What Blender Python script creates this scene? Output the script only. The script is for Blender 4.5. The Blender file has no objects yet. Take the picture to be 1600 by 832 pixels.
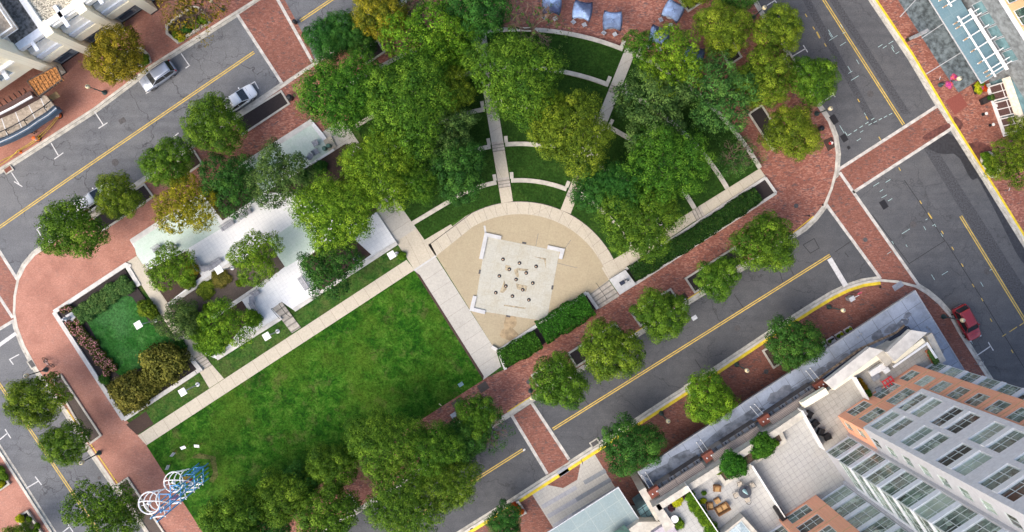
import bpy, bmesh, math, random
from mathutils import Vector, Matrix
R = math.radians
C = bpy.context.scene.collection
NX, NY, S, H = 783.0, 361.0, 13.0, 95.0      # nadir point of the photograph, px per metre on the ground, flying height

def P(px, py, z=0.0):
    k = (H - z) / (H * S)
    return Vector(((px - NX) * k, -(py - NY) * k, z))
def PL(pts, z=0.0):
    return [P(a, b, z) for a, b in pts]
def dirang(p, q):
    a = P(*p); b = P(*q)
    return math.atan2(b.y - a.y, b.x - a.x)

# ------------------------------------------------------------------ materials
MATS = {}
def newmat(name):
    m = bpy.data.materials.new(name); m.use_nodes = True
    nt = m.node_tree; nt.nodes.clear()
    out = nt.nodes.new('ShaderNodeOutputMaterial')
    b = nt.nodes.new('ShaderNodeBsdfPrincipled')
    nt.links.new(b.outputs[0], out.inputs[0])
    MATS[name] = m
    return m, nt, b, out
def N(nt, typ, **kw):
    n = nt.nodes.new(typ)
    for k, v in kw.items():
        if k in ('operation', 'blend_type', 'data_type', 'feature', 'interpolation', 'noise_dimensions', 'attribute_name', 'distance', 'wave_type', 'bands_direction', 'offset', 'offset_frequency', 'squash', 'use_clamp', 'clamp'):
            setattr(n, k, v)
        else:
            n.inputs[k].default_value = v
    return n
def coords(nt, ang=0.0, scale=(1, 1, 1), loc=(0, 0, 0)):
    t = nt.nodes.new('ShaderNodeTexCoord')
    m = nt.nodes.new('ShaderNodeMapping')
    m.inputs['Rotation'].default_value = (0, 0, -ang); m.inputs['Scale'].default_value = scale; m.inputs['Location'].default_value = loc
    nt.links.new(t.outputs['Object'], m.inputs['Vector'])
    return m.outputs[0]
def noise(nt, vec, scale, detail=4, rough=.6, dist=0):
    n = nt.nodes.new('ShaderNodeTexNoise')
    n.inputs['Scale'].default_value = scale; n.inputs['Detail'].default_value = detail
    n.inputs['Roughness'].default_value = rough; n.inputs['Distortion'].default_value = dist
    nt.links.new(vec, n.inputs['Vector'])
    return n.outputs['Fac']
def ramp(nt, fac, stops):
    r = nt.nodes.new('ShaderNodeValToRGB')
    e = r.color_ramp.elements
    while len(e) < len(stops): e.new(.5)
    for i, (p, c) in enumerate(stops):
        e[i].position = p
        e[i].color = (c, c, c, 1) if isinstance(c, (int, float)) else (c[0], c[1], c[2], 1)
    nt.links.new(fac, r.inputs[0])
    return r.outputs[0]
def mix(nt, fac, a, b, mode='MIX'):
    m = nt.nodes.new('ShaderNodeMix'); m.data_type = 'RGBA'; m.blend_type = mode
    for k, v in ((0, fac), (6, a), (7, b)):
        s = m.inputs[k]
        if hasattr(v, 'is_linked'): nt.links.new(v, s)
        elif isinstance(v, (int, float)): s.default_value = v if k == 0 else (v, v, v, 1)
        else: s.default_value = (v[0], v[1], v[2], 1)
    return m.outputs[2]
def bump(nt, b, h, strength=.4, dist=.03):
    n = nt.nodes.new('ShaderNodeBump'); n.inputs['Strength'].default_value = strength; n.inputs['Distance'].default_value = dist
    nt.links.new(h, n.inputs['Height']); nt.links.new(n.outputs[0], b.inputs['Normal'])

def plain(name, c, rough=.6, metal=0.0, var=.12, vs=3.0, spec=.4):
    m, nt, b, o = newmat(name)
    v = coords(nt)
    f = noise(nt, v, vs, 5, .65)
    d = tuple(x * (1 - var * 1.5) for x in c); l = tuple(min(1, x * (1 + var)) for x in c)
    nt.links.new(ramp(nt, f, [(.38, d), (.62, l)]), b.inputs['Base Color'])
    b.inputs['Roughness'].default_value = rough; b.inputs['Metallic'].default_value = metal
    b.inputs['Specular IOR Level'].default_value = spec
    return m

def tile(name, c1, c2, mortar, w, h, ms, ang, rough=.6, off=0.0, stain=.15, stain_c=None, stain_scale=.5, loc=(0, 0, 0)):
    m, nt, b, o = newmat(name)
    v = coords(nt, ang, loc=loc)
    br = nt.nodes.new('ShaderNodeTexBrick'); br.offset = off; br.squash = 1
    br.inputs['Color1'].default_value = (*c1, 1); br.inputs['Color2'].default_value = (*c2, 1); br.inputs['Mortar'].default_value = (*mortar, 1)
    br.inputs['Scale'].default_value = 1; br.inputs['Mortar Size'].default_value = ms; br.inputs['Mortar Smooth'].default_value = .1
    br.inputs['Bias'].default_value = 0; br.inputs['Brick Width'].default_value = w; br.inputs['Row Height'].default_value = h
    nt.links.new(v, br.inputs['Vector'])
    f = noise(nt, v, stain_scale, 6, .7)
    f2 = noise(nt, v, 9, 4, .7)
    sc = stain_c or tuple(x * .75 for x in c1)
    c = mix(nt, ramp(nt, f, [(.42, 0), (.68, stain * 3 if stain * 3 < 1 else 1)]), br.outputs['Color'], sc)
    f2 = noise(nt, v, 5, 5, .8)
    c = mix(nt, .4, c, ramp(nt, f2, [(.36, .36), (.64, .64)]), 'OVERLAY')
    nt.links.new(c, b.inputs['Base Color']); b.inputs['Roughness'].default_value = rough
    return m

GRID = R(32.6)
def brick_mat(name, reds, dark, pale, mortar, pale_amt, ang):
    m, nt, b, o = newmat(name)
    v = coords(nt, ang)
    br = nt.nodes.new('ShaderNodeTexBrick'); br.offset = .5
    br.inputs['Color1'].default_value = (*reds[0], 1); br.inputs['Color2'].default_value = (*reds[1], 1); br.inputs['Mortar'].default_value = (*mortar, 1)
    br.inputs['Scale'].default_value = 1; br.inputs['Mortar Size'].default_value = .006
    br.inputs['Brick Width'].default_value = .22; br.inputs['Row Height'].default_value = .11
    nt.links.new(v, br.inputs['Vector'])
    # single dark and pale bricks: cell noise stretched to two or three bricks
    v2 = coords(nt, ang + R(45), (1.6, 4.2, 1))
    vo = nt.nodes.new('ShaderNodeTexVoronoi'); vo.inputs['Scale'].default_value = 1.6
    nt.links.new(v2, vo.inputs['Vector'])
    sep = nt.nodes.new('ShaderNodeSeparateColor'); nt.links.new(vo.outputs['Color'], sep.inputs[0])
    big = noise(nt, v, .35, 4, .6); mid = noise(nt, v, 1.3, 5, .7)
    mm = nt.nodes.new('ShaderNodeMath'); mm.operation = 'MULTIPLY'
    nt.links.new(ramp(nt, sep.outputs[0], [(.74, 0), (.78, 1)]), mm.inputs[0]); nt.links.new(ramp(nt, mid, [(.44, 0), (.55, .85)]), mm.inputs[1])
    c = mix(nt, mm.outputs[0], br.outputs['Color'], dark)
    v3 = coords(nt, ang - R(45), (2.0, 5.0, 1), (3, 7, 0))
    vo2 = nt.nodes.new('ShaderNodeTexVoronoi'); vo2.inputs['Scale'].default_value = 2.0
    nt.links.new(v3, vo2.inputs['Vector'])
    sep2 = nt.nodes.new('ShaderNodeSeparateColor'); nt.links.new(vo2.outputs['Color'], sep2.inputs[0])
    c = mix(nt, ramp(nt, sep2.outputs[1], [(.5, 0), (.9, .75)]), c, pale)
    if pale_amt:
        t = nt.nodes.new('ShaderNodeTexCoord'); sx = nt.nodes.new('ShaderNodeSeparateXYZ'); nt.links.new(t.outputs['Object'], sx.inputs[0])
        mr = nt.nodes.new('ShaderNodeMapRange'); mr.inputs[1].default_value = -30; mr.inputs[2].default_value = -46; mr.inputs[3].default_value = 0; mr.inputs[4].default_value = pale_amt
        nt.links.new(sx.outputs[0], mr.inputs[0])
        c = mix(nt, mr.outputs[0], c, pale)
    c = mix(nt, ramp(nt, big, [(.42, 0), (.62, .38)]), c, tuple(x * .62 for x in reds[0]))
    fine = noise(nt, v, 14, 3, .8)
    fine = noise(nt, v, 7, 4, .85)
    c = mix(nt, .55, c, ramp(nt, fine, [(.36, .28), (.64, .72)]), 'OVERLAY')
    nt.links.new(c, b.inputs['Base Color']); b.inputs['Roughness'].default_value = .8
    bump(nt, b, fine, .25, .02)
    return m
M_brick = brick_mat('brick_paving', ((.27, .092, .060), (.20, .064, .044)), (.085, .068, .070), (.42, .20, .145), (.13, .075, .06), .70, GRID)
M_brick2 = brick_mat('brick_crossing', ((.225, .080, .052), (.165, .057, .040)), (.075, .060, .060), (.29, .13, .095), (.10, .06, .05), .35, GRID + R(90))

def asphalt_mat(name='asphalt', gain=1.0, crk=1.0):
    m, nt, b, o = newmat(name)
    v = coords(nt, GRID)
    big = noise(nt, v, .09, 4, .6); mid = noise(nt, v, .8, 6, .7); fine = noise(nt, v, 22, 3, .8)
    c = ramp(nt, mid, [(.4, tuple(gain * x for x in (.062, .066, .073))), (.6, tuple(gain * x for x in (.080, .084, .091)))])
    vs = coords(nt, GRID, (.06, 1.1, 1))
    st = noise(nt, vs, 1.0, 3, .5)
    c = mix(nt, ramp(nt, st, [(.42, 0), (.6, .5)]), c, tuple(gain * x for x in (.052, .055, .062)))
    c = mix(nt, ramp(nt, big, [(.45, 0), (.65, .5)]), c, tuple(gain * x for x in (.098, .099, .10)))
    # cracks
    vd = nt.nodes.new('ShaderNodeVectorMath'); vd.operation = 'ADD'
    nz = nt.nodes.new('ShaderNodeTexNoise'); nz.inputs['Scale'].default_value = .9; nz.inputs['Detail'].default_value = 5
    nt.links.new(v, nz.inputs['Vector'])
    sc = nt.nodes.new('ShaderNodeVectorMath'); sc.operation = 'SCALE'; sc.inputs[3].default_value = 1.6
    nt.links.new(nz.outputs['Color'], sc.inputs[0]); nt.links.new(v, vd.inputs[0]); nt.links.new(sc.outputs[0], vd.inputs[1])
    for scale, wdt, lo, hi, amt in ((.17, .011, .44, .52, .75 * crk), (.62, .024, .50, .57, .6 * crk)):
        vo = nt.nodes.new('ShaderNodeTexVoronoi'); vo.feature = 'DISTANCE_TO_EDGE'; vo.inputs['Scale'].default_value = scale
        nt.links.new(vd.outputs[0], vo.inputs['Vector'])
        msk = noise(nt, coords(nt, 0, loc=(scale * 91, 5, 0)), .16, 3, .6)
        mm = nt.nodes.new('ShaderNodeMath'); mm.operation = 'MULTIPLY'
        nt.links.new(ramp(nt, vo.outputs[0], [(0, amt), (wdt, 0)]), mm.inputs[0]); nt.links.new(ramp(nt, msk, [(lo, 0), (hi, 1)]), mm.inputs[1])
        c = mix(nt, mm.outputs[0], c, (.03, .03, .034))
    # old oil drips
    dr = noise(nt, coords(nt, 0, loc=(11, 3, 0)), 1.9, 3, .5)
    c = mix(nt, ramp(nt, dr, [(.70, 0), (.76, .6)]), c, (.045, .045, .048))
    fine = noise(nt, v, 7, 4, .85)
    c = mix(nt, .6, c, ramp(nt, fine, [(.36, .3), (.64, .7)]), 'OVERLAY')
    nt.links.new(c, b.inputs['Base Color']); b.inputs['Roughness'].default_value = .85
    bump(nt, b, fine, .3, .01)
    return m
M_asphalt = asphalt_mat(); M_asphalt2 = asphalt_mat('old_asphalt', 1.65, 1.2); M_asphalt3 = asphalt_mat('east_asphalt', 1.12, .8)
M_asph_dark = plain('asphalt_repair', (.060, .063, .071), .85, var=.25, vs=6)
M_asph_wet = plain('asphalt_wet', (.034, .035, .040), .45, var=.2, vs=3)
M_crack = plain('crack_seal', (.028, .028, .032), .7)

def grass_mat(name, a, bcol, c3, patch, ps, brown=None):
    m, nt, b, o = newmat(name)
    v = coords(nt)
    big = noise(nt, v, ps, 7, .68); mid = noise(nt, v, .75, 9, .80, .6); fine = noise(nt, v, 4.5, 6, .85)
    c = ramp(nt, mid, [(.40, a), (.5, bcol), (.62, c3)])
    c = mix(nt, ramp(nt, big, [(.46, 0), (.64, .6)]), c, patch)
    if brown:
        bn = noise(nt, coords(nt, 0, loc=(31, 17, 0)), .33, 6, .75)
        c = mix(nt, ramp(nt, bn, [(.55, 0), (.68, .55)]), c, brown)
    c = mix(nt, .9, c, ramp(nt, fine, [(.37, .2), (.63, .8)]), 'OVERLAY')
    nt.links.new(c, b.inputs['Base Color']); b.inputs['Roughness'].default_value = .9; b.inputs['Specular IOR Level'].default_value = .1
    mid2 = noise(nt, v, 5, 6, .8)
    bump(nt, b, mid2, .8, .08)
    return m
M_lawn = grass_mat('meadow_grass', (.008, .044, .003), (.020, .082, .005), (.058, .135, .014), (.060, .110, .010), .16, (.105, .095, .035))
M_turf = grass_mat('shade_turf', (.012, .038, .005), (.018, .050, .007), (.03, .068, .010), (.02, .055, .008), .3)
M_gardenlawn = grass_mat('garden_turf', (.011, .066, .009), (.020, .092, .014), (.045, .13, .03), (.05, .14, .045), .25)
M_strip = grass_mat('verge_grass', (.018, .062, .010), (.035, .092, .014), (.07, .11, .025), (.08, .09, .03), .5, (.11, .075, .045))

M_worn = grass_mat('worn_grass', (.05, .07, .015), (.09, .095, .03), (.13, .12, .05), (.06, .085, .02), .8)
def mulch_mat(name, c, l):
    m, nt, b, o = newmat(name)
    v = coords(nt)
    f = noise(nt, v, 9, 6, .85); g = noise(nt, v, .8, 4, .6)
    col = ramp(nt, f, [(.3, tuple(x * .5 for x in c)), (.55, c), (.75, l)])
    col = mix(nt, ramp(nt, g, [(.4, 0), (.7, .4)]), col, tuple(x * .7 for x in c))
    nt.links.new(col, b.inputs['Base Color']); b.inputs['Roughness'].default_value = .95
    bump(nt, b, f, .8, .05)
    return m
M_mulch = mulch_mat('bark_mulch', (.060, .036, .028), (.13, .085, .062))
M_soil = mulch_mat('dark_soil', (.032, .024, .024), (.07, .052, .048))
M_drymulch = mulch_mat('grey_mulch', (.105, .082, .068), (.2, .165, .14))

M_kerb = plain('granite_kerb', (.50, .475, .42), .8, var=.14, vs=1.2)
M_gutter = plain('gutter_concrete', (.42, .405, .36), .85, var=.2, vs=1.5)
M_band = plain('crossing_band', (.47, .455, .425), .85, var=.18, vs=1.4)
M_yellow = plain('yellow_paint', (.50, .36, .085), .7, var=.14, vs=2)
M_kerbyel = plain('kerb_yellow_paint', (.70, .52, .03), .6, var=.12, vs=2)
M_white = plain('white_road_paint', (.55, .55, .55), .7, var=.1, vs=3)
M_cyan = plain('utility_paint', (.36, .50, .50), .8)
M_path = tile('path_concrete', (.475, .43, .345), (.445, .405, .325), (.27, .23, .18), 1.6, 30, .022, GRID, .85, stain=.1, stain_scale=.4)
M_walk = tile('walk_concrete', (.445, .425, .38), (.40, .385, .345), (.25, .235, .21), 30, 1.75, .020, R(33), .85, stain=.14, stain_scale=.5)
M_cream = tile('cream_concrete', (.46, .415, .33), (.425, .385, .31), (.28, .24, .19), 1.5, 30, .018, R(27), .85, stain=.1, stain_scale=.6)
M_stair = plain('stair_concrete', (.38, .35, .305), .85, var=.15, vs=2)
M_riser = plain('stair_riser_concrete', (.20, .185, .165), .9)
M_sand = tile('exposed_aggregate', (.355, .30, .20), (.335, .285, .19), (.26, .22, .145), 5.6, 5.6, .012, R(-11), .9, stain=.22, stain_c=(.31, .255, .17), stain_scale=.4)
M_granite = tile('fountain_granite', (.41, .405, .355), (.39, .385, .335), (.33, .32, .27), 1.3, 1.3, .014, R(-11.5), .75, stain=.2, stain_c=(.34, .31, .23), stain_scale=.45)
M_pale = plain('pale_granite', (.46, .465, .47), .6, var=.07, vs=2)
M_coping = plain('limestone_coping', (.455, .43, .375), .75, var=.12, vs=1.5)
M_whitest = plain('white_coping', (.52, .51, .485), .7, var=.1, vs=1.2)
M_tilew = tile('white_paver', (.70, .715, .72), (.66, .675, .685), (.54, .56, .58), .45, .45, .012, GRID, .6, stain=.05, stain_scale=.5)
M_tileg = tile('green_paver', (.43, .545, .47), (.46, .565, .50), (.37, .47, .41), .45, .45, .010, GRID, .6, stain=.22, stain_c=(.58, .62, .595), stain_scale=.3)
M_roof_tile = tile('terrace_tile', (.40, .40, .39), (.375, .375, .365), (.22, .225, .235), .62, .62, .018, R(33.3), .7, stain=.13, stain_c=(.40, .39, .35), stain_scale=.35)
M_roof_tile2 = tile('grey_terrace_tile', (.35, .335, .30), (.31, .30, .27), (.20, .19, .17), .62, .62, .018, R(33.3), .75, stain=.2, stain_c=(.43, .42, .39), stain_scale=.5)
M_slate = plain('slate_paving', (.13, .16, .175), .8, var=.38, vs=1.8)
M_gpaver = tile('white_forecourt', (.45, .435, .395), (.42, .405, .37), (.30, .29, .265), .4, .4, .012, R(31), .75, stain=.08)
M_dpav = tile('grey_forecourt', (.25, .27, .29), (.20, .22, .245), (.17, .18, .2), .8, .55, .012, R(31), .75, stain=.1)
M_dpav2 = tile('light_grey_forecourt', (.36, .37, .40), (.33, .34, .37), (.28, .28, .3), .8, .55, .012, R(31), .75, stain=.1)

M_dark = plain('dark_metal', (.018, .02, .024), .45, .3)
M_black = plain('black_plastic', (.014, .014, .016), .5)
M_teal = plain('lamp_post_paint', (.045, .085, .085), .5, .2)
M_steel = plain('brushed_steel', (.42, .43, .45), .35, .8)
M_grey = plain('grey_metal', (.30, .32, .35), .5, .3)
M_lgrey = plain('pale_grey_metal', (.48, .50, .53), .5, .1)
M_whitep = plain('white_enamel', (.74, .75, .75), .4, var=.03)
M_globe = plain('lamp_globe', (.66, .58, .36), .35, var=.05)
M_panelw = plain('white_panel', (.66, .66, .655), .45, var=.02)
M_orange = plain('safety_orange', (.75, .16, .03), .5)
M_cardb = plain('plywood', (.42, .30, .15), .85)
M_rust = plain('rusty_sheet', (.36, .155, .045), .8, var=.5, vs=5)
M_tape = plain('caution_tape', (.62, .50, .06), .6)
M_blue = plain('blue_pipe', (.13, .40, .74), .4)
M_umb = plain('umbrella_canvas', (.46, .62, .95), .8, var=.15, vs=2.2)
M_umbpole = plain('umbrella_rib', (.10, .17, .36), .6)
M_red = plain('red_paint', (.50, .02, .022), .35, var=.05)
M_copper = plain('rust_red_steel', (.16, .045, .028), .65)
M_wicker = plain('wicker', (.22, .11, .045), .8, var=.35, vs=20)
M_cush = plain('tan_cushion', (.40, .24, .10), .85)
M_terrac = plain('terracotta', (.42, .13, .06), .8)
M_bark = plain('tree_bark', (.14, .11, .085), .9, var=.35, vs=9)
M_twig = plain('bare_twig', (.17, .115, .085), .9, var=.3, vs=9)
M_purple = plain('purple_top', (.22, .06, .27), .6)
M_gfurn = plain('green_furniture', (.05, .13, .10), .5)
M_iron = plain('cast_iron', (.075, .072, .074), .7, var=.3, vs=12)
M_bench = plain('bench_slat', (.30, .31, .35), .6, var=.15)
M_skin = plain('skin', (.42, .25, .17), .6)
M_navy = plain('navy_cloth', (.022, .03, .055), .85)
M_stainb = plain('rust_stain', (.33, .28, .19), .85, var=.3, vs=3)
M_wetsand = plain('wet_sand', (.30, .225, .13), .6, var=.2, vs=1.5)

# building finishes
M_cwall = tile('cream_stone', (.90, .85, .67), (.87, .81, .63), (.78, .73, .57), 1.1, .6, .012, 0, .8, stain=.1, stain_scale=.4)
M_wwall = plain('white_render', (.84, .83, .79), .7, var=.05)
M_bwall = plain('pale_blue_panel', (.70, .74, .80), .5, var=.05)
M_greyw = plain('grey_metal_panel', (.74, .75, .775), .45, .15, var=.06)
M_greyw2 = plain('sun_dimmed_grey_panel', (.47, .48, .515), .45, .1, var=.06)  # same grey panel, colour darkened to offset the sun on the side walls
M_owall = tile('orange_brick_wall', (.82, .37, .225), (.76, .34, .205), (.68, .39, .26), .22, .075, .008, 0, .8, stain=.06)
M_tanw = tile('tan_brick_wall', (.60, .38, .20), (.56, .35, .18), (.5, .33, .2), .22, .075, .008, 0, .8, stain=.06)
M_frame = plain('window_frame', (.56, .63, .63), .4, .2, var=.05)
M_pebble = plain('pebble_roof', (.52, .47, .36), .95, var=.5, vs=7)
M_marble = plain('grey_marble', (.19, .21, .22), .6, var=.25, vs=1.6)
M_canopy = tile('zinc_canopy', (.27, .315, .39), (.245, .285, .36), (.11, .125, .15), 2.0, 2.0, .03, R(33.2), .5, stain=.22, stain_c=(.12, .135, .16), stain_scale=.45)
M_gcan = tile('glass_canopy', (.20, .265, .275), (.19, .25, .26), (.29, .34, .33), 1.9, 1.9, .03, R(33.2), .5, stain=.15, stain_c=(.26, .31, .295))
M_gcan2 = tile('blue_glass_canopy', (.135, .23, .28), (.12, .215, .265), (.20, .29, .33), 2.4, 1.9, .02, R(-58), .5, stain=.12, stain_c=(.17, .26, .29))
M_wood = tile('weathered_wood', (.26, .225, .205), (.185, .16, .15), (.06, .05, .05), 9, .16, .03, R(33.2), .8, stain=.15)
M_patio = plain('patio_concrete', (.40, .34, .27), .85, var=.2)
M_bluef = plain('blue_fascia', (.045, .085, .14), .5)
M_sign = plain('navy_sign', (.04, .075, .12), .5)
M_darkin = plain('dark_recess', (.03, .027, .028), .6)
M_brownin = plain('brown_curtain', (.10, .055, .05), .8, var=.4, vs=12)

def glass_mat(name, dark, light, tint, scale=.9):
    m, nt, b, o = newmat(name)
    v = coords(nt)
    vo = nt.nodes.new('ShaderNodeTexVoronoi'); vo.distance = 'CHEBYCHEV'; vo.inputs['Scale'].default_value = scale
    nt.links.new(v, vo.inputs['Vector'])
    sp = nt.nodes.new('ShaderNodeSeparateColor'); nt.links.new(vo.outputs['Color'], sp.inputs[0])
    oi = nt.nodes.new('ShaderNodeObjectInfo')
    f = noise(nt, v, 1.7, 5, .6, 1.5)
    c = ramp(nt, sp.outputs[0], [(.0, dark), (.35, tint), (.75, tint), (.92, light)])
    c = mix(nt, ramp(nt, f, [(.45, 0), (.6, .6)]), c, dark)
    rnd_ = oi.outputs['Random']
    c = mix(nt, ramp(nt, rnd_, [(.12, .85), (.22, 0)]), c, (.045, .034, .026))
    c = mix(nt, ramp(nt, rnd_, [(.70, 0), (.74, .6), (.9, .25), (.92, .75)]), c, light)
    nt.links.new(c, b.inputs['Base Color']); b.inputs['Roughness'].default_value = .08; b.inputs['Specular IOR Level'].default_value = .7
    return m
M_glass = glass_mat('green_glass', (.045, .055, .045), (.42, .52, .44), (.175, .245, .205))
M_glass2 = glass_mat('dark_glass', (.012, .02, .018), (.08, .16, .12), (.025, .07, .05))
M_glassb = glass_mat('pale_glass', (.16, .21, .24), (.42, .5, .53), (.30, .38, .42))
M_teal_g = plain('teal_glass', (.13, .23, .25), .12, var=.2, vs=.8)
M_carglass = plain('car_glass', (.02, .024, .028), .08, var=.1, spec=.8)

def paint(name, c, rough=.25, metal=.3):
    m, nt, b, o = newmat(name)
    b.inputs['Base Color'].default_value = (*c, 1); b.inputs['Roughness'].default_value = rough; b.inputs['Metallic'].default_value = metal
    b.inputs['Coat Weight'].default_value = .6
    return m
M_pnt_silver = paint('silver_car_paint', (.32, .36, .44)); M_pnt_white = paint('white_car_paint', (.90, .90, .90), .45, 0)
M_pnt_red = paint('red_car_paint', (.36, .025, .035))
M_tyre = plain('tyre_rubber', (.02, .02, .021), .8); M_taill = paint('tail_light', (.45, .02, .02)); M_headl = paint('head_light', (.7, .7, .68))

def leaf_mat(name, dark, mid, light, trans=.14):
    m, nt, b, o = newmat(name)
    at = nt.nodes.new('ShaderNodeAttribute'); at.attribute_name = 'leaf'
    sp = nt.nodes.new('ShaderNodeSeparateColor'); nt.links.new(at.outputs['Color'], sp.inputs[0])
    oi = nt.nodes.new('ShaderNodeObjectInfo')
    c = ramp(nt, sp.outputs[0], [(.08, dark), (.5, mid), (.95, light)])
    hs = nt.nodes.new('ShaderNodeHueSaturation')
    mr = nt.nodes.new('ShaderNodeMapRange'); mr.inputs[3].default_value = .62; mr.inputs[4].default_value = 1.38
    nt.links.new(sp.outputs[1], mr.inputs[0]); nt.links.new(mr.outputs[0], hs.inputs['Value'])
    mh = nt.nodes.new('ShaderNodeMapRange'); mh.inputs[3].default_value = .488; mh.inputs[4].default_value = .512
    nt.links.new(oi.outputs['Random'], mh.inputs[0]); nt.links.new(mh.outputs[0], hs.inputs['Hue'])
    nt.links.new(c, hs.inputs['Color'])
    nt.links.new(hs.outputs[0], b.inputs['Base Color'])
    b.inputs['Roughness'].default_value = .65; b.inputs['Specular IOR Level'].default_value = .12
    tr = nt.nodes.new('ShaderNodeBsdfTranslucent'); nt.links.new(hs.outputs[0], tr.inputs[0])
    ms = nt.nodes.new('ShaderNodeMixShader'); ms.inputs[0].default_value = trans
    nt.links.new(b.outputs[0], ms.inputs[1]); nt.links.new(tr.outputs[0], ms.inputs[2]); nt.links.new(ms.outputs[0], o.inputs[0])
    return m
LM = dict(
    street=leaf_mat('street_leaf', (.024, .070, .007), (.074, .158, .011), (.165, .275, .022)),
    olive=leaf_mat('olive_leaf', (.028, .062, .006), (.108, .178, .012), (.215, .285, .022)),
    amber=leaf_mat('amber_leaf', (.065, .065, .006), (.20, .165, .012), (.34, .25, .018)),
    big=leaf_mat('shade_tree_leaf', (.020, .068, .007), (.062, .152, .011), (.150, .27, .022)),
    gold=leaf_mat('gold_leaf', (.045, .075, .007), (.17, .18, .012), (.31, .27, .018)),
    lime=leaf_mat('lime_leaf', (.030, .085, .007), (.115, .235, .013), (.24, .37, .025)),
    deep=leaf_mat('deep_green_leaf', (.012, .052, .009), (.032, .115, .017), (.075, .19, .025)),
    blue=leaf_mat('blue_green_leaf', (.014, .055, .012), (.055, .155, .030), (.12, .25, .045)),
    yellow=leaf_mat('yellow_leaf', (.08, .095, .007), (.24, .25, .012), (.40, .36, .018)),
    grey=leaf_mat('grey_green_leaf', (.020, .052, .012), (.072, .14, .030), (.14, .215, .05)),
    brown=leaf_mat('brown_green_leaf', (.045, .050, .009), (.135, .135, .022), (.22, .20, .035)),
    hedge=leaf_mat('hedge_leaf', (0.008, 0.041, 0.0033), (0.026, 0.110, 0.0079), (0.063, 0.189, 0.0142)),
    dhedge=leaf_mat('dark_hedge_leaf', (0.007, 0.025, 0.0041), (0.021, 0.066, 0.0092), (0.063, 0.105, 0.0158)),
    shrub=leaf_mat('shrub_leaf', (0.028, 0.072, 0.0050), (0.088, 0.185, 0.0106), (0.200, 0.336, 0.0197)),
    hydr=leaf_mat('hydrangea_leaf', (.035, .10, .025), (.085, .185, .045), (.17, .28, .075)),
    rose=leaf_mat('rose_leaf', (0.033, 0.052, 0.0083), (0.106, 0.123, 0.0198), (0.158, 0.158, 0.0357)),
    rosefl=leaf_mat('rose_petal', (.55, .22, .24), (.65, .30, .30), (.72, .42, .40)),
    chart=leaf_mat('chartreuse_leaf', (0.154, 0.182, 0.0062), (0.396, 0.440, 0.0132), (0.630, 0.630, 0.0268)),
    pink=leaf_mat('flower_petal', (.45, .05, .30), (.65, .10, .35), (.80, .22, .06)),
    redfl=leaf_mat('red_flower', (.30, .05, .01), (.55, .09, .012), (.65, .16, .02)),
    orfl=leaf_mat('orange_shrub_leaf', (0.066, 0.072, 0.0083), (0.308, 0.176, 0.0150), (0.578, 0.263, 0.0179)),
    plum=leaf_mat('plum_leaf', (0.022, 0.010, 0.0140), (0.062, 0.026, 0.0374), (0.105, 0.053, 0.0625)),
)

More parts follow.
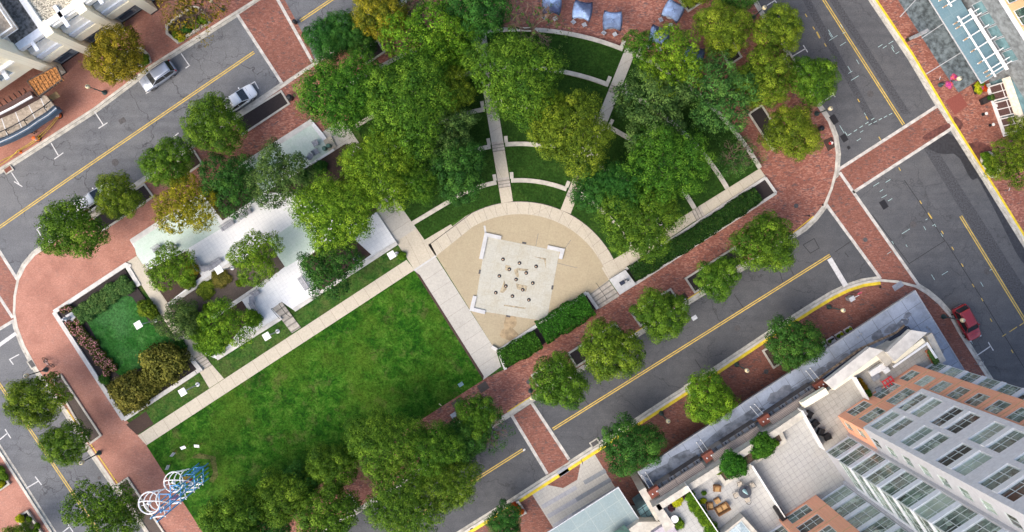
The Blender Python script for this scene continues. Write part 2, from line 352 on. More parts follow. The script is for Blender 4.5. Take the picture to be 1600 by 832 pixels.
# ------------------------------------------------------------------ mesh builder
class MB:
    def __init__(s): s.bm = bmesh.new()
    def poly(s, pts, flip=False):
        vs = [s.bm.verts.new(p) for p in pts]
        try: return s.bm.faces.new(vs)
        except ValueError: return None
    def sheet(s, pts, z):
        f = s.poly([(p[0], p[1], z) for p in pts])
        f.normal_update()
        if f.normal.z < 0: f.normal_flip()
        return s
    def prism(s, pts, z0, z1, bottom=False):
        a = sum(pts[i][0] * pts[(i + 1) % len(pts)][1] - pts[(i + 1) % len(pts)][0] * pts[i][1] for i in range(len(pts)))
        if a < 0: pts = pts[::-1]
        lo = [s.bm.verts.new((p[0], p[1], z0)) for p in pts]; hi = [s.bm.verts.new((p[0], p[1], z1)) for p in pts]
        s.bm.faces.new(hi)
        if bottom: s.bm.faces.new(lo[::-1])
        n = len(pts)
        for i in range(n): s.bm.faces.new((lo[i], lo[(i + 1) % n], hi[(i + 1) % n], hi[i]))
        return s
    def box(s, c, size, rz=0.0, rx=0.0, ry=0.0, bevel=0.0):
        m = Matrix.Translation(c) @ Matrix.Rotation(rz, 4, 'Z') @ Matrix.Rotation(ry, 4, 'Y') @ Matrix.Rotation(rx, 4, 'X') @ Matrix.Diagonal((size[0], size[1], size[2], 1))
        r = bmesh.ops.create_cube(s.bm, size=1, matrix=m)
        if bevel:
            es = list({e for v in r['verts'] for e in v.link_edges})
            bmesh.ops.bevel(s.bm, geom=es, offset=bevel, segments=2, affect='EDGES')
        return s
    def tube(s, p, q, r, r2=None, n=8, caps=True):
        p = Vector(p); q = Vector(q); d = q - p
        if d.length < 1e-6: return s
        rot = d.to_track_quat('Z', 'Y').to_matrix().to_4x4()
        m = Matrix.Translation((p + q) / 2) @ rot
        bmesh.ops.create_cone(s.bm, cap_ends=caps, segments=n, radius1=r, radius2=r if r2 is None else r2, depth=d.length, matrix=m)
        return s
    def path(s, pts, r, n=6):
        for a, b in zip(pts, pts[1:]): s.tube(a, b, r, n=n)
        return s
    def ball(s, c, r, sz=(1, 1, 1), n=10):
        m = Matrix.Translation(c) @ Matrix.Diagonal((sz[0], sz[1], sz[2], 1))
        bmesh.ops.create_uvsphere(s.bm, u_segments=n, v_segments=max(5, n // 2 + 1), radius=r, matrix=m)
        return s
    def lathe(s, prof, c=(0, 0, 0), n=16):
        rings = []
        for r, z in prof:
            rings.append([s.bm.verts.new((c[0] + r * math.cos(2 * math.pi * i / n), c[1] + r * math.sin(2 * math.pi * i / n), c[2] + z)) for i in range(n)])
        for a, b in zip(rings, rings[1:]):
            for i in range(n): s.bm.faces.new((a[i], a[(i + 1) % n], b[(i + 1) % n], b[i]))
        s.bm.faces.new(rings[-1]); s.bm.faces.new(rings[0][::-1])
        return s
    def strip(s, pts, w, z, off=0.0, z0=None):
        L, Rr = offset_pair(pts, off - w / 2, off + w / 2)
        for i in range(len(L) - 1):
            q = [L[i], L[i + 1], Rr[i + 1], Rr[i]]
            if z0 is None: s.sheet(q, z)
        if z0 is not None:
            s.prism([*L, *Rr[::-1]], z0, z)
        return s
    def build(s, name, mat, parent=None, smooth=False):
        me = bpy.data.meshes.new(name)
        s.bm.normal_update()
        s.bm.to_mesh(me); s.bm.free()
        if mat: me.materials.append(mat)
        if smooth:
            me.polygons.foreach_set('use_smooth', [True] * len(me.polygons))
        o = bpy.data.objects.new(name, me); C.objects.link(o)
        if parent: o.parent = parent
        return o

def offset_pair(pts, o1, o2):
    P2 = [Vector((p[0], p[1])) for p in pts]
    A, B = [], []
    n = len(P2)
    for i in range(n):
        d0 = (P2[i] - P2[i - 1]).normalized() if i > 0 else None
        d1 = (P2[i + 1] - P2[i]).normalized() if i < n - 1 else None
        if d0 is None: d0 = d1
        if d1 is None: d1 = d0
        n0 = Vector((-d0.y, d0.x)); n1 = Vector((-d1.y, d1.x))
        m = (n0 + n1); m = m / max(.3, m.dot(n0)) if m.length > 1e-6 else n0
        A.append(P2[i] + m * o1); B.append(P2[i] + m * o2)
    return A, B

def struct(o, kind='structure'):
    o['kind'] = kind; return o
def tag(o, label, cat, group=None, kind=None):
    o['label'] = label; o['category'] = cat
    if group: o['group'] = group
    if kind: o['kind'] = kind
    return o
def empty(name, loc, rz, label, cat, group=None):
    o = bpy.data.objects.new(name, None); C.objects.link(o)
    o.location = loc; o.rotation_euler = (0, 0, rz); o.empty_display_size = .3
    return tag(o, label, cat, group)
def kids(o): return [c for c in bpy.data.objects if c.parent == o]
CHILD = {}
def copy_tree(o, parent=None):
    if o.name not in CHILD: CHILD[o.name] = kids(o)
    c = o.copy(); C.objects.link(c); c.parent = parent
    for ch in CHILD[o.name]: copy_tree(ch, c)
    return c
def place(proto, used, loc, rz, label, group=None):
    """first use moves the prototype itself, later ones copy it with its parts"""
    if proto.name in used: o = copy_tree(proto)
    else: o = proto; used.add(proto.name)
    o.location = loc; o.rotation_euler = (0, 0, rz); o['label'] = label
    if group: o['group'] = group
    return o
USED = set()
def sheet(name, pts, z, mat, kind='structure'):
    return struct(MB().sheet(PL(pts, z), z).build(name, mat), kind)
def slab(name, pts, z0, z1, mat, kind='structure'):
    return struct(MB().prism(PL(pts, z1), z0, z1).build(name, mat), kind)
# ================================================================== GROUND, ROADS, PAVEMENTS
struct(MB().sheet([(-400, -400), (400, -400), (400, 400), (-400, 400)], 0).build('asphalt_road', M_asphalt))
ZP = .13
sheet('upper_street', [(-150, 366), (0, 266.5), (148, 172), (235.5, 106), (400, 2), (620, -143), (849, -147), (629, 4), (467, 115), (298, 230), (72, 383), (24, 512), (55, 579), (232, 835), (300, 950), (160, 950), (81, 831), (0, 705), (-150, 476)], .0012, M_asphalt2)
sheet('right_street', [(1090, -147), (1282, -120), (1363, 0), (1540, 280), (1600, 377), (1750, 620), (1760, 940), (1548, 593), (1450, 457), (1436, 447), (1314, 275), (1306, 213), (1281, 166), (1176, -5)], .0013, M_asphalt3)
def arcpts(c, r, a0, a1, n):
    return [(c[0] + r * math.cos(R(a0 + (a1 - a0) * i / n)), c[1] + r * math.sin(R(a0 + (a1 - a0) * i / n))) for i in range(n + 1)]
ISL_W = [(345, 950), (232, 835), (225, 824), (178, 760.5), (134.6, 697), (101, 643), (55.5, 579), (35, 541), (24, 512), (20, 490), (21, 463), (26, 437), (37, 415), (52, 397), (72, 383)]
ISL_N = [(72, 383), (208, 292.5), (298, 230), (400, 161), (467, 115), (561, 50), (629, 4), (849, -147)]
ISL_E = [(1090, -147), (1176, -5), (1190, 20), (1230, 81), (1281, 166), (1297, 189), (1306, 213), (1310, 240), (1308, 268), (1301, 296), (1291, 320), (1274, 342), (1258, 357), (1240, 369)]
ISL_S = [(1240, 369), (1165, 416), (1076, 472), (1002, 519), (832, 624), (800, 645), (555, 801), (400, 900), (345, 950)]
island = ISL_W + ISL_N[1:] + ISL_E + ISL_S[1:-1]
slab('central_pavement', island, 0, ZP, M_brick)
NW_K = [(-150, 366), (0, 266.5), (27, 250), (148, 172), (235.5, 106), (400, 2), (470, -44), (620, -143)]
slab('north_pavement', NW_K + [(-150, -143)], 0, ZP, M_brick)
W_K = [(-150, 476), (0, 705), (40, 767), (81, 831), (160, 950)]
slab('west_pavement', W_K + [(-150, 950)], 0, ZP, M_brick)
E_K = [(1282, -120), (1363, 0), (1422, 88), (1484, 192), (1540, 280), (1600, 377), (1750, 620)]
slab('east_pavement', E_K + [(1750, -120)], 0, ZP, M_brick)
SE_K = [(540, 950), (716, 836), (800, 784), (989, 662), (1083, 601), (1217, 512), (1270, 478), (1300, 460), (1324, 448.5), (1348, 440.5), (1375, 436.5), (1402, 438.5), (1432, 446), (1450, 457), (1468, 472), (1486, 492), (1499, 516), (1526, 559), (1548, 593), (1600, 680), (1760, 940)]
slab('south_pavement', SE_K, 0, ZP, M_brick2)

def kerb(name, pts, side, w=.30, gut=.36, gw=True):
    q = PL(pts, .14)
    struct(MB().strip(q, w, .143, side * (w / 2 - .004), z0=0).build('kerb', M_kerb))
    if gw:
        struct(MB().strip(q, gut, .006, -side * (gut / 2 + .002)).build('gutter', M_gutter))
# island runs counter-clockwise on the picture; work out the inner side from a known inside point
def side_of(pts, inside):
    q = PL(pts); I = P(*inside); best = None
    for a, b in zip(q, q[1:]):
        m = (a + b) / 2; d = (m - I).length
        if best is None or d < best[0]:
            t = b - a; nrm = Vector((-t.y, t.x, 0)); best = (d, 1 if nrm.dot(I - m) > 0 else -1)
    return best[1]
for pts, ins in ((ISL_W, (150, 640)), (ISL_N, (400, 250)), (ISL_E, (1220, 240)), (ISL_S, (900, 540)), (NW_K, (150, 140)), (W_K, (10, 790)), (E_K, (1500, 120)), (SE_K, (1300, 560))):
    kerb('kerb', pts, side_of(pts, ins))
def painted_kerb(pts, inside, w=.36, off=.28):
    s = side_of(pts, inside)
    return struct(MB().strip(PL(pts, .15), w, .15, s * (off + w / 2)).build('kerb_paint', M_kerbyel))
painted_kerb(E_K, (1500, 120), .26, .26)
painted_kerb([(720, 834), (800, 784), (989, 662), (1083, 601), (1217, 512), (1270, 478), (1300, 460), (1324, 448.5), (1348, 440.5), (1375, 436.5)], (1300, 560))
for seg in ([(1076, 472), (1160, 419)], [(795, 648), (832, 624)], [(1240, 369), (1274, 342)], [(985, 530), (1010, 514)]):
    painted_kerb(seg, (900, 540), .10, .30)
painted_kerb([(176, 314), (232, 276)], (400, 250), .10, .30)
painted_kerb([(101, 643), (225, 824)], (150, 640), .10, .28)

# crossings: brick carpet with a pale band along each side
def crossing(name, pts): sheet('brick_crossing', pts, .007, M_brick2)
def band(a, b, w=.36): struct(MB().strip(PL([a, b]), w, .012).build('crossing_band', M_band))
crossing('x', [(372, 24), (400, 5), (435, -18), (481, 67), (492, 96), (440, 131)])
sheet('brick_crossing', [(400, 3), (435, -21), (360, -140), (300, -100)], .007, M_brick2)
band((368, 19), (441, 131)); band((415, -34), (488, 97)); 
crossing('x', [(-60, 300), (0, 394), (26, 437), (20, 490), (22, 500), (0, 513), (-60, 552)])
band((-40, 331), (27, 437)); band((-30, 420), (20, 497)); band((-40, 538), (22, 501))
crossing('x', [(1311, 266), (1464, 167), (1486, 201), (1335, 298)])
band((1309, 266), (1466, 165)); band((1333, 301), (1487, 201))
crossing('x', [(1306, 280), (1312, 274), (1335, 306), (1433, 446), (1376, 437), (1293, 318)])
band((1291, 320), (1376, 436)); band((1312, 270), (1436, 447))
crossing('x', [(802, 650), (832, 630), (889, 722), (856, 742)])
band((800, 650), (855, 741)); band((831, 630), (889, 718))

# painted lines
def double_yellow(pts):
    for o in (-.12, .12): struct(MB().strip(PL(pts), .125, .013, o).build('yellow_line', M_yellow))
double_yellow([(-150, 456), (0, 355), (106, 281), (397, 82)])
double_yellow([(469, 33), (518, 0), (660, -97)])
double_yellow([(864, 671), (1297, 399)]); double_yellow([(817, 703), (610, 834), (440, 940)])
double_yellow([(-100, 446), (0, 602), (123, 785), (180, 870)])
double_yellow([(1220, -105), (1287, 0), (1412, 195)]); double_yellow([(1501, 338), (1600, 499), (1740, 727)])
wm = MB()
def wl(*pts, w=.12): wm.strip(PL(pts), w, .0135)
wl((283, 84), (296, 103)); wl((297, 102), (290, 107)); wl((228, 146.5), (241, 139))
wl((148, 175), (161, 195)); wl((154, 201), (168, 192)); wl((80, 224), (91, 243)); wl((85, 249), (99, 239))
wl((18, 270), (30, 288)); wl((22, 284), (35, 292)); wl((390, 133), (398, 128), (404, 139)); wl((279, 208), (272, 214), (281, 226))
wl((63, 355), (58, 359), (72, 381)); wl((546, 27), (553, 22)); wl((548, 26), (560, 49))
wl((30, 554), (15, 562), (21, 570)); wl((0, 687), (12, 677)); wl((8, 671), (17, 685)); wl((40, 764), (60, 752)); wl((55, 745), (65, 758))
wl((97, 833), (109, 823)); wl((105, 818), (114, 831)); wl((1198, 9), (1211, 1)); wl((1207, -5), (1214, 6))
wl((1237, 89), (1259, 76)); wl((1255, 71), (1262, 82)); wl((1526, 556), (1548, 541)); wl((1544, 535), (1552, 548)); wl((1489, 492), (1512, 478))
wl((1280, 163), (1303, 148), w=.1); wl((1300, 144), (1305, 152), w=.1)
wl((1296, 404.5), (1321.5, 447), w=.62); wl((-10, 546), (25, 521), w=.42)
struct(wm.build('parking_marks', M_white))
um = MB()
rng = random.Random(4)
def ul(x, y, dx, dy, w=.07): um.strip(PL([(x, y), (x + dx, y + dy)]), w, .0132)
for x, y in ((1258, 22), (1270, 42), (1288, 68), (1305, 100), (1340, 155), (1353, 182), (1373, 214), (1404, 262), (1437, 314), (1471, 361), (1487, 386), (1502, 412), (1519, 444), (1533, 466), (1547, 498)):
    ul(x, y, 3, 5, .11)
ul(1566, 526, 6, -4, .09); ul(1577, 519, 12, -8, .09); ul(1593, 509, 9, -6, .09); ul(1588, 822, 4, 6, .1); ul(1580, 547, 3, 5, .1); ul(1450, 333, 6, 9, .16)
ul(1276, 50, 5, 10, .18)
struct(um.build('yellow_survey_marks', M_yellow))
cm = MB()
def cl(x, y, dx, dy, w=.07): cm.strip(PL([(x, y), (x + dx, y + dy)]), w, .0134)
for i in range(46):
    x, y = rng.choice([(1310, 60), (1345, 110), (1365, 190), (1330, 205), (1385, 300), (1420, 345), (1455, 360), (1400, 385), (1470, 440), (1540, 425), (1510, 545), (1390, 70)])
    x += rng.uniform(-16, 16); y += rng.uniform(-16, 16); a = rng.choice([1, -1.6]) * rng.uniform(3, 8)
    if rng.random() < .5: cl(x, y, a * .6, a, .06)
    else: cl(x, y, a, -a * .62, .06)
for k in range(5): cl(1325 + k * 9, 212 - k * 6, 5, -3.2); cl(1357 + k * 8, 196 - k * 4, 5, -2.8)
struct(cm.build('survey_marks', M_cyan))
# repaired strips, seals and the wet corner
sheet('asphalt_patch', [(1270, -40), (1283, -40), (1423, 178), (1409, 178)], .003, M_asph_dark)
sheet('asphalt_patch', [(1232, -40), (1245, -40), (1372, 195), (1360, 196)], .003, M_asph_dark)
sheet('asphalt_patch', [(1443, 232), (1458, 224), (1760, 700), (1760, 760)], .0028, M_asph_dark)
def wet(pts, z, mat):
    q = []
    for i in range(len(pts)):
        a = Vector(pts[i - 1]); b = Vector(pts[i]); c = Vector(pts[(i + 1) % len(pts)])
        q += [tuple(b + (a - b) * .22), tuple(b + ((a + c) / 2 - b) * .18), tuple(b + (c - b) * .22)]
    return sheet('wet_asphalt', q, z, mat)
wet([(1444, 230), (1487, 202), (1530, 276), (1518, 284), (1496, 240), (1470, 242)], .0045, M_asph_wet)
wet([(1506, 242), (1535, 278), (1610, 400), (1600, 420), (1540, 300)], .0046, M_asph_wet)
bw = plain('brick_wet', (.115, .042, .034), .6, var=.3, vs=2)
wet([(1440, 213), (1482, 191), (1487, 199), (1446, 222)], .0095, bw)
wet([(1490, 180), (1506, 193), (1500, 205), (1491, 200)], .1345, bw)
wet([(1510, 226), (1530, 220), (1550, 232), (1560, 262), (1540, 270), (1530, 258)], .1345, bw)
cr = MB()
for pts in ([(1413, 282), (1446, 330), (1477, 378)], [(1477, 376), (1421, 412)], [(1478, 378), (1530, 460), (1600, 575)], [(1363, 336), (1421, 413)], [(1291, 322), (1330, 377), (1305, 394)], [(1255, 383), (1272, 373), (1280, 388), (1266, 396), (1255, 383)],
            [(1086, 562), (1102, 586)], [(1147, 460), (1162, 482)], [(911, 622), (921, 634)], [(1216, 417), (1223, 441)], [(1235, 420), (1240, 430)], [(1320, 395), (1326, 402)], [(830, 640), (845, 668)]):
    cr.strip(PL(pts), .09, .0056)
struct(cr.build('crack_seal', M_crack))

# ================================================================== PARK SURFACES
sheet('park_ground', [(230, 697), (196, 655), (90, 490), (196, 418), (219, 402), (487, 194), (505, 210), (540, 190), (745, 60), (860, 47), (978, 82), (1075, 145), (1145, 215), (1186, 262), (1196, 278), (990, 443), (955, 462), (932, 480), (790, 577), (755, 593), (640, 666), (340, 858)], .1335, M_strip)
sheet('meadow', [(229, 697), (640, 427), (648, 424), (755, 594), (652, 660), (336, 862)], .142, M_lawn)
sheet('bare_patch', [(298, 716), (312, 708), (337, 714), (341, 744), (333, 755), (327, 752), (333, 738), (328, 718)], .1432, M_worn)
sheet('bare_soil_edge', [(648, 424), (656, 430), (756, 588), (755, 594)], .1435, M_mulch)
sheet('garden_path', [(215, 681), (635, 406.5), (648, 422), (229, 696)], .139, M_path)
sheet('garden_walk', [(500, 209), (536, 186), (629, 327), (669, 383), (775, 549), (783, 573), (755, 594), (647, 421), (588, 332)], .1375, M_walk)
sheet('path_crossing', [(619, 378), (658, 352), (682, 399), (648, 422)], .1405, M_cream)
sheet('path_seam', [(646, 422), (681, 399), (682, 401), (648, 424)], .1425, M_pale)
# fan shaped plaza
CX, CY = 812.0, 480.0
TN = -120.7
DT = (-.86, .511)
def circ(r, a): return (CX + r * math.cos(R(a)), CY + r * math.sin(R(a)))
def tang_left(r):
    p = circ(r, TN)
    # walk from the tangent point to the right edge of the walk (545,180)->(629,327)
    for (sx, sy), (ex, ey) in (((545, 180), (84., 147.)), ((629, 327), (40., 56.))):
        den = DT[0] * ey - DT[1] * ex
        t = ((sx - p[0]) * ey - (sy - p[1]) * ex) / den
        q = (p[0] + DT[0] * t, p[1] + DT[1] * t)
        if q[1] <= 327: break
    return q
def right_ang(r):
    a = -60.
    while a < 0:
        x, y = circ(r, a)
        if y > 406 - .622 * (x - 957): return a
        a += .1
    return a
def ring(r, n=26):
    return [tang_left(r), circ(r, TN)] + [circ(r, TN + (right_ang(r) - TN) * i / n) for i in range(1, n + 1)]
def band_poly(r0, r1): return ring(r0) + ring(r1)[::-1]
arc_in = [circ(145, TN + (-17 - TN) * i / 24) for i in range(25)]
sheet('plaza', [(681, 399)] + arc_in + [(951, 438), (921, 460), (777, 552), (775, 549)], .1385, M_sand)
arc_out = [circ(165, TN + (-27 - TN) * i / 24) for i in range(25)]
sheet('ring_walk', [(681, 401)] + arc_in + [(951, 438), (976, 421), (957, 406)] + arc_out[::-1] + [(669, 383)], .1405, M_cream)
sheet('walk_corner', [(655, 374), (700, 345), (722, 374), (682, 402)], .1366, M_cream)
jm = MB()
for i in range(15):
    a = TN + 4 + i * 6.4
    jm.strip(PL([circ(146, a), circ(164, a)]), .035, .1425)
for t in (0.2, .45, .7, .93):
    q = (681 + t * (738 - 681), 401 - t * 46); jm.strip(PL([q, (q[0] - 10, q[1] - 17)]), .035, .1425)
struct(jm.build('walk_joints', M_riser))
ed = MB()
ed.strip(PL([(673, 381)] + arc_out[1:], .16), .07, .172, 0, z0=.13)
tag(ed.build('lawn_edging', M_dark), 'thin dark steel edging between the curved walk and the lowest lawn', 'edging')
# terraced lawns
RW = [165, 198, 255, 314, 374, 434]
LV = [.165, .30, .44, .58, .72]
tiers = ['lowest', 'second', 'middle', 'fourth', 'topmost']
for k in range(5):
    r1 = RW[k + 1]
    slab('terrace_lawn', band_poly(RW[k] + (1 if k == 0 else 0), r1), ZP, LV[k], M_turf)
PA = ((792.5, 317.0), (750.5, 57.0)); PB = ((887.0, 323.0), (983.0, 84.0))
def cross_ang(line, r):
    (x0, y0), (x1, y1) = line
    best = None
    for i in range(-60, 460):
        t = i / 400
        x = x0 + (x1 - x0) * t; y = y0 + (y1 - y0) * t
        d = abs(math.hypot(x - CX, y - CY) - r)
        if best is None or d < best[0]: best = (d, math.degrees(math.atan2(y - CY, x - CX)), t)
    return best[1], best[2]
lab_t = {1: 'lowest', 2: 'second', 3: 'third', 4: 'fourth', 5: 'outermost'}
for k in range(1, 6):
    r = RW[k]; top = (LV[k] if k < 5 else LV[4]) + .12
    aA, tA = cross_ang(PA, r); aB, tB = cross_ang(PB, r); aR = right_ang(r)
    hw = math.degrees(11.5 / r)
    def wall(a0, a1, lead, lab, ends):
        m = MB()
        mid = ([tang_left(r), circ(r, TN)] if lead else []) + [circ(r, a0 + (a1 - a0) * i / 18) for i in range(19)]
        if lead: mid = [mid[0]] + mid[1:2] + mid[3:]
        m.strip(PL(mid, top), .5, top, 0, z0=ZP)
        for a, ln in ends:
            c0 = circ(r + 3, a); c1 = circ(r + 13, a)
            m.strip(PL([c0, c1], top), .42, top + .004, 0, z0=ZP)
        tag(m.build('seat_wall', M_coping), lab, 'seat wall', 'curved stone seat walls of the terraced lawn')
    t = lab_t[k]
    wall(TN, aA - hw, True, f'{t} pale stone seat wall of the terraced lawn, left of the middle path', [(aA - hw - .4, 1)])
    wall(aA + hw, aB - hw, False, f'{t} curved stone seat wall of the terraced lawn, between its two stepped paths', [(aA + hw + .4, 1), (aB - hw - .4, 1)])
    wall(aB + hw, aR, False, f'{t} curved stone seat wall of the terraced lawn, right of the stepped paths', [(aB + hw + .4, 1)])
# stepped paths through the terraces
for line, nm, w0 in ((PA, 'middle', 1.42), (PB, 'right', 1.3)):
    ts = [cross_ang(line, r)[1] for r in RW]
    ts[5] += .02
    d = (line[1][0] - line[0][0], line[1][1] - line[0][1])
    pt = lambda t: (line[0][0] + d[0] * t, line[0][1] + d[1] * t)
    ln = math.hypot(*d)
    for k in range(5):
        z = LV[k] + .008
        t0, t1 = ts[k], ts[k + 1]
        struct(MB().strip(PL([pt(t0), pt(t1)], z), w0, z, 0, z0=ZP).build('terrace_path', M_walk if k > 1 else M_cream))
        if k < 4:
            st = empty('path_steps', P(*pt(t1), LV[k]), 0, f'concrete steps of the {nm} path at the {lab_t[k + 1]} seat wall of the terraced lawn', 'steps', 'steps of the terrace paths')
            inv = -P(*pt(t1), LV[k]); m = MB(); rs = MB()
            for j in range(3):
                zz = LV[k] + .02 + .14 * (j + 1) / 3
                q = [pt(t1 + (j * 5 - 9) / ln), pt(t1 + (j * 5 - 4) / ln)]
                m.strip(PL(q, zz), w0 + .02, zz, 0, z0=LV[k])
                q2 = [pt(t1 + (j * 5 - 9.5) / ln), pt(t1 + (j * 5 - 8.2) / ln)]
                rs.strip(PL(q2, zz + .003), w0 + .0, zz + .003)
            for mb, n2, mt in ((m, 'treads', M_stair), (rs, 'nosing', M_riser)):
                o = mb.build(n2, mt, st); o.data.transform(Matrix.Translation(inv))
# path on the south-east side of the terraces
sheet('terrace_side_path', [(940, 419), (957, 407), (1187, 264), (1196, 277), (1079, 350), (976, 421), (951, 437)], .1445, M_cream)
sheet('terrace_side_path', [(1090, 322.5), (1187, 263), (1197, 277), (1100, 338)], .21, M_path)
def steps(name, a0, a1, b0, b1, n, z0, dz, label, rail=None, mat=None):
    """treads from edge a0-a1 (low) to edge b0-b1 (high)"""
    o = P((a0[0] + b1[0]) / 2, (a0[1] + b1[1]) / 2, z0)
    root = empty(name, o, 0, label, 'steps')
    m = MB(); rs = MB()
    L = lambda p, q, t: (p[0] + (q[0] - p[0]) * t, p[1] + (q[1] - p[1]) * t)
    for j in range(n):
        t0, t1 = j / n, (j + 1) / n
        z = z0 + dz * (j + 1)
        quad = [L(a0, b0, t0), L(a1, b1, t0), L(a1, b1, t1), L(a0, b0, t1)]
        m.prism([v - o for v in PL(quad, z)], 0, z - z0)
        e = [L(a0, b0, t0 + .0), L(a1, b1, t0 + .0), L(a1, b1, t0 + .14 / 1), L(a0, b0, t0 + .14)]
        q = PL([L(a0, b0, t0 + .01), L(a1, b1, t0 + .01), L(a1, b1, t0 + .30 / n), L(a0, b0, t0 + .30 / n)], z + .003)
        rs.sheet([v - o for v in q], z + .003 - z0)
    m.build('treads', mat or M_stair, root); rs.build('nosing', M_riser, root)
    return root, o
steps('stone_steps', (1081, 331), (1089, 347), (1094, 322), (1102, 339), 3, .145, .022, 'three low concrete steps on the path beside the long dark hedge')
def handrail(root, o, pts, z, hgt, name='handrail'):
    m = MB()
    q = [P(a, b, z) - o for a, b in pts]
    top = [v + Vector((0, 0, hgt)) for v in q]
    m.path(top, .03)
    for v, t in zip(q, top): m.tube(v, t, .025, n=6)
    m.build(name, M_dark, root)
r_, o_ = steps('stone_steps', (951, 438), (921, 460), (968, 463), (936, 483), 4, .142, .004, 'wide concrete steps with a central handrail between the sandy plaza and the brick pavement')
handrail(r_, o_, [(931, 443), (947, 467)], .15, .95)
# fountain floor and its corner benches
FQ = [(760, 370), (874, 393), (853, 502), (741, 485)]
fr = MB(); fr.prism(PL([(760, 370), (874, 393), (856, 492), (851, 502), (741, 485)], .155), .13, .155)
struct(fr.build('fountain_floor', M_granite))
def bench_L(pts, lab, w=.46):
    m = MB(); m.strip(PL(pts, .3), w, .30, 0, z0=.13)
    tag(m.build('corner_bench', M_pale), lab, 'bench', 'low granite benches round the fountain')
bench_L([(783, 372), (759.5, 367), (751.5, 405)], 'L-shaped pale granite bench at the top left corner of the fountain floor')
bench_L([(855.5, 386.5), (879, 391.5), (875.5, 405)], 'L-shaped pale granite bench at the top right corner of the fountain floor')
bench_L([(742, 463), (737, 483.5), (758, 488.5)], 'L-shaped pale granite bench at the lower left corner of the fountain floor')
sm = [((803, 422), (809, 419), (811, 434), (806, 432)), ((781, 457), (788, 438), (792, 452), (786, 458)), ((808, 419), (826, 421), (822, 424), (811, 423)), ((833, 401), (853, 404), (853, 420), (850, 406)), ((806, 443), (824, 447), (822, 456), (808, 452)), ((790, 414), (798, 416), (796, 425), (789, 422)), ((788, 476), (822, 481), (820, 483), (787, 478))]
mm_ = MB()
for q in sm: mm_.sheet(PL(q), .1565)
struct(mm_.build('rust_stains', M_stainb))
wet([(791, 490), (806, 493), (808, 508), (798, 516), (786, 512)], .1398, M_wetsand); wet([(784, 514), (800, 512), (812, 524), (800, 534), (780, 527)], .1397, M_wetsand)
jj = MB()
for pts in ([(757, 353), (759, 366)],): jj.strip(PL(pts), .22, .1405)
struct(jj.build('plaza_joint', M_pale))
jd = MB()
for pts in ([(837, 385), (841, 365)], [(883, 388), (892, 375)], [(870, 411), (902, 419)]): jd.strip(PL(pts), .07, .1403)
struct(jd.build('plaza_crack', M_riser))

# terrace of white and green pavers
TZ = .38
TER = [(203, 376), (310, 306), (379, 256), (487, 188), (505, 209), (588, 331), (620, 380), (459, 485), (440, 472), (425, 483), (439, 497), (338, 561), (318, 553), (217, 399)]
slab('paved_terrace', TER, ZP, TZ, M_tilew)
sheet('green_paving', [(208, 377), (311, 310), (322, 318), (348, 356), (276, 399), (223, 413), (213, 398)], TZ + .004, M_tileg)
sheet('green_paving', [(381, 257), (484, 192), (516, 236), (411, 301)], TZ + .004, M_tileg)
sheet('green_paving', [(418, 377), (466, 344), (520, 330), (496, 388), (446, 418)], TZ + .004, M_tileg)
bd = MB()
for pts in ([(205, 378), (310, 309)], [(380, 258), (487, 190)]): bd.strip(PL(pts, TZ), .62, TZ + .008, -.3 if False else 0)
struct(bd.build('paving_border', M_whitest))
def bed(pts, mat=M_mulch, z=TZ + .012): return sheet('planting_bed', pts, z, mat)
bed([(316, 303), (379, 257), (411, 301), (348, 345)])
bed([(228, 424), (290, 393), (315, 432), (262, 474)])
bed([(264, 480), (364, 413), (375, 410), (418, 377), (445, 417), (420, 436), (324, 501), (285, 519)], M_drymulch)
bed([(290, 522), (325, 505), (378, 470), (393, 493), (346, 552), (322, 546)])
bed([(469, 411), (497, 390), (540, 362), (580, 398), (500, 455)])
bed([(500, 250), (540, 225), (590, 330), (560, 352), (470, 300), (412, 302)])
cw = MB()
for pts, w in (([(262, 477), (364, 410)], .42), ([(322, 503), (420, 437)], .42)): cw.strip(PL(pts, TZ + .1), w, TZ + .12, 0, z0=TZ - .01)
tag(cw.build('coping_wall', M_whitest), 'two low white stone kerbs crossing the planting beds of the paved terrace', 'kerb wall')
w1 = MB(); w1.strip(PL([(620, 380), (459, 485)], .6), .46, .52, -.0, z0=ZP)
tag(w1.build('retaining_wall', M_whitest), 'white stone retaining wall of the paved terrace, right of the railed stairs', 'retaining wall')
w2 = MB(); w2.strip(PL([(439, 497), (338, 561)], .6), .46, .52, 0, z0=ZP)
tag(w2.build('retaining_wall', M_whitest), 'white stone retaining wall of the paved terrace, left of the railed stairs', 'retaining wall')
r_, o_ = steps('terrace_stairs', (470, 512), (456, 521), (440, 472), (426, 482), 5, .14, .05, 'concrete stairs with black handrails from the lawn strip up to the white terrace')
handrail(r_, o_, [(438, 474), (449, 490), (457, 495)], .38, .7); handrail(r_, o_, [(426, 482), (439, 497)], .38, .7)
# beige path left of the terrace with its stairs
slab('terrace_path', [(198, 410), (217, 398), (318, 553), (297, 564)], ZP, .365, M_path)
sheet('terrace_path', [(311, 580), (330, 569), (350, 592), (327, 607)], .1418, M_path)
r_, o_ = steps('terrace_stairs', (331, 571), (312, 582), (318, 553), (298, 565), 4, .14, .055, 'rust stained concrete stairs below the walled garden lawn')
handrail(r_, o_, [(298, 566), (311, 583)], .3, .6)
for pts, lab in (([(621, 384), (637, 405), (472, 513), (458, 488)], 1), ([(436, 501), (456, 522), (352, 591), (340, 575), (336, 567)], 2)): sheet('grass_verge', pts, .1415, M_strip)
sheet('grass_verge', [(311, 583), (326, 606), (240, 663), (228, 643)], .1412, M_strip)
sheet('planting_bed', [(197, 664), (228, 643), (240, 663), (214, 680)], .1408, M_mulch)
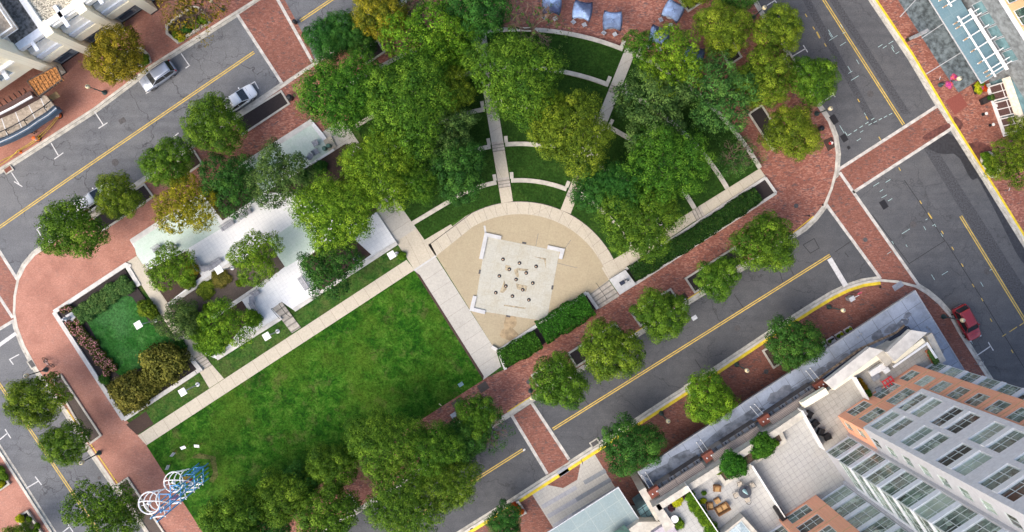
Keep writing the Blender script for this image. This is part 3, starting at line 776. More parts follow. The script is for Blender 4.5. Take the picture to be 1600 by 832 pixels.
# walled garden
gw = [(196, 414), (84, 488), (193, 656), (311, 578)]
slab('garden_soil', [(194, 420), (216, 452), (298, 566), (308, 577), (193, 650), (90, 489)], ZP, .30, M_soil)
GL = [(136, 503), (142, 496), (190, 464), (198, 462), (207, 465), (213, 474), (232, 502), (276, 536), (262, 556), (196, 586), (187, 587), (178, 580)]
sheet('garden_lawn', GL, .306, M_gardenlawn)
for pts, lab in (([(204, 417), (196, 414), (84, 488)], 'white garden wall on its upper side by the brick pavement'), ([(84, 488), (193, 656)], 'white garden wall on its left side behind the roses'), ([(193, 656), (312, 578), (300, 563)], 'white garden wall on its lower side below the brownish shrubs'), ([(197, 414), (217, 447)], 'short white garden wall piece beside the beige path')):
    zz = .48 + .003 * (len(lab) % 9); m = MB(); m.strip(PL(pts, .5), .5, zz, 0, z0=ZP)
    tag(m.build('garden_wall', M_whitest), lab, 'garden wall')

# hedge planters along the lower pavement
slab('planter_soil', [(777, 552), (917, 460), (932, 482), (790, 578)], ZP, .34, M_soil)
for pts, lab in (([(777, 550), (917, 458)], 'long pale stone planter wall between the sandy plaza and the hedge'), ([(917, 458), (934, 483)], 'short pale stone planter wall beside the wide plaza steps'), ([(768, 542), (779, 549), (790, 578)], 'pale stone planter end at the foot of the wide concrete walk')):
    zz = .48 + .003 * (len(lab) % 7); m = MB(); m.strip(PL(pts, .5), .38, zz, 0, z0=ZP)
    tag(m.build('planter_wall', M_whitest), lab, 'planter wall')
slab('planter_soil', [(1196, 279), (1211, 302), (993, 442), (980, 421)], ZP, .30, M_soil)
for pts, lab in (([(978, 421), (1196, 278)], 'long white stone kerb between the terrace side path and the dark hedge'), ([(1196, 278), (1213, 302)], 'short white stone kerb closing the upper end of the long dark hedge'), ([(1213, 302), (993, 444)], 'long white stone kerb between the dark hedge and the brick pavement')):
    zz = .44 + .003 * (len(lab) % 7); m = MB(); m.strip(PL(pts, .45), .32, zz, 0, z0=ZP)
    tag(m.build('planter_wall', M_whitest), lab, 'planter wall')
from mathutils import noise as mnoise
# ================================================================== VEGETATION
def leaf_mesh(name, quads):
    """quads: list of (centre, normal, size, t, jitter) -> one mesh of small folded leaves"""
    rnd = random.Random(name)
    V, F, COL = [], [], []
    for c, nrm, sz, t, j in quads:
        a = nrm.orthogonal().normalized(); b = nrm.cross(a)
        an = rnd.random() * 6.283; ca, sa = math.cos(an), math.sin(an)
        u = (a * ca + b * sa) * sz; v = (b * ca - a * sa) * sz * .62
        k = len(V); up = nrm * sz * .16
        V += [c - u, c + v * .9 + up, c + u * 1.05, c - v * .9 + up]
        F.append((k, k + 1, k + 2, k + 3)); COL += [t, j, 0, 1] * 4
    me = bpy.data.meshes.new(name)
    me.from_pydata([tuple(v) for v in V], [], F)
    ca = me.color_attributes.new('leaf', 'FLOAT_COLOR', 'CORNER')
    ca.data.foreach_set('color', COL)
    me.materials.append(LM['street'])
    return me
def rdir(rnd, zmin=-1.0):
    while True:
        z = rnd.uniform(zmin, 1); a = rnd.uniform(0, 6.2832); r = math.sqrt(max(0, 1 - z * z))
        return Vector((r * math.cos(a), r * math.sin(a), z))
def crown_mesh(name, seed, lumps=70, lump_r=(.15, .27), per=120, leaf=.05, flat=.72, shell=(.45, .86), jitter=.5, spacing=.66, inner=900, lobes=.13, gaps=0.0, twiggy=0.0, fill=2.4):
    rnd = random.Random(seed)
    ph = [rnd.uniform(0, 6.28) for _ in range(5)]
    def rad(d):
        a = math.atan2(d.y, d.x)
        return 1 + lobes * (math.sin(2 * a + ph[0]) * .55 + math.sin(3 * a + ph[1]) * .7 + math.sin(5 * a + ph[2]) * .6 + math.sin(8 * a + ph[3]) * .35)
    Q = []
    cs = []
    tries = 0
    while len(cs) < lumps and tries < 9000:
        tries += 1
        deep = len(cs) > lumps * .72
        d = rdir(rnd, -.35); r = (rnd.uniform(shell[1] - .16, shell[1]) if not deep else rnd.uniform(*shell) * .8) * rad(d)
        c = Vector((d.x * r, d.y * r, d.z * r * flat))
        lr = rnd.uniform(*lump_r)
        if tries > 3000: deep = True
        if any((c - q).length < spacing * (lr + s) for q, s, _ in cs): continue
        if gaps and rnd.random() < gaps and d.z > 0: continue
        cs.append((c, lr, min(1, max(0, rnd.gauss(.45, .25)))))
    for c, lr, t0 in cs:
        n = int(per * (lr / .2) ** 2)
        sx = rnd.uniform(.8, 1.25); sy = rnd.uniform(.8, 1.25)
        for _ in range(n):
            d = rdir(rnd, -.5)
            rr = lr * rnd.choice((rnd.uniform(.82, 1.06), rnd.uniform(.82, 1.06), rnd.uniform(.4, 1.2)))
            p = c + Vector((d.x * rr * sx, d.y * rr * sy, d.z * rr * .85))
            nrm = (d + rdir(rnd) * jitter + Vector((0, 0, .35))).normalized()
            Q.append((p, nrm, leaf * rnd.uniform(.65, 1.3), min(1, max(0, t0 + .08 * d.z + rnd.gauss(0, .13))), rnd.random()))  # leaf tone rises toward each lump's top: light painted into the colour
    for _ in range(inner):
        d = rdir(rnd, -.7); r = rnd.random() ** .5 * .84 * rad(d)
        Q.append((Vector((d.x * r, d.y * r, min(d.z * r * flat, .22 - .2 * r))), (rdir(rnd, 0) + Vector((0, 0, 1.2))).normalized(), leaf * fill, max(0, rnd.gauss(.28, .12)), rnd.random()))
    # stray sprigs past the outline
    for _ in range(int(lumps * 3)):
        d = rdir(rnd, -.2); r = rad(d) * rnd.uniform(.88, 1.06)
        p0 = Vector((d.x * r, d.y * r, d.z * r * flat)); t0 = rnd.uniform(.3, .7)
        for _ in range(5):
            Q.append((p0 + rdir(rnd) * leaf * 1.6, (d + rdir(rnd) * .8).normalized(), leaf * rnd.uniform(.6, 1.1), t0 + rnd.gauss(0, .1), rnd.random()))
    return leaf_mesh(name, Q)

KM = {}
for i in range(4): KM['round', i] = crown_mesh(f'crown_round_{i}', 100 + i, 95, (.13, .23), 330, .025, .80, (.35, .88), .28, .82, 1100, .14)
for i in range(3): KM['big', i] = crown_mesh(f'crown_wide_{i}', 200 + i, 210, (.085, .16), 360, .018, .72, (.3, .93), .30, .84, 2000, .15, fill=3.0)
for i in range(3): KM['airy', i] = crown_mesh(f'crown_airy_{i}', 300 + i, 150, (.07, .16), 210, .026, .72, (.2, .98), .6, .66, 420, .20, .08)
for i in range(2): KM['thin', i] = crown_mesh(f'crown_thin_{i}', 400 + i, 75, (.07, .14), 80, .028, .7, (.3, 1.0), 1.0, .6, 120, .22, .3)
for i in range(2): KM['bare', i] = crown_mesh(f'crown_bare_{i}', 450 + i, 34, (.05, .09), 16, .032, .7, (.4, 1.02), 1.2, .58, 25, .2, .3)
for i in range(3): KM['shrub', i] = crown_mesh(f'shrub_crown_{i}', 500 + i, 46, (.2, .32), 90, .062, .62, (.35, .8), .6, .6, 300, .1)

for i in range(2):
    rp = random.Random(700 + i); Q = []
    for _ in range(30):
        d = rdir(rp, -.1); p = Vector((d.x * rp.uniform(.5, .95), d.y * rp.uniform(.5, .95), d.z * .62 + .22))
        for _ in range(7): Q.append((p + rdir(rp) * .07, (d + rdir(rp) * .7 + Vector((0, 0, .6))).normalized(), .12, rp.random(), rp.random()))
    KM['petal', i] = leaf_mesh(f'blossoms_{i}', Q); KM['petal', i].materials[0] = LM['rosefl']
def trunk_mesh(name, seed, twigs=0, spread=.55, thick=1.0):
    """unit height trunk with limbs, standing on z = 0; crown centre is near z = .62"""
    rnd = random.Random(seed); m = MB()
    m.tube((0, 0, 0), (.005, 0, .06), .034, .024, 8); m.tube((.005, 0, .06), (0, .01, .42), .024, .017, 8)
    def branch(p, d, ln, r, lvl):
        q = p + d * ln
        m.tube(p, q, r * thick, r * .6 * thick, 6, False)
        if lvl <= 0: return
        for _ in range(3 if lvl > 1 else 2 + (twigs > 0)):
            e = (d + rdir(rnd) * .75 + Vector((0, 0, .12))).normalized()
            branch(q, e, ln * rnd.uniform(.6, .82), r * .6, lvl - 1)
    for k in range(6):
        a = k * 1.047 + rnd.uniform(-.3, .3)
        branch(Vector((0, .01, .36 + .03 * (k % 3))), Vector((math.cos(a) * spread, math.sin(a) * spread, .75)).normalized(), .19, .012, 2 + twigs)
    me = bpy.data.meshes.new(name); m.bm.to_mesh(me); m.bm.free(); me.materials.append(M_bark)
    return me
TM = [trunk_mesh('trunk_a', 1), trunk_mesh('trunk_b', 2)]
TW = [trunk_mesh('trunk_twiggy_a', 3, 2, .85, 1.7), trunk_mesh('trunk_twiggy_b', 4, 2, .9, 1.7)]
tree_n = [0]
def tree(px, py, rpx, kind, mat, label, h=None, cat='tree', group=None, zg=ZP, rot=None, name='tree', sq=1.0):
    i = tree_n[0]; tree_n[0] += 1
    rnd = random.Random(i * 77 + 5)
    rm = rpx / S
    h = h or (2.6 + rm * 1.35)
    zc = zg + h * .62
    k = (H - zc) / H
    r = rpx * k / S
    g = P(px, py, zc)
    root = empty(name, (g.x, g.y, zg), rnd.uniform(0, 6.28) if rot is None else rot, label, cat, group)
    tm = (TW if kind in ('thin', 'bare') else TM)[i % 2]
    t = bpy.data.objects.new('trunk', tm); C.objects.link(t); t.parent = root
    ts = r / .55 if kind in ('thin', 'bare') else r * 1.25
    t.scale = (ts, ts, h)
    nv = max(v for kk, v in KM if kk == kind) + 1
    c = bpy.data.objects.new('crown', KM[kind, i % nv]); C.objects.link(c); c.parent = root
    c.location = (0, 0, h * .62); c.scale = (r, r * sq, max(r * 1.05, h * .38))
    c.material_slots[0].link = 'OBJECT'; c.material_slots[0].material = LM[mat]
    if kind in ('thin', 'bare'):
        t.material_slots[0].link = 'OBJECT'; t.material_slots[0].material = M_twig
    return root
GS, GA, GT = 'street trees along the kerbs', 'shade trees of the terraced lawn', 'garden trees of the paved terrace'
# north street
tree(182, 87, 46, 'round', 'amber', 'amber green street tree behind the silver SUV', group=GS)
tree(300, 14, 50, 'thin', 'amber', 'nearly bare amber tree above the shrub planter at the top left', group=GS)
tree(112, 359, 50, 'round', 'street', 'round green street tree at the left end of the upper row', group=GS)
tree(184, 307, 37, 'round', 'olive', 'yellowish green street tree half covering the white parked van', group=GS)
tree(263, 254, 41, 'round', 'street', 'round street tree between two square tree pits on the upper pavement', group=GS)
tree(334, 196, 48, 'round', 'street', 'large street tree next to the white parked car', group=GS)
tree(508, 62, 34, 'round', 'deep', 'dark green small tree right of the upper brick crossing', group=GS)
tree(537, 52, 34, 'round', 'deep', 'dark green tree beside the white parking mark at the top', group=GS)
tree(594, 20, 46, 'round', 'gold', 'yellow leaved tree at the upper edge of the park', group=GS)
tree(563, 60, 30, 'round', 'deep', 'small dark tree below the yellow leaved tree', group=GS)
tree(628, 12, 28, 'thin', 'grey', 'thin grey tree at the top edge behind the yellow leaved tree', group=GS)
# terraced lawn
tree(745, 14, 52, 'round', 'deep', 'dense dark green tree at the top edge left of the umbrellas', 8.5, group=GA)
tree(665, 62, 60, 'airy', 'lime', 'bright lime tree at the upper left of the terraced lawn', 8.5, group=GA)
tree(712, 70, 42, 'airy', 'lime', 'smaller lime tree beside the upper end of the middle path', 8, group=GA)
tree(834, 40, 54, 'bare', 'grey', 'leafless brown tree in front of the left blue umbrella', 8, group=GA)
tree(534, 146, 66, 'big', 'big', 'broad green tree beside the upper brick crossing', 9.5, group=GA)
tree(640, 160, 78, 'big', 'big', 'largest spreading tree on the left of the terraced lawn', 11, group=GA)
tree(706, 142, 36, 'big', 'olive', 'olive tree touching the third seat wall left of the middle path', 9, group=GA)
tree(592, 266, 62, 'big', 'lime', 'wide yellowish green tree over the upper end of the concrete walk', 10, group=GA)
tree(655, 288, 32, 'big', 'big', 'green tree overhanging the left ends of the lower seat walls', 9, group=GA)
tree(716, 268, 50, 'round', 'deep', 'dark blue green tree left of the middle path near the lowest seat wall', 8, group=GA)
tree(700, 205, 44, 'airy', 'grey', 'thin grey green tree left of the middle path', 8, group=GA)
tree(806, 122, 74, 'big', 'big', 'huge green tree in the middle of the upper terraces', 11, group=GA)
tree(893, 208, 66, 'big', 'olive', 'olive yellow tree between the two stepped paths', 10.5, group=GA)
tree(862, 172, 32, 'big', 'lime', 'bright green tree between the huge green tree and the olive yellow one', 9.5, group=GA)
tree(1050, 98, 50, 'airy', 'lime', 'half bare lime tree below the blue umbrellas', 8.5, group=GA)
tree(998, 72, 24, 'airy', 'big', 'small leafy tree beside the lowest blue umbrella', 7.5, group=GA)
tree(1018, 172, 60, 'airy', 'grey', 'grey green see-through tree over the fourth seat wall', 8, group=GA)
tree(1124, 148, 58, 'airy', 'blue', 'blue green loose tree over the outermost seat wall', 8.5, group=GA)
tree(1150, 244, 34, 'thin', 'blue', 'small half dead tree at the right corner of the terraced lawn', 6, group=GA)
tree(1038, 262, 70, 'big', 'big', 'rounded green tree in the right part of the terraced lawn', 10.5, group=GA)
tree(972, 292, 40, 'big', 'deep', 'darker green tree between the right stepped path and the rounded tree', 10, group=GA)
tree(1000, 347, 62, 'big', 'big', 'green tree hanging over the lower end of the dark hedge', 10, group=GA)
tree(930, 288, 42, 'round', 'deep', 'dark green tree beside the lower end of the right stepped path', 8, group=GA)
# east side
tree(1130, 46, 44, 'round', 'olive', 'olive street tree right of the blue umbrellas', group=GS)
tree(1214, 48, 40, 'round', 'olive', 'olive street tree at the kerb by the top parking mark', group=GS)
tree(1190, 124, 48, 'round', 'olive', 'olive street tree in the middle of the right hand group', group=GS)
tree(1270, 125, 40, 'round', 'street', 'dark street tree leaning over the right hand street', group=GS)
tree(1236, 208, 44, 'round', 'olive', 'olive street tree left of the fire hydrant', group=GS)
tree(1150, -10, 32, 'round', 'deep', 'dark street tree cut by the top edge, right of the umbrellas', group=GS)
tree(1085, -12, 26, 'round', 'olive', 'small tree cut by the top edge in a square planter', group=GS)
# lower street, north side
tree(1195, 381, 49, 'round', 'street', 'dense green street tree near the rounded pavement corner', group=GS)
tree(1121, 435, 35, 'round', 'street', 'small street tree in the long tree pit left of the dense green one', group=GS)
tree(1033, 491, 43, 'round', 'street', 'street tree on the kerb above the small square drain', group=GS)
tree(955, 548, 50, 'round', 'olive', 'olive street tree opposite the wide plaza steps', group=GS)
tree(873, 597, 45, 'round', 'street', 'street tree right of the centre brick crossing', group=GS)
tree(745, 652, 36, 'round', 'street', 'small street tree left of the centre brick crossing', group=GS)
tree(762, 672, 38, 'thin', 'deep', 'thin tree with pale bare limbs over the kerb', group=GS)
tree(724, 690, 40, 'round', 'deep', 'dark tree behind the thin pale limbed one', group=GS)
GB = 'big trees along the lower edge of the meadow'
tree(600, 690, 57, 'big', 'street', 'tall dense tree at the lower right edge of the meadow', 10, group=GB)
tree(676, 704, 46, 'big', 'street', 'wide tree between the tall dense one and the street', 10, group=GB)
tree(628, 786, 60, 'big', 'street', 'light green tree reaching over the yellow lines at the bottom', 10, group=GB)
tree(702, 756, 46, 'big', 'street', 'green tree leaning over the asphalt at the bottom centre', 9.5, group=GB)
tree(521, 728, 40, 'round', 'street', 'lighter round tree on the brick strip below the meadow', group=GB)
tree(441, 775, 46, 'round', 'street', 'rounded green tree on the lower edge of the meadow', group=GB)
tree(470, 752, 30, 'round', 'deep', 'small dark tree behind the rounded green one', group=GB)
tree(510, 810, 54, 'round', 'street', 'bright green tree at the bottom edge left of the street', group=GB)
tree(368, 812, 52, 'round', 'street', 'green tree at the bottom edge left of the meadow corner', group=GB)
tree(425, 826, 34, 'round', 'deep', 'dark tree at the bottom edge between two lighter ones', group=GB)
# west street
tree(58, 625, 49, 'round', 'olive', 'olive street tree over the yellow lines of the left street', group=GS, sq=.85)
tree(103, 692, 37, 'round', 'street', 'small green street tree between two lamp posts of the left street', group=GS)
tree(158, 798, 50, 'airy', 'street', 'loose green street tree in the lowest tree pit of the left street', group=GS)
tree(195, 800, 30, 'airy', 'street', 'small green tree beside the wire sculpture', 5, group=GS)
tree(28, 842, 26, 'round', 'olive', 'tree top peeping in at the bottom left corner', group=GS)
# south pavement
tree(1240, 535, 44, 'round', 'deep', 'dark green loose tree beside the white planter boxes', 7, group=GS)
tree(1108, 622, 41, 'round', 'lime', 'bright lime street tree on the lower pavement', group=GS)
tree(986, 696, 48, 'round', 'deep', 'large dark street tree by the zinc roof corner', 7.5, group=GS)
tree(789, 815, 30, 'round', 'deep', 'small dark tree beside the red flower planter', group=GS)
tree(1582, 252, 38, 'airy', 'olive', 'yellowish tree in the oval planter at the right edge', 6, group=GS)
tree(1600, 205, 26, 'airy', 'olive', 'yellowish tree cut by the right edge', 6, group=GS)
# paved terrace
tree(292, 322, 46, 'airy', 'yellow', 'yellow sparse tree on the green paving', 6.5, group=GT)
tree(360, 286, 46, 'airy', 'deep', 'dark green tree in the mulch bed above the white terrace', 6, group=GT)
tree(440, 278, 50, 'airy', 'grey', 'grey green see-through tree by the purple table', 7.5, group=GT)
tree(524, 332, 66, 'big', 'lime', 'largest bright green tree of the paved terrace', 9.5, group=GT)
tree(560, 262, 34, 'airy', 'olive', 'small olive tree near the green litter bins', 7, group=GT)
tree(516, 422, 44, 'airy', 'deep', 'dark leafy tree over the terrace retaining wall', 6.5, group=GT)
tree(268, 418, 36, 'airy', 'lime', 'light green tree in the square bed beside the beige path', 5.5, group=GT)
tree(400, 402, 40, 'airy', 'lime', 'light green tree in the bed between the two white paved strips', 5.8, group=GT)
tree(280, 500, 32, 'airy', 'grey', 'soft grey green tree in the bed corner by the beige path', 4.5, group=GT)
tree(355, 508, 40, 'airy', 'lime', 'green tree in the bed left of the railed stairs', 5.5, group=GT)
tree(318, 528, 20, 'airy', 'shrub', 'small green tree next to the beige path stairs', 4, group=GT)

# shrubs
shrub_n = [0]
def shrub(px, py, rpx, mat, label, h=.9, z=.3, group=None, name='shrub', kind='shrub', cat='shrub', sq=1.0, rot=None):
    i = shrub_n[0]; shrub_n[0] += 1
    rnd = random.Random(i * 31 + 7)
    g = P(px, py, z + h * .5); r = rpx * (H - z - h * .5) / (H * S)
    o = bpy.data.objects.new(name, KM[kind, i % 3]); C.objects.link(o)
    o.location = (g.x, g.y, z + h * .42); o.scale = (r, r * sq, h * .62 / .62 * .9)
    o.rotation_euler = (0, 0, rnd.uniform(0, 6.28) if rot is None else rot)
    o.material_slots[0].link = 'OBJECT'; o.material_slots[0].material = LM[mat]
    if mat == 'rose':
        f = bpy.data.objects.new('blossoms', KM['petal', i % 2]); C.objects.link(f); f.parent = o
    return tag(o, label, cat, group)
rnd = random.Random(9)
for i in range(24):      # hydrangea row
    t = (i % 12) / 11.; row = i // 12
    x = 122 + 72 * t + row * 8 + rnd.uniform(-3, 3); y = 492 - 50 * t + row * 10 - 4 + rnd.uniform(-3, 3)
    shrub(x, y, 8.5, 'hydr', 'green hydrangea bush in the double row under the upper garden wall', .8, .3, 'hydrangea bushes')
for x, y in ((205, 444), (198, 452), (190, 436)): shrub(x, y, 5, 'hydr', 'small young hydrangea in the bare soil corner of the walled garden', .5, .3, 'young hydrangeas')
for i in range(22):      # roses
    t = (i % 11) / 10.; row = i // 11
    x = 110 + 58 * t + row * 8 + rnd.uniform(-3, 3); y = 508 + 72 * t - row * 4 + rnd.uniform(-3, 3)
    shrub(x, y, 6.5, 'rose', 'pink flowering rose bush along the left garden wall', .75, .3, 'pink rose bushes')
for x, y in ((98, 485), (105, 481), (110, 483)): shrub(x, y, 5, 'rose', 'pink rose bush in the outer corner of the walled garden', .6, .3, 'corner roses')
shrub(122, 503, 6.5, 'olive', 'yellowish round bush beside the white stone block in the garden corner', .6)
shrub(163, 593, 9, 'deep', 'dark green round bush at the lower end of the roses', .8)
shrub(228, 482, 14, 'olive', 'yellow green bush on the right edge of the garden lawn', 1.2)
shrub(240, 492, 9, 'olive', 'small yellow green bush behind the square garden lamp', .9)
shrub(255, 569, 36, 'brown', 'large olive brown bush at the lower right of the garden lawn', 3.2, kind='shrub')
shrub(206, 613, 33, 'brown', 'large olive brown bush at the bottom corner of the garden lawn', 3.0)
shrub(234, 598, 24, 'brown', 'middle olive brown bush between the two large ones', 2.6)
shrub(280, 543, 12, 'deep', 'dark bush in the right corner of the garden lawn', .8)
shrub(300, 420, 13, 'amber', 'amber edged low bush in the square bed of the terrace', .8, TZ)
shrub(294, 440, 13, 'olive', 'olive low bush in the square bed of the terrace', .8, TZ)
shrub(322, 453, 15, 'olive', 'low olive ground shrub in the grey mulch bed', .4, TZ); shrub(345, 436, 15, 'brown', 'low brownish ground shrub in the grey mulch bed', .4, TZ)
shrub(325, 483, 9, 'shrub', 'round bright green bush in the grey mulch bed', .8, TZ); shrub(343, 478, 9, 'grey', 'round grey green bush in the grey mulch bed', .7, TZ)
shrub(374, 443, 6, 'shrub', 'small bright bush under the light green tree', .5, TZ)
shrub(305, 510, 20, 'big', 'clipped green bush beside the white coping wall', 1.3, TZ); shrub(290, 495, 18, 'big', 'clipped green bush by the beige path', 1.3, TZ)
shrub(395, 498, 14, 'shrub', 'green bush next to the railed stairs', 1.0, TZ); shrub(330, 540, 20, 'shrub', 'green bush above the retaining wall', 1.0, TZ)
shrub(500, 262, 12, 'deep', 'dark bush below the green paving corner', 1.0, TZ); shrub(478, 276, 12, 'deep', 'dark bush beside the grey lounge chairs', 1.0, TZ)
shrub(628, 400, 7, 'shrub', 'small bush around the square lamp by the walk', .5, .14)
# clipped hedges: box-like masses of leaves
def hedge(pts_c, w, h, mat, label, z=.3, leaf=.11, dens=260, seed=1):
    rnd = random.Random(seed); Q = []
    q = PL(pts_c, z + h)
    o0 = Vector((q[0].x, q[0].y, z))
    for a, b in zip(q, q[1:]):
        d = b - a; ln = d.length; d.normalize(); nn = Vector((-d.y, d.x, 0))
        for _ in range(int(ln * w * dens)):
            t = rnd.random() * ln; s = rnd.uniform(-1, 1)
            wob = 1 + .07 * math.sin(t * 1.3 + seed) + .05 * math.sin(t * 3.1 + s) + rnd.uniform(-.06, .06)
            lump = .14 * mnoise.noise(Vector((t * 1.1, s * w * .6, seed))) + .10 * mnoise.noise(Vector((t * 2.7, s * w * 1.4, seed + 5)))
            zz = h * (1 - .32 * abs(s) ** 4) + lump + rnd.uniform(-.16, .04)
            nrm = (Vector((0, 0, 1)) + nn * s * .7 + rdir(rnd) * .7).normalized()
            Q.append((a + d * t + nn * s * w / 2 * wob + Vector((0, 0, zz - h)) - o0, nrm, leaf * rnd.uniform(.6, 1.2), min(1, max(0, rnd.gauss(.45, .16) + lump * 1.5)), rnd.random()))
            if abs(s) > .75:
                Q.append((a + d * t + nn * (s / abs(s)) * w / 2 * wob + Vector((0, 0, -rnd.random() * h)) - o0, (nn * s + rdir(rnd) * .6).normalized(), leaf, max(0, rnd.gauss(.4, .15)), rnd.random()))
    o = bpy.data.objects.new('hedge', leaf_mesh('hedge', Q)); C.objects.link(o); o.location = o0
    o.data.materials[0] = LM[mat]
    return tag(o, label, 'hedge')
hedge([(846, 522), (922, 476)], 2.9, 1.3, 'hedge', 'bright clipped hedge block between the plaza and the brick pavement', seed=3)
hedge([(783, 563), (842, 531)], 2.3, 1.1, 'hedge', 'smaller clipped hedge block at the foot of the concrete walk', seed=4)
hedge([(988, 429), (1080, 374), (1186, 303)], 2.0, .9, 'dhedge', 'long dark hedge with reddish leaves inside the white stone kerb', seed=5)
# ================================================================== VEHICLES
def loft(secs, mat, name, parent, caps=True, smooth=True):
    """secs: list of rings of equal length"""
    bm = bmesh.new(); rings = [[bm.verts.new(p) for p in s] for s in secs]
    n = len(rings[0])
    for a, b in zip(rings, rings[1:]):
        for i in range(n):
            try: bm.faces.new((a[i], a[(i + 1) % n], b[(i + 1) % n], b[i]))
            except ValueError: pass
    if caps:
        bm.faces.new(rings[0][::-1]); bm.faces.new(rings[-1])
    bmesh.ops.recalc_face_normals(bm, faces=bm.faces)
    me = bpy.data.meshes.new(name); bm.to_mesh(me); bm.free(); me.materials.append(mat)
    if smooth: me.polygons.foreach_set('use_smooth', [True] * len(me.polygons))
    o = bpy.data.objects.new(name, me); C.objects.link(o); o.parent = parent
    return o
def car(px, py, ang, L, W, Hh, pmat, label, cat, style='sedan', name='parked_car'):
    root = empty(name, P(px, py, 0) * ((H - .8) / H), ang, label, cat, 'cars parked along the kerbs')
    hb = Hh * .60          # belt line
    def ring(x, w, zt, zb, tuck=.86):
        hw = w / 2
        pts = [(-hw * .9, zb), (-hw, zb + .14), (-hw * 1.0, zb + (zt - zb) * .55), (-hw * .97, zt - .07), (-hw * tuck, zt), (0, zt + .02), (hw * tuck, zt), (hw * .97, zt - .07), (hw, zb + (zt - zb) * .55), (hw, zb + .14), (hw * .9, zb)]
        return [Vector((x, y, z)) for y, z in pts]
    h = L / 2
    suv = style == 'suv'
    body = [ring(-h, W * .70, hb * .82, .34), ring(-h + .06, W * .84, hb * .93, .28), ring(-h + .28, W * .95, hb * 1.0, .24), ring(-h * .5, W, hb * 1.01, .22), ring(0, W, hb, .22), ring(h * .42, W, hb * .97, .22), ring(h * .70, W * .97, hb * .90, .22), ring(h - .22, W * .90, hb * .80, .25), ring(h - .05, W * .76, hb * .70, .30), ring(h, W * .60, hb * .60, .36)]
    loft(body, pmat, 'body', root)
    xr, xr2, xf2, xf = ((-h + .12, -h + .55, h * .12, h * .46) if suv else (-h + .55, -h * .38, h * .12, h * .50))
    def gring(x, w, z): return [Vector((x, y, zz)) for y, zz in ((-w / 2, hb - .04), (-w / 2 * .99, hb), (-w / 2 * .80, z), (w / 2 * .80, z), (w / 2 * .99, hb), (w / 2, hb - .04))]
    g = [gring(xr, W * .84, hb + .02), gring(xr2, W * .92, Hh - .05), gring((xr2 + xf2) / 2, W * .93, Hh - .02), gring(xf2, W * .92, Hh - .06), gring(xf, W * .86, hb + .02)]
    loft(g, M_carglass, 'cabin_glass', root, smooth=False)
    def rring(x, w, z, t=.05):
        w = w * .80
        return [Vector((x, y, zz)) for y, zz in ((-w / 2 - .02, z - t), (-w / 2, z + .015), (-w * .25, z + .04), (w * .25, z + .04), (w / 2, z + .015), (w / 2 + .02, z - t))]
    loft([rring(xr2 - .10, W * .91, Hh - .07), rring(xr2 + .1, W * .93, Hh - .035), rring((xr2 + xf2) / 2, W * .94, Hh - .01), rring(xf2 - .15, W * .93, Hh - .04), rring(xf2 + .06, W * .91, Hh - .09)], pmat, 'roof', root)
    pl = MB()
    for s in (-1, 1):
        for xa, xb in ((xf2, xf), (xr2, xr)): pl.tube((xa, s * W * .37, Hh - .07), (xb, s * W * .425, hb + .03), .035, n=6)
        pl.tube(((xf2 + xr2) / 2, s * W * .378, Hh - .05), ((xf2 + xr2) / 2 - .05, s * W * .47, hb), .03, n=6)
    pl.build('pillars', pmat, root)
    if suv:
        rk = MB()
        for s in (-1, 1): rk.tube((xr2, s * W * .33, Hh + .05), (xf2 - .2, s * W * .33, Hh + .05), .022, n=6)
        rk.build('roof_rails', M_dark, root)
    for sx in (-1, 1):
        for sy in (-1, 1):
            x = sx * h * .60; y = sy * (W / 2 - .10)
            wb = MB(); wb.tube((0, -.11, 0), (0, .11, 0), .335, n=20)
            w = wb.build('wheel', M_tyre, root); w.location = (x, y, .335)
            rb = MB(); rb.tube((0, -.118, 0), (0, .118, 0), .20, n=12); rm = rb.build('rim', M_steel, w)
    for s in (-1, 1):
        MB().box((h - .16, s * W * .33, hb * .68), (.22, .34, .12), rz=-s * .35, bevel=.03).build('headlight', M_headl, root)
        MB().box((-h + .10, s * W * .385, hb * .86), (.16, .20, .22 if not suv else .34), rz=s * .25, bevel=.03).build('tail_light', M_taill, root)
        MB().box((xf - .32, s * (W / 2 + .09), hb + .06), (.14, .20, .13), bevel=.04).build('mirror', pmat, root)
    MB().box((-h + .02, 0, .46), (.06, W * .6, .12), bevel=.02).build('bumper', M_grey, root)
    MB().box((h * .64, 0, hb * .925), (.02, W * .7, .012)).build('hood_seam', M_dark, root)
    return root
ang_n = dirang((0, 355), (398, 83))
car(246, 119, ang_n + math.pi, 4.55, 1.82, 1.70, M_pnt_silver, 'silver SUV parked at the kerb beside the amber tree', 'car', 'suv')
car(372, 155, ang_n, 4.5, 1.80, 1.40, M_pnt_white, 'white sedan parked beside the large street tree', 'car')
car(146, 312, ang_n, 4.9, 1.88, 1.72, M_pnt_white, 'white vehicle parked half hidden under the street trees of the upper row', 'car', 'suv')
car(1512, 505, dirang((1500, 484), (1527, 534)), 4.4, 1.85, 1.66, M_pnt_red, 'dark red SUV parked by the lamp post on the right hand street', 'car', 'suv')

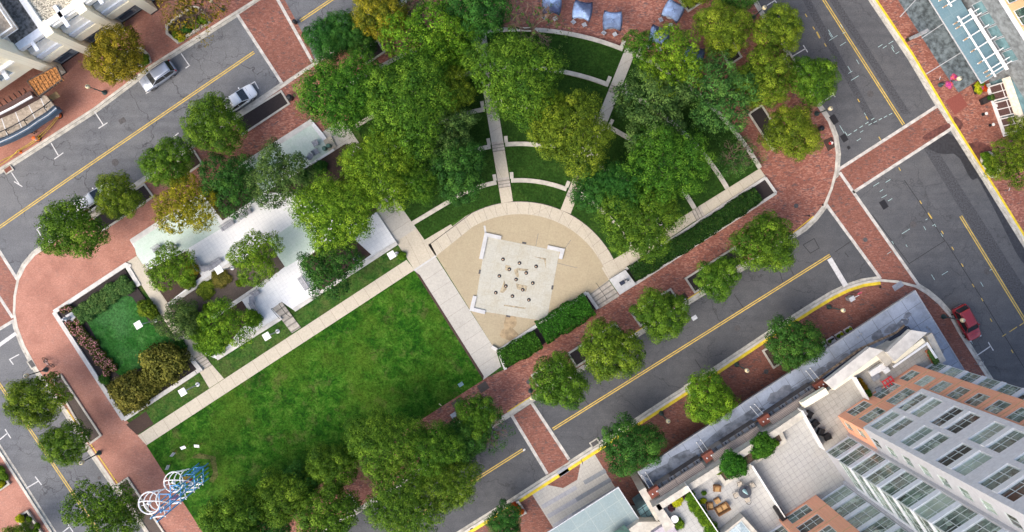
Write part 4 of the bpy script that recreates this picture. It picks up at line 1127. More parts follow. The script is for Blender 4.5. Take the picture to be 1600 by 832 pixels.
# ================================================================== STREET LAMPS
def lamp_proto():
    root = empty('street_lamp', (0, 0, 0), 0, 'x', 'street lamp', 'lamp posts with a round glass head')
    b = MB(); b.lathe([(.30, 0), (.30, .10), (.24, .16), (.19, .30), (.15, .55), (.10, .68)]); b.build('base', M_teal, root, True)
    p = MB(); p.tube((0, 0, .6), (0, 0, 3.55), .07, .05, 10); p.lathe([(.08, 0), (.10, .05), (.05, .10)], (0, 0, 2.3)); p.build('post', M_teal, root)
    c = MB(); c.lathe([(.05, 0), (.14, .05), (.17, .12), (.10, .14)], (0, 0, 3.5)); c.build('collar', M_teal, root)
    g = MB(); g.lathe([(.12, 0), (.22, .14), (.26, .34), (.23, .52), (.12, .64)], (0, 0, 3.62)); g.build('globe', M_globe, root, True)
    f = MB(); f.lathe([(.10, 0), (.12, .03), (.06, .10), (.03, .2)], (0, 0, 4.25), 10); f.build('finial', M_steel, root)
    return root
LP = lamp_proto()
for x, y, lab in ((164, 145, 'lamp post on the brick pavement left of the amber green tree'), (348, 16, 'lamp post at the right end of the shrub planter at the top left'), (72, 578, 'lamp post at the kerb below the kick scooter'), (155, 708, 'lamp post between the small green tree and the loose tree of the left street'),
                  (322, 231, 'lamp post almost hidden by the large street tree near the white sedan'), (1276, 178, 'lamp post on the rounded kerb near the fire hydrant'), (1469, 133, 'lamp post carrying two pink flower baskets'), (1295, 480, 'lamp post on the lower pavement beside the grey cabinet'),
                  (1474, 495, 'lamp post leaning in view over the red SUV'), (1151, 570, 'lamp post on the pavement between the bright lime tree and the dark loose one'), (1033, 646, 'lamp post left of the bright lime street tree'), (1177, 27, 'lamp post at the top kerb between two olive trees'), (829, 611, 'lamp post beside the centre brick crossing')):
    place(LP, USED, P(x, y, ZP), 0, lab)
bk = MB()
def basket_proto():
    root = empty('flower_basket', (0, 0, 0), 0, 'x', 'flower basket', 'flower baskets hanging on a lamp post')
    a = MB(); a.tube((0, 0, 0), (.45, 0, .05), .02); a.lathe([(.08, -.5), (.22, -.36), (.26, -.2)], (.5, 0, .0), 12); a.build('bracket_bowl', M_dark, root)
    o = bpy.data.objects.new('flowers', KM['shrub', 0]); C.objects.link(o); o.parent = root; o.location = (.5, 0, -.05); o.scale = (.42, .42, .40)
    o.material_slots[0].link = 'OBJECT'; o.material_slots[0].material = LM['pink']
    return root
BP = basket_proto(); g = P(1469, 133, 2.6); base = P(1469, 133, ZP)
place(BP, USED, (base.x, base.y, 2.6), R(57), 'pink flower basket on the upper side of its lamp post'); place(BP, USED, (base.x, base.y, 2.6), R(-123), 'pink flower basket on the lower side of its lamp post')

def sq_lamp_proto():
    root = empty('garden_lamp', (0, 0, 0), 0, 'x', 'garden lamp', 'square topped garden lamps')
    b = MB(); b.lathe([(.26, 0), (.26, .10), (.10, .14)]); b.build('foot', M_lgrey, root)
    p = MB(); p.tube((0, 0, .1), (0, 0, 4.4), .065, n=10); p.build('post', M_lgrey, root)
    h = MB(); h.box((0, 0, 4.5), (.82, .82, .10), bevel=.02); h.build('square_head', M_panelw, root)
    u = MB(); u.box((0, 0, 4.41), (.5, .5, .08)); u.build('lamp_body', M_grey, root)
    return root
SP = sq_lamp_proto()
for x, y, z, lab in ((243, 501, .3, 'white square garden lamp over the walled garden lawn'), (309, 601, .14, 'white square garden lamp on the grass below the garden wall'), (434, 518, .14, 'white square garden lamp left of the railed stairs'), (620, 397, .14, 'white square garden lamp by the junction of path and walk'), (363, 419, TZ, 'white square garden lamp beside the curved bench')):
    place(SP, USED, P(x, y, z), R(30), lab)

# ================================================================== FOUNTAIN NOZZLES
def nozzle_proto():
    root = empty('fountain_nozzle', (0, 0, 0), 0, 'x', 'fountain nozzle', 'fountain nozzles in the granite floor')
    b = MB(); b.lathe([(.235, 0), (.235, .012), (.20, .016)], n=18); b.build('drain_ring', M_iron, root)
    d = MB(); d.lathe([(.19, .016), (.19, .02)], n=16); d.build('grate', M_black, root)
    l = MB(); l.ball((-.03, -.03, .045), .075, (1, 1, .6)); l.build('nozzle', plain('warm_lens', (.72, .50, .34), .3), root, True)
    return root
FP = nozzle_proto()
for i, (x, y) in enumerate(((456, 273), (549, 294), (643, 313), (492, 329), (587, 350), (435, 367), (530, 387), (624, 407), (472, 424), (567, 445), (415, 461), (509, 481), (602, 502))):
    place(FP, USED, P(660 + x / 3.617, 330 + y / 3.617, .157), 0, 'round black fountain nozzle with a warm light set in the granite floor')
for x, y, a, lab in ((819, 380, -12, 'upper'), (749.5, 425, 78, 'left'), (863, 449.5, 78, 'right'), (794, 494.5, -12, 'lower')):
    m = MB(); m.box((0, 0, .01), (.5, .22, .02), bevel=.005)
    o = m.build('drain_grate', M_iron); o.location = P(x, y, .1585 if lab != 'z' else .14); o.rotation_euler[2] = R(a)
    tag(o, f'small dark drain grate at the {lab} edge of the fountain floor', 'drain grate')

# ================================================================== SMALL STREET THINGS
def simple(name, mb, mat, loc, rz, label, cat, group=None, smooth=False):
    o = mb.build(name, mat, None, smooth); o.location = loc; o.rotation_euler[2] = rz
    return tag(o, label, cat, group)
def bin_(px, py, label, r=.34, h=1.0):
    root = empty('litter_bin', P(px, py, ZP), 0, label, 'litter bin')
    MB().lathe([(r * .85, 0), (r, .1), (r, h * .85), (r * 1.06, h * .88), (r * 1.06, h * .95)], n=18).build('body', M_black, root, False)
    MB().lathe([(r * .9, h * .95), (r * .8, h * 1.05), (r * .45, h * 1.1)], n=18).build('lid', M_dark, root, True)
    return root
bin_(455, 154, 'round black litter bin right of the upper mulch bed'); bin_(1280, 202, 'round black litter bin near the fire hydrant', .3, .9); bin_(462, 36, 'round black bollard bin standing on the upper brick crossing', .24, .8)
root = empty('recycling_bins', P(512, 231, TZ), R(33), 'pair of dark green litter bins on a small concrete pad', 'litter bin')
sheet('bin_pad', [(505, 220), (517, 212), (525, 229), (514, 237)], TZ + .016, M_cream)
for s in (-1, 1): MB().lathe([(.25, 0), (.27, .1), (.27, .85), (.2, .95)], (s * .3, 0, 0), 14).build('bin', M_gfurn, root)
def hydrant(px, py):
    root = empty('fire_hydrant', P(px, py, ZP + .02), R(20), 'red and white fire hydrant on a square of dark mulch', 'fire hydrant')
    MB().lathe([(.17, 0), (.17, .06), (.12, .08), (.12, .5), (.15, .54), (.15, .6)], n=14).build('barrel', M_red, root)
    MB().lathe([(.14, .6), (.11, .7), (.04, .78)], n=14).build('bonnet', M_panelw, root, True)
    for s in (-1, 1): MB().tube((0, s * .1, .42), (0, s * .22, .42), .06, n=10).build('outlet', M_panelw, root)
hydrant(1297, 224); sheet('mulch_square', [(1286, 220), (1299, 214), (1306, 229), (1294, 237)], ZP + .006, M_mulch)
hydrant_pit = sheet('mulch_square', [(1060, 464), (1070, 457), (1078, 469), (1068, 476)], ZP + .006, M_mulch)
root = empty('valve_post', P(1069, 467, ZP), 0, 'small pale valve post on a mulch square by the kerb', 'post')
MB().tube((0, 0, 0), (0, 0, .5), .1, n=10).build('pipe', M_lgrey, root); MB().ball((0, 0, .55), .12).build('cap', M_lgrey, root, True)

def sign(px, py, ang, label, w=.32, h=.45, mat=None, hgt=2.2, z=ZP, group='street signs on thin posts'):
    root = empty('street_sign', P(px, py, z), ang, label, 'street sign', group)
    MB().tube((0, 0, 0), (0, 0, hgt), .03, n=6).build('post', M_dark, root)
    MB().box((.04, 0, hgt - .1), (.05, w, h), ry=.5, bevel=.006).build('sign_plate', mat or M_panelw, root)
    return root
for x, y, lab in ((1454, 128, 'white sign on a thin dark post left of the flower basket lamp'), (1560, 298, 'white sign on a thin dark post by the oval planter'), ):
    sign(x, y, R(160), lab)
sign(1331, 457, R(110), 'red and white sign on a dark post near the grey cabinet', .5, .5, plain('red_white_plate', (.62, .10, .16), .5))
def post(px, py, label, h=2.3):
    root = empty('sign_post', P(px, py, ZP), 0, label, 'sign post', 'bare sign posts')
    MB().tube((0, 0, 0), (0, 0, h), .028, n=6).build('post', M_dark, root)
    MB().box((0, 0, h - .25), (.02, .3, .4)).build('sign_plate', M_dark, root)
for x, y, lab in ((1277, 321, 'thin dark sign post on the rounded corner at the crossing'), (1256, 338, 'thin dark sign post behind the rounded kerb'), (1365, 447, 'thin dark sign post at the end of the yellow kerb'), (147, 698, 'thin dark sign post at the end of the left tree pit'), (82, 583, 'thin dark sign post above the left tree pit'), (908, 718, 'thin dark sign post at the corner of the striped forecourt')): post(x, y, lab, 1.9)
root = empty('utility_cabinet', P(1325, 466, ZP), R(30), 'grey cabinet with a small arm near the yellow kerb', 'cabinet')
MB().box((0, 0, .55), (.62, .5, 1.1), bevel=.03).build('cabinet', M_grey, root); MB().box((0, 0, 1.13), (.66, .54, .06), bevel=.01).build('lid', M_lgrey, root); MB().tube((.2, 0, 1.1), (.75, .1, 1.6), .05).build('arm', M_lgrey, root)
root = empty('totem_sign', P(1421, 61, ZP), R(27), 'tall grey information totem with a black foot', 'totem')
MB().box((0, 0, .35), (.95, .42, .7), bevel=.02).build('foot', M_black, root); MB().box((0, 0, 2.1), (.9, .36, 2.8), bevel=.02).build('panel', M_grey, root); MB().box((-.02, -.20, 2.4), (.7, .03, 1.6)).build('notice', M_panelw, root)
root = empty('bike_rack', P(1523, 565, ZP), R(-15), 'slim metal bike rack by the right hand kerb', 'bike rack')
for s in (0, .5): MB().path([(s, -.3, 0), (s, -.3, .85), (s, .3, .85), (s, .3, 0)], .03).build('hoop', M_grey, root)
# kick scooter / bicycle lying on the bricks
root = empty('bicycle', P(78, 566, ZP), R(-40), 'black and silver bicycle parked on the brick pavement near the left crossing', 'bicycle')
for s in (-.55, .55):
    m = MB()
    for k in range(18):
        a, b = k / 18 * 6.283, (k + 1) / 18 * 6.283
        m.tube((s + .32 * math.cos(a), 0, .34 + .32 * math.sin(a)), (s + .32 * math.cos(b), 0, .34 + .32 * math.sin(b)), .035, n=6)
    m.tube((s, -.05, .34), (s, .05, .34), .06)
    for k in range(6): m.tube((s, 0, .34), (s + .3 * math.cos(k), 0, .34 + .3 * math.sin(k)), .008, n=4)
    m.build('wheel', M_black, root)
MB().path([(-.55, 0, .34), (-.1, 0, .36), (.35, 0, .82), (-.22, 0, .80), (-.1, 0, .36)], .035).path([(.55, 0, .34), (.35, 0, .95)], .03).path([(-.55, 0, .34), (-.22, 0, .80)], .025).build('frame', M_steel, root)
MB().path([(.28, -.34, .98), (.36, -.2, 1.0), (.36, .2, 1.0), (.28, .34, .98)], .03).build('handlebar', M_black, root)
MB().box((-.24, 0, .9), (.28, .14, .07), bevel=.03).build('saddle', M_black, root)
MB().path([(-.1, -.14, .28), (-.1, .14, .42)], .025).build('pedals', M_black, root)
# manholes and covers
def cover(px, py, r, label, mat=M_iron, z=.004):
    m = MB(); m.lathe([(r, 0), (r, .012), (r * .88, .016), (r * .86, .012), (.01, .012)], n=22)
    simple('manhole_cover', m, mat, P(px, py, z), 0, label, 'manhole cover', 'manhole covers')
for x, y, r, z, lab in ((180, 254, .42, .004, 'round manhole cover in the left part of the upper street'), (312, 73, .25, .004, 'small round cover in the upper street right of the silver SUV'), (1360, 147, .4, .004, 'round manhole cover near the yellow lines of the right street'), (1427, 351, .4, .004, 'round manhole cover below the right hand crossing'), (1542, 425, .36, .004, 'round manhole cover left of the lower right yellow lines'), (1152, 513, .36, .004, 'round manhole cover in the lower street between two trees'), (1244, 322, .28, .134, 'round cover in the brick of the rounded corner'), (826, 597, .28, .134, 'round cover in the brick above the centre crossing'), (155, 747, .2, .004, 'small dark cover in the left street'), (1352, 375, .28, .012, 'round cover in the brick crossing on the right'), (1197, 581, .3, .134, 'round cover on the lower brick pavement near the dark tree'), (738, 829, .3, .134, 'round bluish cover on the pavement at the bottom')):
    cover(x, y, r, lab, z=z)
def plate(px, py, w, d, ang, mat, label, name='cover_plate', z=.134):
    m = MB(); m.box((0, 0, .008), (w, d, .016), bevel=.004)
    simple(name, m, mat, P(px, py, z), ang, label, 'cover plate')
AG = dirang((870, 670), (1300, 400))
for x, y, w, d, mt, z, lab in ((191, 189, .8, .6, M_iron, .002, 'square iron plate in the upper street below the lamp post'), (755, 605, 1.2, 1.0, M_drymulch, .134, 'square gravel grate at the foot of the concrete walk'), (715, 632, 1.2, 1.1, M_drymulch, .134, 'square gravel grate at the edge of the meadow'), (709, 649, .75, .55, M_lgrey, .134, 'pale rectangular cover on the brick strip below the meadow'), (1303, 187, .75, 1.1, M_black, .004, 'black rectangular drain plate near the lamp post on the rounded kerb'), (1319, 216, .7, .9, M_black, .004, 'black rectangular drain plate beside the fire hydrant'), (1326, 231, .35, .4, M_black, .004, 'small black square plate in the right street'), (1381, 320, .75, 1.05, M_black, .004, 'black rectangular plate below the right hand crossing'), (1085, 497, .65, .5, M_lgrey, .004, 'pale square drain in the lower street'), (880, 737, 1.35, .8, M_grey, .134, 'blue grey metal plate at the foot of the centre crossing'), (1403, 447, 1.3, .7, M_grey, .134, 'blue grey metal plate on the pavement corner'), (1147, 409, .5, .5, M_panelw, .16, 'small white square plate in the long tree pit'), (720, 601, .62, .45, M_teal_g, .146, 'bluish utility lid in the corner of the meadow')):
    plate(x, y, w, d, AG, mt, lab, z=z)
for x, y, ang, lab in ((929, 692, AG, 'storm drain set into the yellow kerb left of the large dark tree'), (50, 569, dirang((0, 602), (123, 785)), 'storm drain in the left street by the lamp post'), (14, 266, ang_n, 'storm drain at the kerb in the upper left')):
    root = empty('storm_drain', P(x, y, .004), ang, lab, 'storm drain')
    MB().box((0, 0, .07), (1.15, .72, .148), bevel=.02).build('frame', M_gutter, root); MB().box((0, -.04 if y > 600 else .06, .150), (.85, .52, .012)).build('grate', M_copper if y < 300 else M_iron, root)
# litter on the road and in the grass
simple('paper_bag', MB().ball((0, 0, .07), .2, (1, .6, .35), 7), M_panelw, P(819, 703, .01), R(40), 'crumpled pale bag lying by the end of the yellow lines', 'bag')
simple('bottle', MB().tube((0, 0, .05), (.3, 0, .05), .06).tube((.3, 0, .05), (.4, 0, .05), .03), M_globe, P(686, 631, .15), R(-40), 'pale bottle left on the grass near the brick strip', 'bottle')

# ================================================================== TREE PITS AND PLANTERS
pit_lab = []
def pit(pts, label, soil=M_mulch, name='tree_pit', w=.22, wallh=.14, z=ZP, plants=()):
    c = (sum(p[0] for p in pts) / len(pts), sum(p[1] for p in pts) / len(pts))
    o = P(*c, z); root = empty(name, o, 0, label, 'tree pit' if name == 'tree_pit' else 'planter')
    q = [v - P(*c, z + wallh) for v in PL(pts, z + wallh)]
    for v in q: v.z = 0
    a = sum(q[i].x * q[i - 1].y - q[i - 1].x * q[i].y for i in range(len(q)))
    s = -1 if a < 0 else 1
    n = len(q); P2 = [Vector((v.x, v.y)) for v in q]; inn = []
    for i in range(n):
        d0 = (P2[i] - P2[i - 1]).normalized(); d1 = (P2[(i + 1) % n] - P2[i]).normalized()
        n0 = Vector((d0.y, -d0.x)) * s; n1 = Vector((d1.y, -d1.x)) * s
        m = n0 + n1; m = m / max(.4, m.dot(n0)); inn.append(P2[i] + m * w)
    mb = MB(); bm = mb.bm
    lo = [bm.verts.new((v.x, v.y, 0)) for v in P2]; to = [bm.verts.new((v.x, v.y, wallh)) for v in P2]; ti = [bm.verts.new((v.x, v.y, wallh)) for v in inn]; li = [bm.verts.new((v.x, v.y, .0)) for v in inn]
    for i in range(n):
        j = (i + 1) % n
        for f in ((lo[i], lo[j], to[j], to[i]), (to[i], to[j], ti[j], ti[i]), (ti[i], ti[j], li[j], li[i])): bm.faces.new(f)
    bmesh.ops.recalc_face_normals(bm, faces=bm.faces)
    mb.build('granite_edging', M_coping, root)
    MB().sheet([(v.x, v.y) for v in inn], wallh * .35 + .012).build('soil', soil, root)
    return root
pit([(365, 187), (440, 141), (454, 163), (378, 213)], 'long mulched tree pit beside the white sedan', M_soil)
pit([(268, 258), (304, 234), (318, 256), (282, 281)], 'square tree pit right of the round street tree on the upper pavement')
pit([(145, 340), (226, 286), (242, 308), (160, 363)], 'long tree pit between the two trees by the white vehicle', M_soil)
pit([(82, 593), (96, 584), (160, 681), (141, 695)], 'narrow dry tree pit along the left street kerb', M_drymulch)
pit([(182, 757), (200, 745), (262, 838), (243, 851)], 'narrow tree pit at the bottom beside the wire sculpture', M_drymulch)
pit([(1069, 435), (1148, 385), (1166, 410), (1085, 459)], 'long mulched tree pit under the dense street tree', M_soil)
pit([(985, 490), (1048, 450), (1062, 471), (1000, 511)], 'tree pit under the street tree opposite the white pedestal')
pit([(886, 552), (962, 504), (976, 526), (900, 575)], 'tree pit under the olive street tree opposite the plaza steps', M_soil)
pit([(829, 586), (872, 560), (886, 583), (843, 610)], 'tree pit under the tree right of the centre crossing')
pit([(703, 667), (760, 632), (775, 655), (718, 690)], 'tree pit under the thin pale limbed tree')
pit([(530, 782), (548, 771), (562, 794), (544, 806)], 'small tree pit edge between the big trees at the bottom')
pit([(1054, -6), (1075, 20), (1096, 6), (1076, -22)], 'square planter right of the blue umbrellas')
pit([(1168, 178), (1190, 163), (1228, 222), (1206, 236)], 'long dark tree pit under the right hand group of trees', M_soil)
pit([(1118, 70), (1140, 56), (1160, 90), (1139, 104)], 'square tree pit under the olive tree right of the umbrellas', M_soil)
pit([(1222, 90), (1234, 82), (1246, 101), (1234, 109)], 'small tree pit at the right kerb')
pit([(560, 82), (590, 62), (603, 82), (573, 102)], 'dark tree pit under the small trees at the top', M_soil)
pit([(795, 789), (810, 781), (823, 801), (808, 809)], 'small square planter with red flowers at the bottom', M_soil, 'flower_planter', wallh=.35)
pit([(1068, 603), (1090, 589), (1104, 610), (1082, 625)], 'tree pit under the bright lime street tree')
pit([(1190, 548), (1206, 538), (1224, 566), (1208, 577)], 'tree pit under the dark loose tree by the white planter boxes')
pit([(-20, 700), (18, 756), (-3, 770), (-40, 715)], 'granite edged planter cut by the left edge', M_soil, 'flower_planter', wallh=.3)
pit([(26, 807), (45, 796), (78, 848), (58, 860)], 'granite edged planter with a chartreuse shrub in the bottom left corner', M_soil, 'flower_planter', wallh=.3)
pit([(165, 108), (183, 129), (238, 98), (233, 84), (222, 74), (200, 80)], 'curved granite planter under the amber green tree', M_soil, 'flower_planter', .3, .4)
pit([(260, 40), (261, 55), (270, 62), (279, 70), (330, 36), (326, 24), (312, 12), (300, 10)], 'curved granite planter full of shrubs at the top left', M_soil, 'flower_planter', .3, .4)
ov = [(1533 + 0, 252)] ; ov = [(1546 + 12 * math.cos(R(a)) * (1) + (5 if math.sin(R(a)) > 0 else -5) * abs(math.sin(R(a))) ** .3, 258 + 21 * math.sin(R(a))) for a in range(0, 360, 20)]
pit(ov, 'oval white rimmed planter near the right edge', M_soil, 'flower_planter', .28, .45)
for x, y, r, mt, lab in ((275, 54, 7, 'shrub', 'bright shrub'), (290, 44, 9, 'deep', 'dark shrub'), (305, 36, 9, 'olive', 'olive shrub'), (318, 30, 8, 'shrub', 'green shrub'), (283, 60, 6, 'chart', 'lime shrub'), (300, 26, 9, 'brown', 'brown shrub'), (272, 46, 7, 'brown', 'brown low shrub')):
    shrub(x, y, r, mt, f'{lab} in the curved granite planter at the top left, around ' + {275: 'its left end', 290: 'its middle', 305: 'its centre right', 318: 'its right end', 283: 'its lower corner', 300: 'its upper side', 272: 'its far left'}[x], .7, .35)
shrub(225, 94, 9, 'olive', 'low shrub at the right end of the planter under the amber green tree', .6, .35)
for x, y in ((1541, 245), (1544, 256), (1549, 266), (1552, 252)): shrub(x, y, 8, 'shrub', 'bright green shrub in the oval white rimmed planter', .7, .4, 'shrubs of the oval planter')
for x, y in ((803, 790), (809, 795), (814, 800)): shrub(x, y, 5.5, 'redfl', 'orange red flowers in the small square planter', .4, .3, 'red planter flowers')
shrub(31, 811, 7, 'chart', 'chartreuse shrub in the planter of the bottom left corner', .7, .3)
for x, y in ((45, 812), (55, 830), (58, 822)): shrub(x, y, 5, 'shrub', 'pale green plant in the planter of the bottom left corner', .4, .3, 'corner planter plants')
for x, y in ((0, 735), (6, 745), (-2, 758)): shrub(x, y, 7, 'shrub', 'light green plant in the planter cut by the left edge', .5, .3, 'left planter plants')
shrub(2, 757, 5, 'chart', 'small chartreuse plant in the planter cut by the left edge', .6, .35)
# planter boxes of the café
def box_planter(px, py, ang, w, d, mat, label, fl):
    root = empty('planter_box', P(px, py, ZP), ang, label, 'planter')
    MB().prism([(-w / 2, -d / 2), (w / 2, -d / 2), (w / 2, d / 2), (-w / 2, d / 2)], 0, .5).build('box', mat, root)
    MB().prism([(-w / 2 + .06, (.0 if mat is M_panelw else -d / 2 + .06)), (w / 2 - .06, (.0 if mat is M_panelw else -d / 2 + .06)), (w / 2 - .06, d / 2 - .06), (-w / 2 + .06, d / 2 - .06)], .5, .52).build('soil', M_soil, root)
    for k, (x, y, r, mt) in enumerate(fl):
        o = bpy.data.objects.new('plant', KM['shrub', k % 3]); C.objects.link(o); o.parent = root; o.location = (x, y, .6); o.scale = (r, r, r * .9)
        o.material_slots[0].link = 'OBJECT'; o.material_slots[0].material = LM[mt]
box_planter(1528, 138, R(20), 1.3, 1.2, M_dark, 'square dark planter with lime leaves and orange flowers by the glass canopy', [(-.35, -.2, .5, 'chart'), (.3, -.25, .42, 'redfl'), (.1, .3, .45, 'shrub'), (.0, 0, .4, 'pink'), (-.3, .3, .4, 'chart')])
box_planter(1541, 156, R(25), 1.7, .7, M_dark, 'long dark planter with sparse green plants beside the shopfront', [(.4, 0, .35, 'grey'), (.05, .1, .25, 'deep')])
for i in range(6):
    x = 1256 + i * 13.6; y = 556 - i * 8.0
    box_planter(x, y, AG, .95, .6, M_panelw, f'white planter box of the row under the zinc roof edge, number {i + 1} from the left' if False else ['white planter box under the dark loose tree, lowest of its row', 'white planter box second from the lower end of its row', 'white planter box in the lower middle of its row', 'white planter box in the upper middle of its row', 'white planter box with a yellowish plant next to the last one of its row', 'white planter box at the upper end of the row by the zinc roof'][i], [(-.25, .12, .24, 'shrub')] + ([(.22, .12, .22, 'chart')] if i > 3 else []))

# ================================================================== TERRACE FURNITURE
def bench_proto(ln, name='bench'):
    root = empty(name, (0, 0, 0), 0, 'x', 'bench')
    m = MB()
    for k in range(4): m.box((0, -.22 + k * .13, .45), (ln, .10, .04))
    m.build('seat', M_bench, root)
    b = MB()
    for k in range(3): b.box((0, .31 + k * .05, .55 + k * .11), (ln, .035, .08), rx=.35)
    b.build('backrest', M_bench, root)
    for s in (-1, 1): MB().box((s * (ln / 2 - .15), .02, .22), (.06, .5, .44)).build('leg', M_dark, root)
    return root
B2, B1 = bench_proto(1.75), bench_proto(1.05)
GBn = 'grey slatted benches on the paved terrace'
for x, y, a, p, lab in ((357, 353, 33, B2, 'long grey bench in front of the mulch bed, left one of two'), (384, 336, 33, B2, 'long grey bench in front of the mulch bed, right one of two'), (475, 443, -57, B2, 'long grey bench facing the white paving right of the railed stairs'), (310, 412, 123, B2, 'grey bench along the square bed with the amber edged bush'),
                        (333, 417, 33, B1, 'short grey bench at the right of the curved seat group'), (342, 410, 33, B1, 'short grey bench beside the white square lamp head'), (247, 389, 33, B1, 'short grey bench at the left on the green paving'), (272, 388, 33, B1, 'short grey bench at the tip of the square bed'), (401, 459, 33, B1, 'short grey bench at the upper end of the lower curved seat group'), (398, 482, -62, B2, 'grey bench at the lower end of the lower curved seat group')):
    place(p, USED, P(x, y, TZ + .01), R(a), lab, GBn)
def corner_seat(px, py, ang, lab):
    m = MB(); m.prism([(-.55, -.25), (-.1, -.45), (.5, -.3), (.45, .25), (-.1, .35), (-.5, .25)], .40, .46); m.box((0, 0, .2), (.5, .4, .4))
    simple('curved_seat', m, M_bench, P(px, py, TZ + .01), ang, lab, 'seat')
corner_seat(322, 419, R(10), 'angled grey seat between the two benches by the square bed'); corner_seat(395, 469, R(100), 'angled grey seat between the benches left of the railed stairs')
root = empty('utility_box', P(558, 404, TZ), R(33), 'small dark grey box seat on the white paving under the largest terrace tree', 'box')
MB().box((0, 0, .22), (.8, .55, .44), bevel=.03).build('box', M_grey, root); MB().box((0, 0, .46), (.55, .36, .04), bevel=.01).build('lid', M_dark, root)
def lounge_proto():
    root = empty('lounge_chair', (0, 0, 0), 0, 'x', 'chair', 'grey lounge chairs on the green paving')
    m = MB(); m.box((0, 0, .38), (.62, .62, .06), bevel=.01); m.build('seat', M_bench, root)
    b = MB(); b.box((0, .36, .66), (.62, .06, .55), rx=-.35, bevel=.01); b.build('backrest', M_bench, root)
    for sx in (-1, 1):
        MB().path([(sx * .33, -.28, 0), (sx * .33, -.28, .58), (sx * .33, .3, .6)], .025).build('arm', M_grey, root)
        MB().tube((sx * .3, .3, 0), (sx * .3, .3, .4), .025).build('leg', M_grey, root)
    return root
LCh = lounge_proto()
for x, y, a, lab in ((493.5, 225, -60, 'grey lounge chair nearest to the brick pavement'), (495, 238, 120, 'grey lounge chair in the middle of the three'), (486, 245, 150, 'grey lounge chair nearest to the dark bushes')): place(LCh, USED, P(x, y, TZ + .01), R(a), lab)
root = empty('cafe_table', P(400, 274.5, TZ), R(33), 'small purple topped table on the green paving', 'table')
MB().box((0, 0, .72), (.6, .6, .04), bevel=.01).build('tabletop', M_purple, root); MB().tube((0, 0, 0), (0, 0, .7), .05).build('pedestal', M_gfurn, root); MB().lathe([(.28, 0), (.28, .03)]).build('foot', M_gfurn, root)
def gchair():
    root = empty('cafe_chair', (0, 0, 0), 0, 'x', 'chair', 'dark green café chairs')
    MB().box((0, 0, .44), (.44, .44, .03)).build('seat', M_gfurn, root); MB().box((0, .22, .7), (.44, .03, .4), rx=-.15).build('backrest', M_gfurn, root)
    for sx in (-1, 1):
        for sy in (-1, 1): MB().tube((sx * .2, sy * .2, 0), (sx * .2, sy * .2, .44), .018, n=6).build('leg', M_gfurn, root)
    return root
GCp = gchair()
place(GCp, USED, P(397.5, 267.5, TZ), R(10), 'dark green chair above the purple table'); place(GCp, USED, P(404.5, 283, TZ), R(190), 'dark green chair below the purple table')

# ================================================================== UMBRELLAS
def umb_proto():
    root = empty('patio_umbrella', (0, 0, 0), 0, 'x', 'umbrella', 'blue umbrellas on the brick plaza')
    bm = bmesh.new(); n = 8; g = []
    for i in range(n + 1):
        row = []
        for j in range(n + 1):
            s, t = i / n * 2 - 1, j / n * 2 - 1
            x = s * 1.0 * (1 + .16 * (1 - t * t)); y = t * 1.22 * (1 - .20 * (1 - s * s) * (1 if t > 0 else 1.25))
            z = 2.75 - .30 * max(abs(s), abs(t)) ** 1.3 - .12 * (s * s * t * t)
            row.append(bm.verts.new((x, y, z)))
        g.append(row)
    for i in range(n):
        for j in range(n): bm.faces.new((g[i][j], g[i + 1][j], g[i + 1][j + 1], g[i][j + 1]))
    bmesh.ops.solidify(bm, geom=bm.faces, thickness=.015)
    me = bpy.data.meshes.new('canopy'); bm.to_mesh(me); bm.free(); me.materials.append(M_umb)
    me.polygons.foreach_set('use_smooth', [True] * len(me.polygons))
    c = bpy.data.objects.new('canopy', me); C.objects.link(c); c.parent = root
    for sx in (-1, 1):
        for sy in (-1, 1): MB().tube((0, 0, 2.77), (sx * .97, sy * 1.19, 2.31), .022, n=5).build('rib', M_umbpole, root)
    MB().tube((0, 0, 0), (0, 0, 2.85), .03).build('pole', M_steel, root); MB().lathe([(.3, 0), (.3, .06), (.1, .1)]).build('base', M_grey, root)
    return root
UP = umb_proto()
def wchair():
    root = empty('patio_chair', (0, 0, 0), 0, 'x', 'chair', 'pale chairs under the blue umbrellas')
    MB().box((0, 0, .44), (.5, .48, .04), bevel=.01).build('seat', M_lgrey, root); MB().box((0, .25, .7), (.5, .04, .45), rx=-.18, bevel=.01).build('backrest', M_lgrey, root)
    for sx in (-1, 1):
        for sy in (-1, 1): MB().tube((sx * .22, sy * .2, 0), (sx * .22, sy * .2, .44), .02, n=6).build('leg', M_steel, root)
    return root
WC = wchair()
def wtable():
    root = empty('patio_table', (0, 0, 0), 0, 'x', 'table', 'round pale tables under the blue umbrellas')
    MB().lathe([(.6, 0), (.6, .035)], (0, 0, .71), 20).build('tabletop', M_lgrey, root); MB().tube((0, 0, .08), (0, 0, .71), .06).build('pedestal', M_steel, root); MB().lathe([(.42, 0), (.38, .05)], n=16).build('foot', M_steel, root)
    return root
WT = wtable()
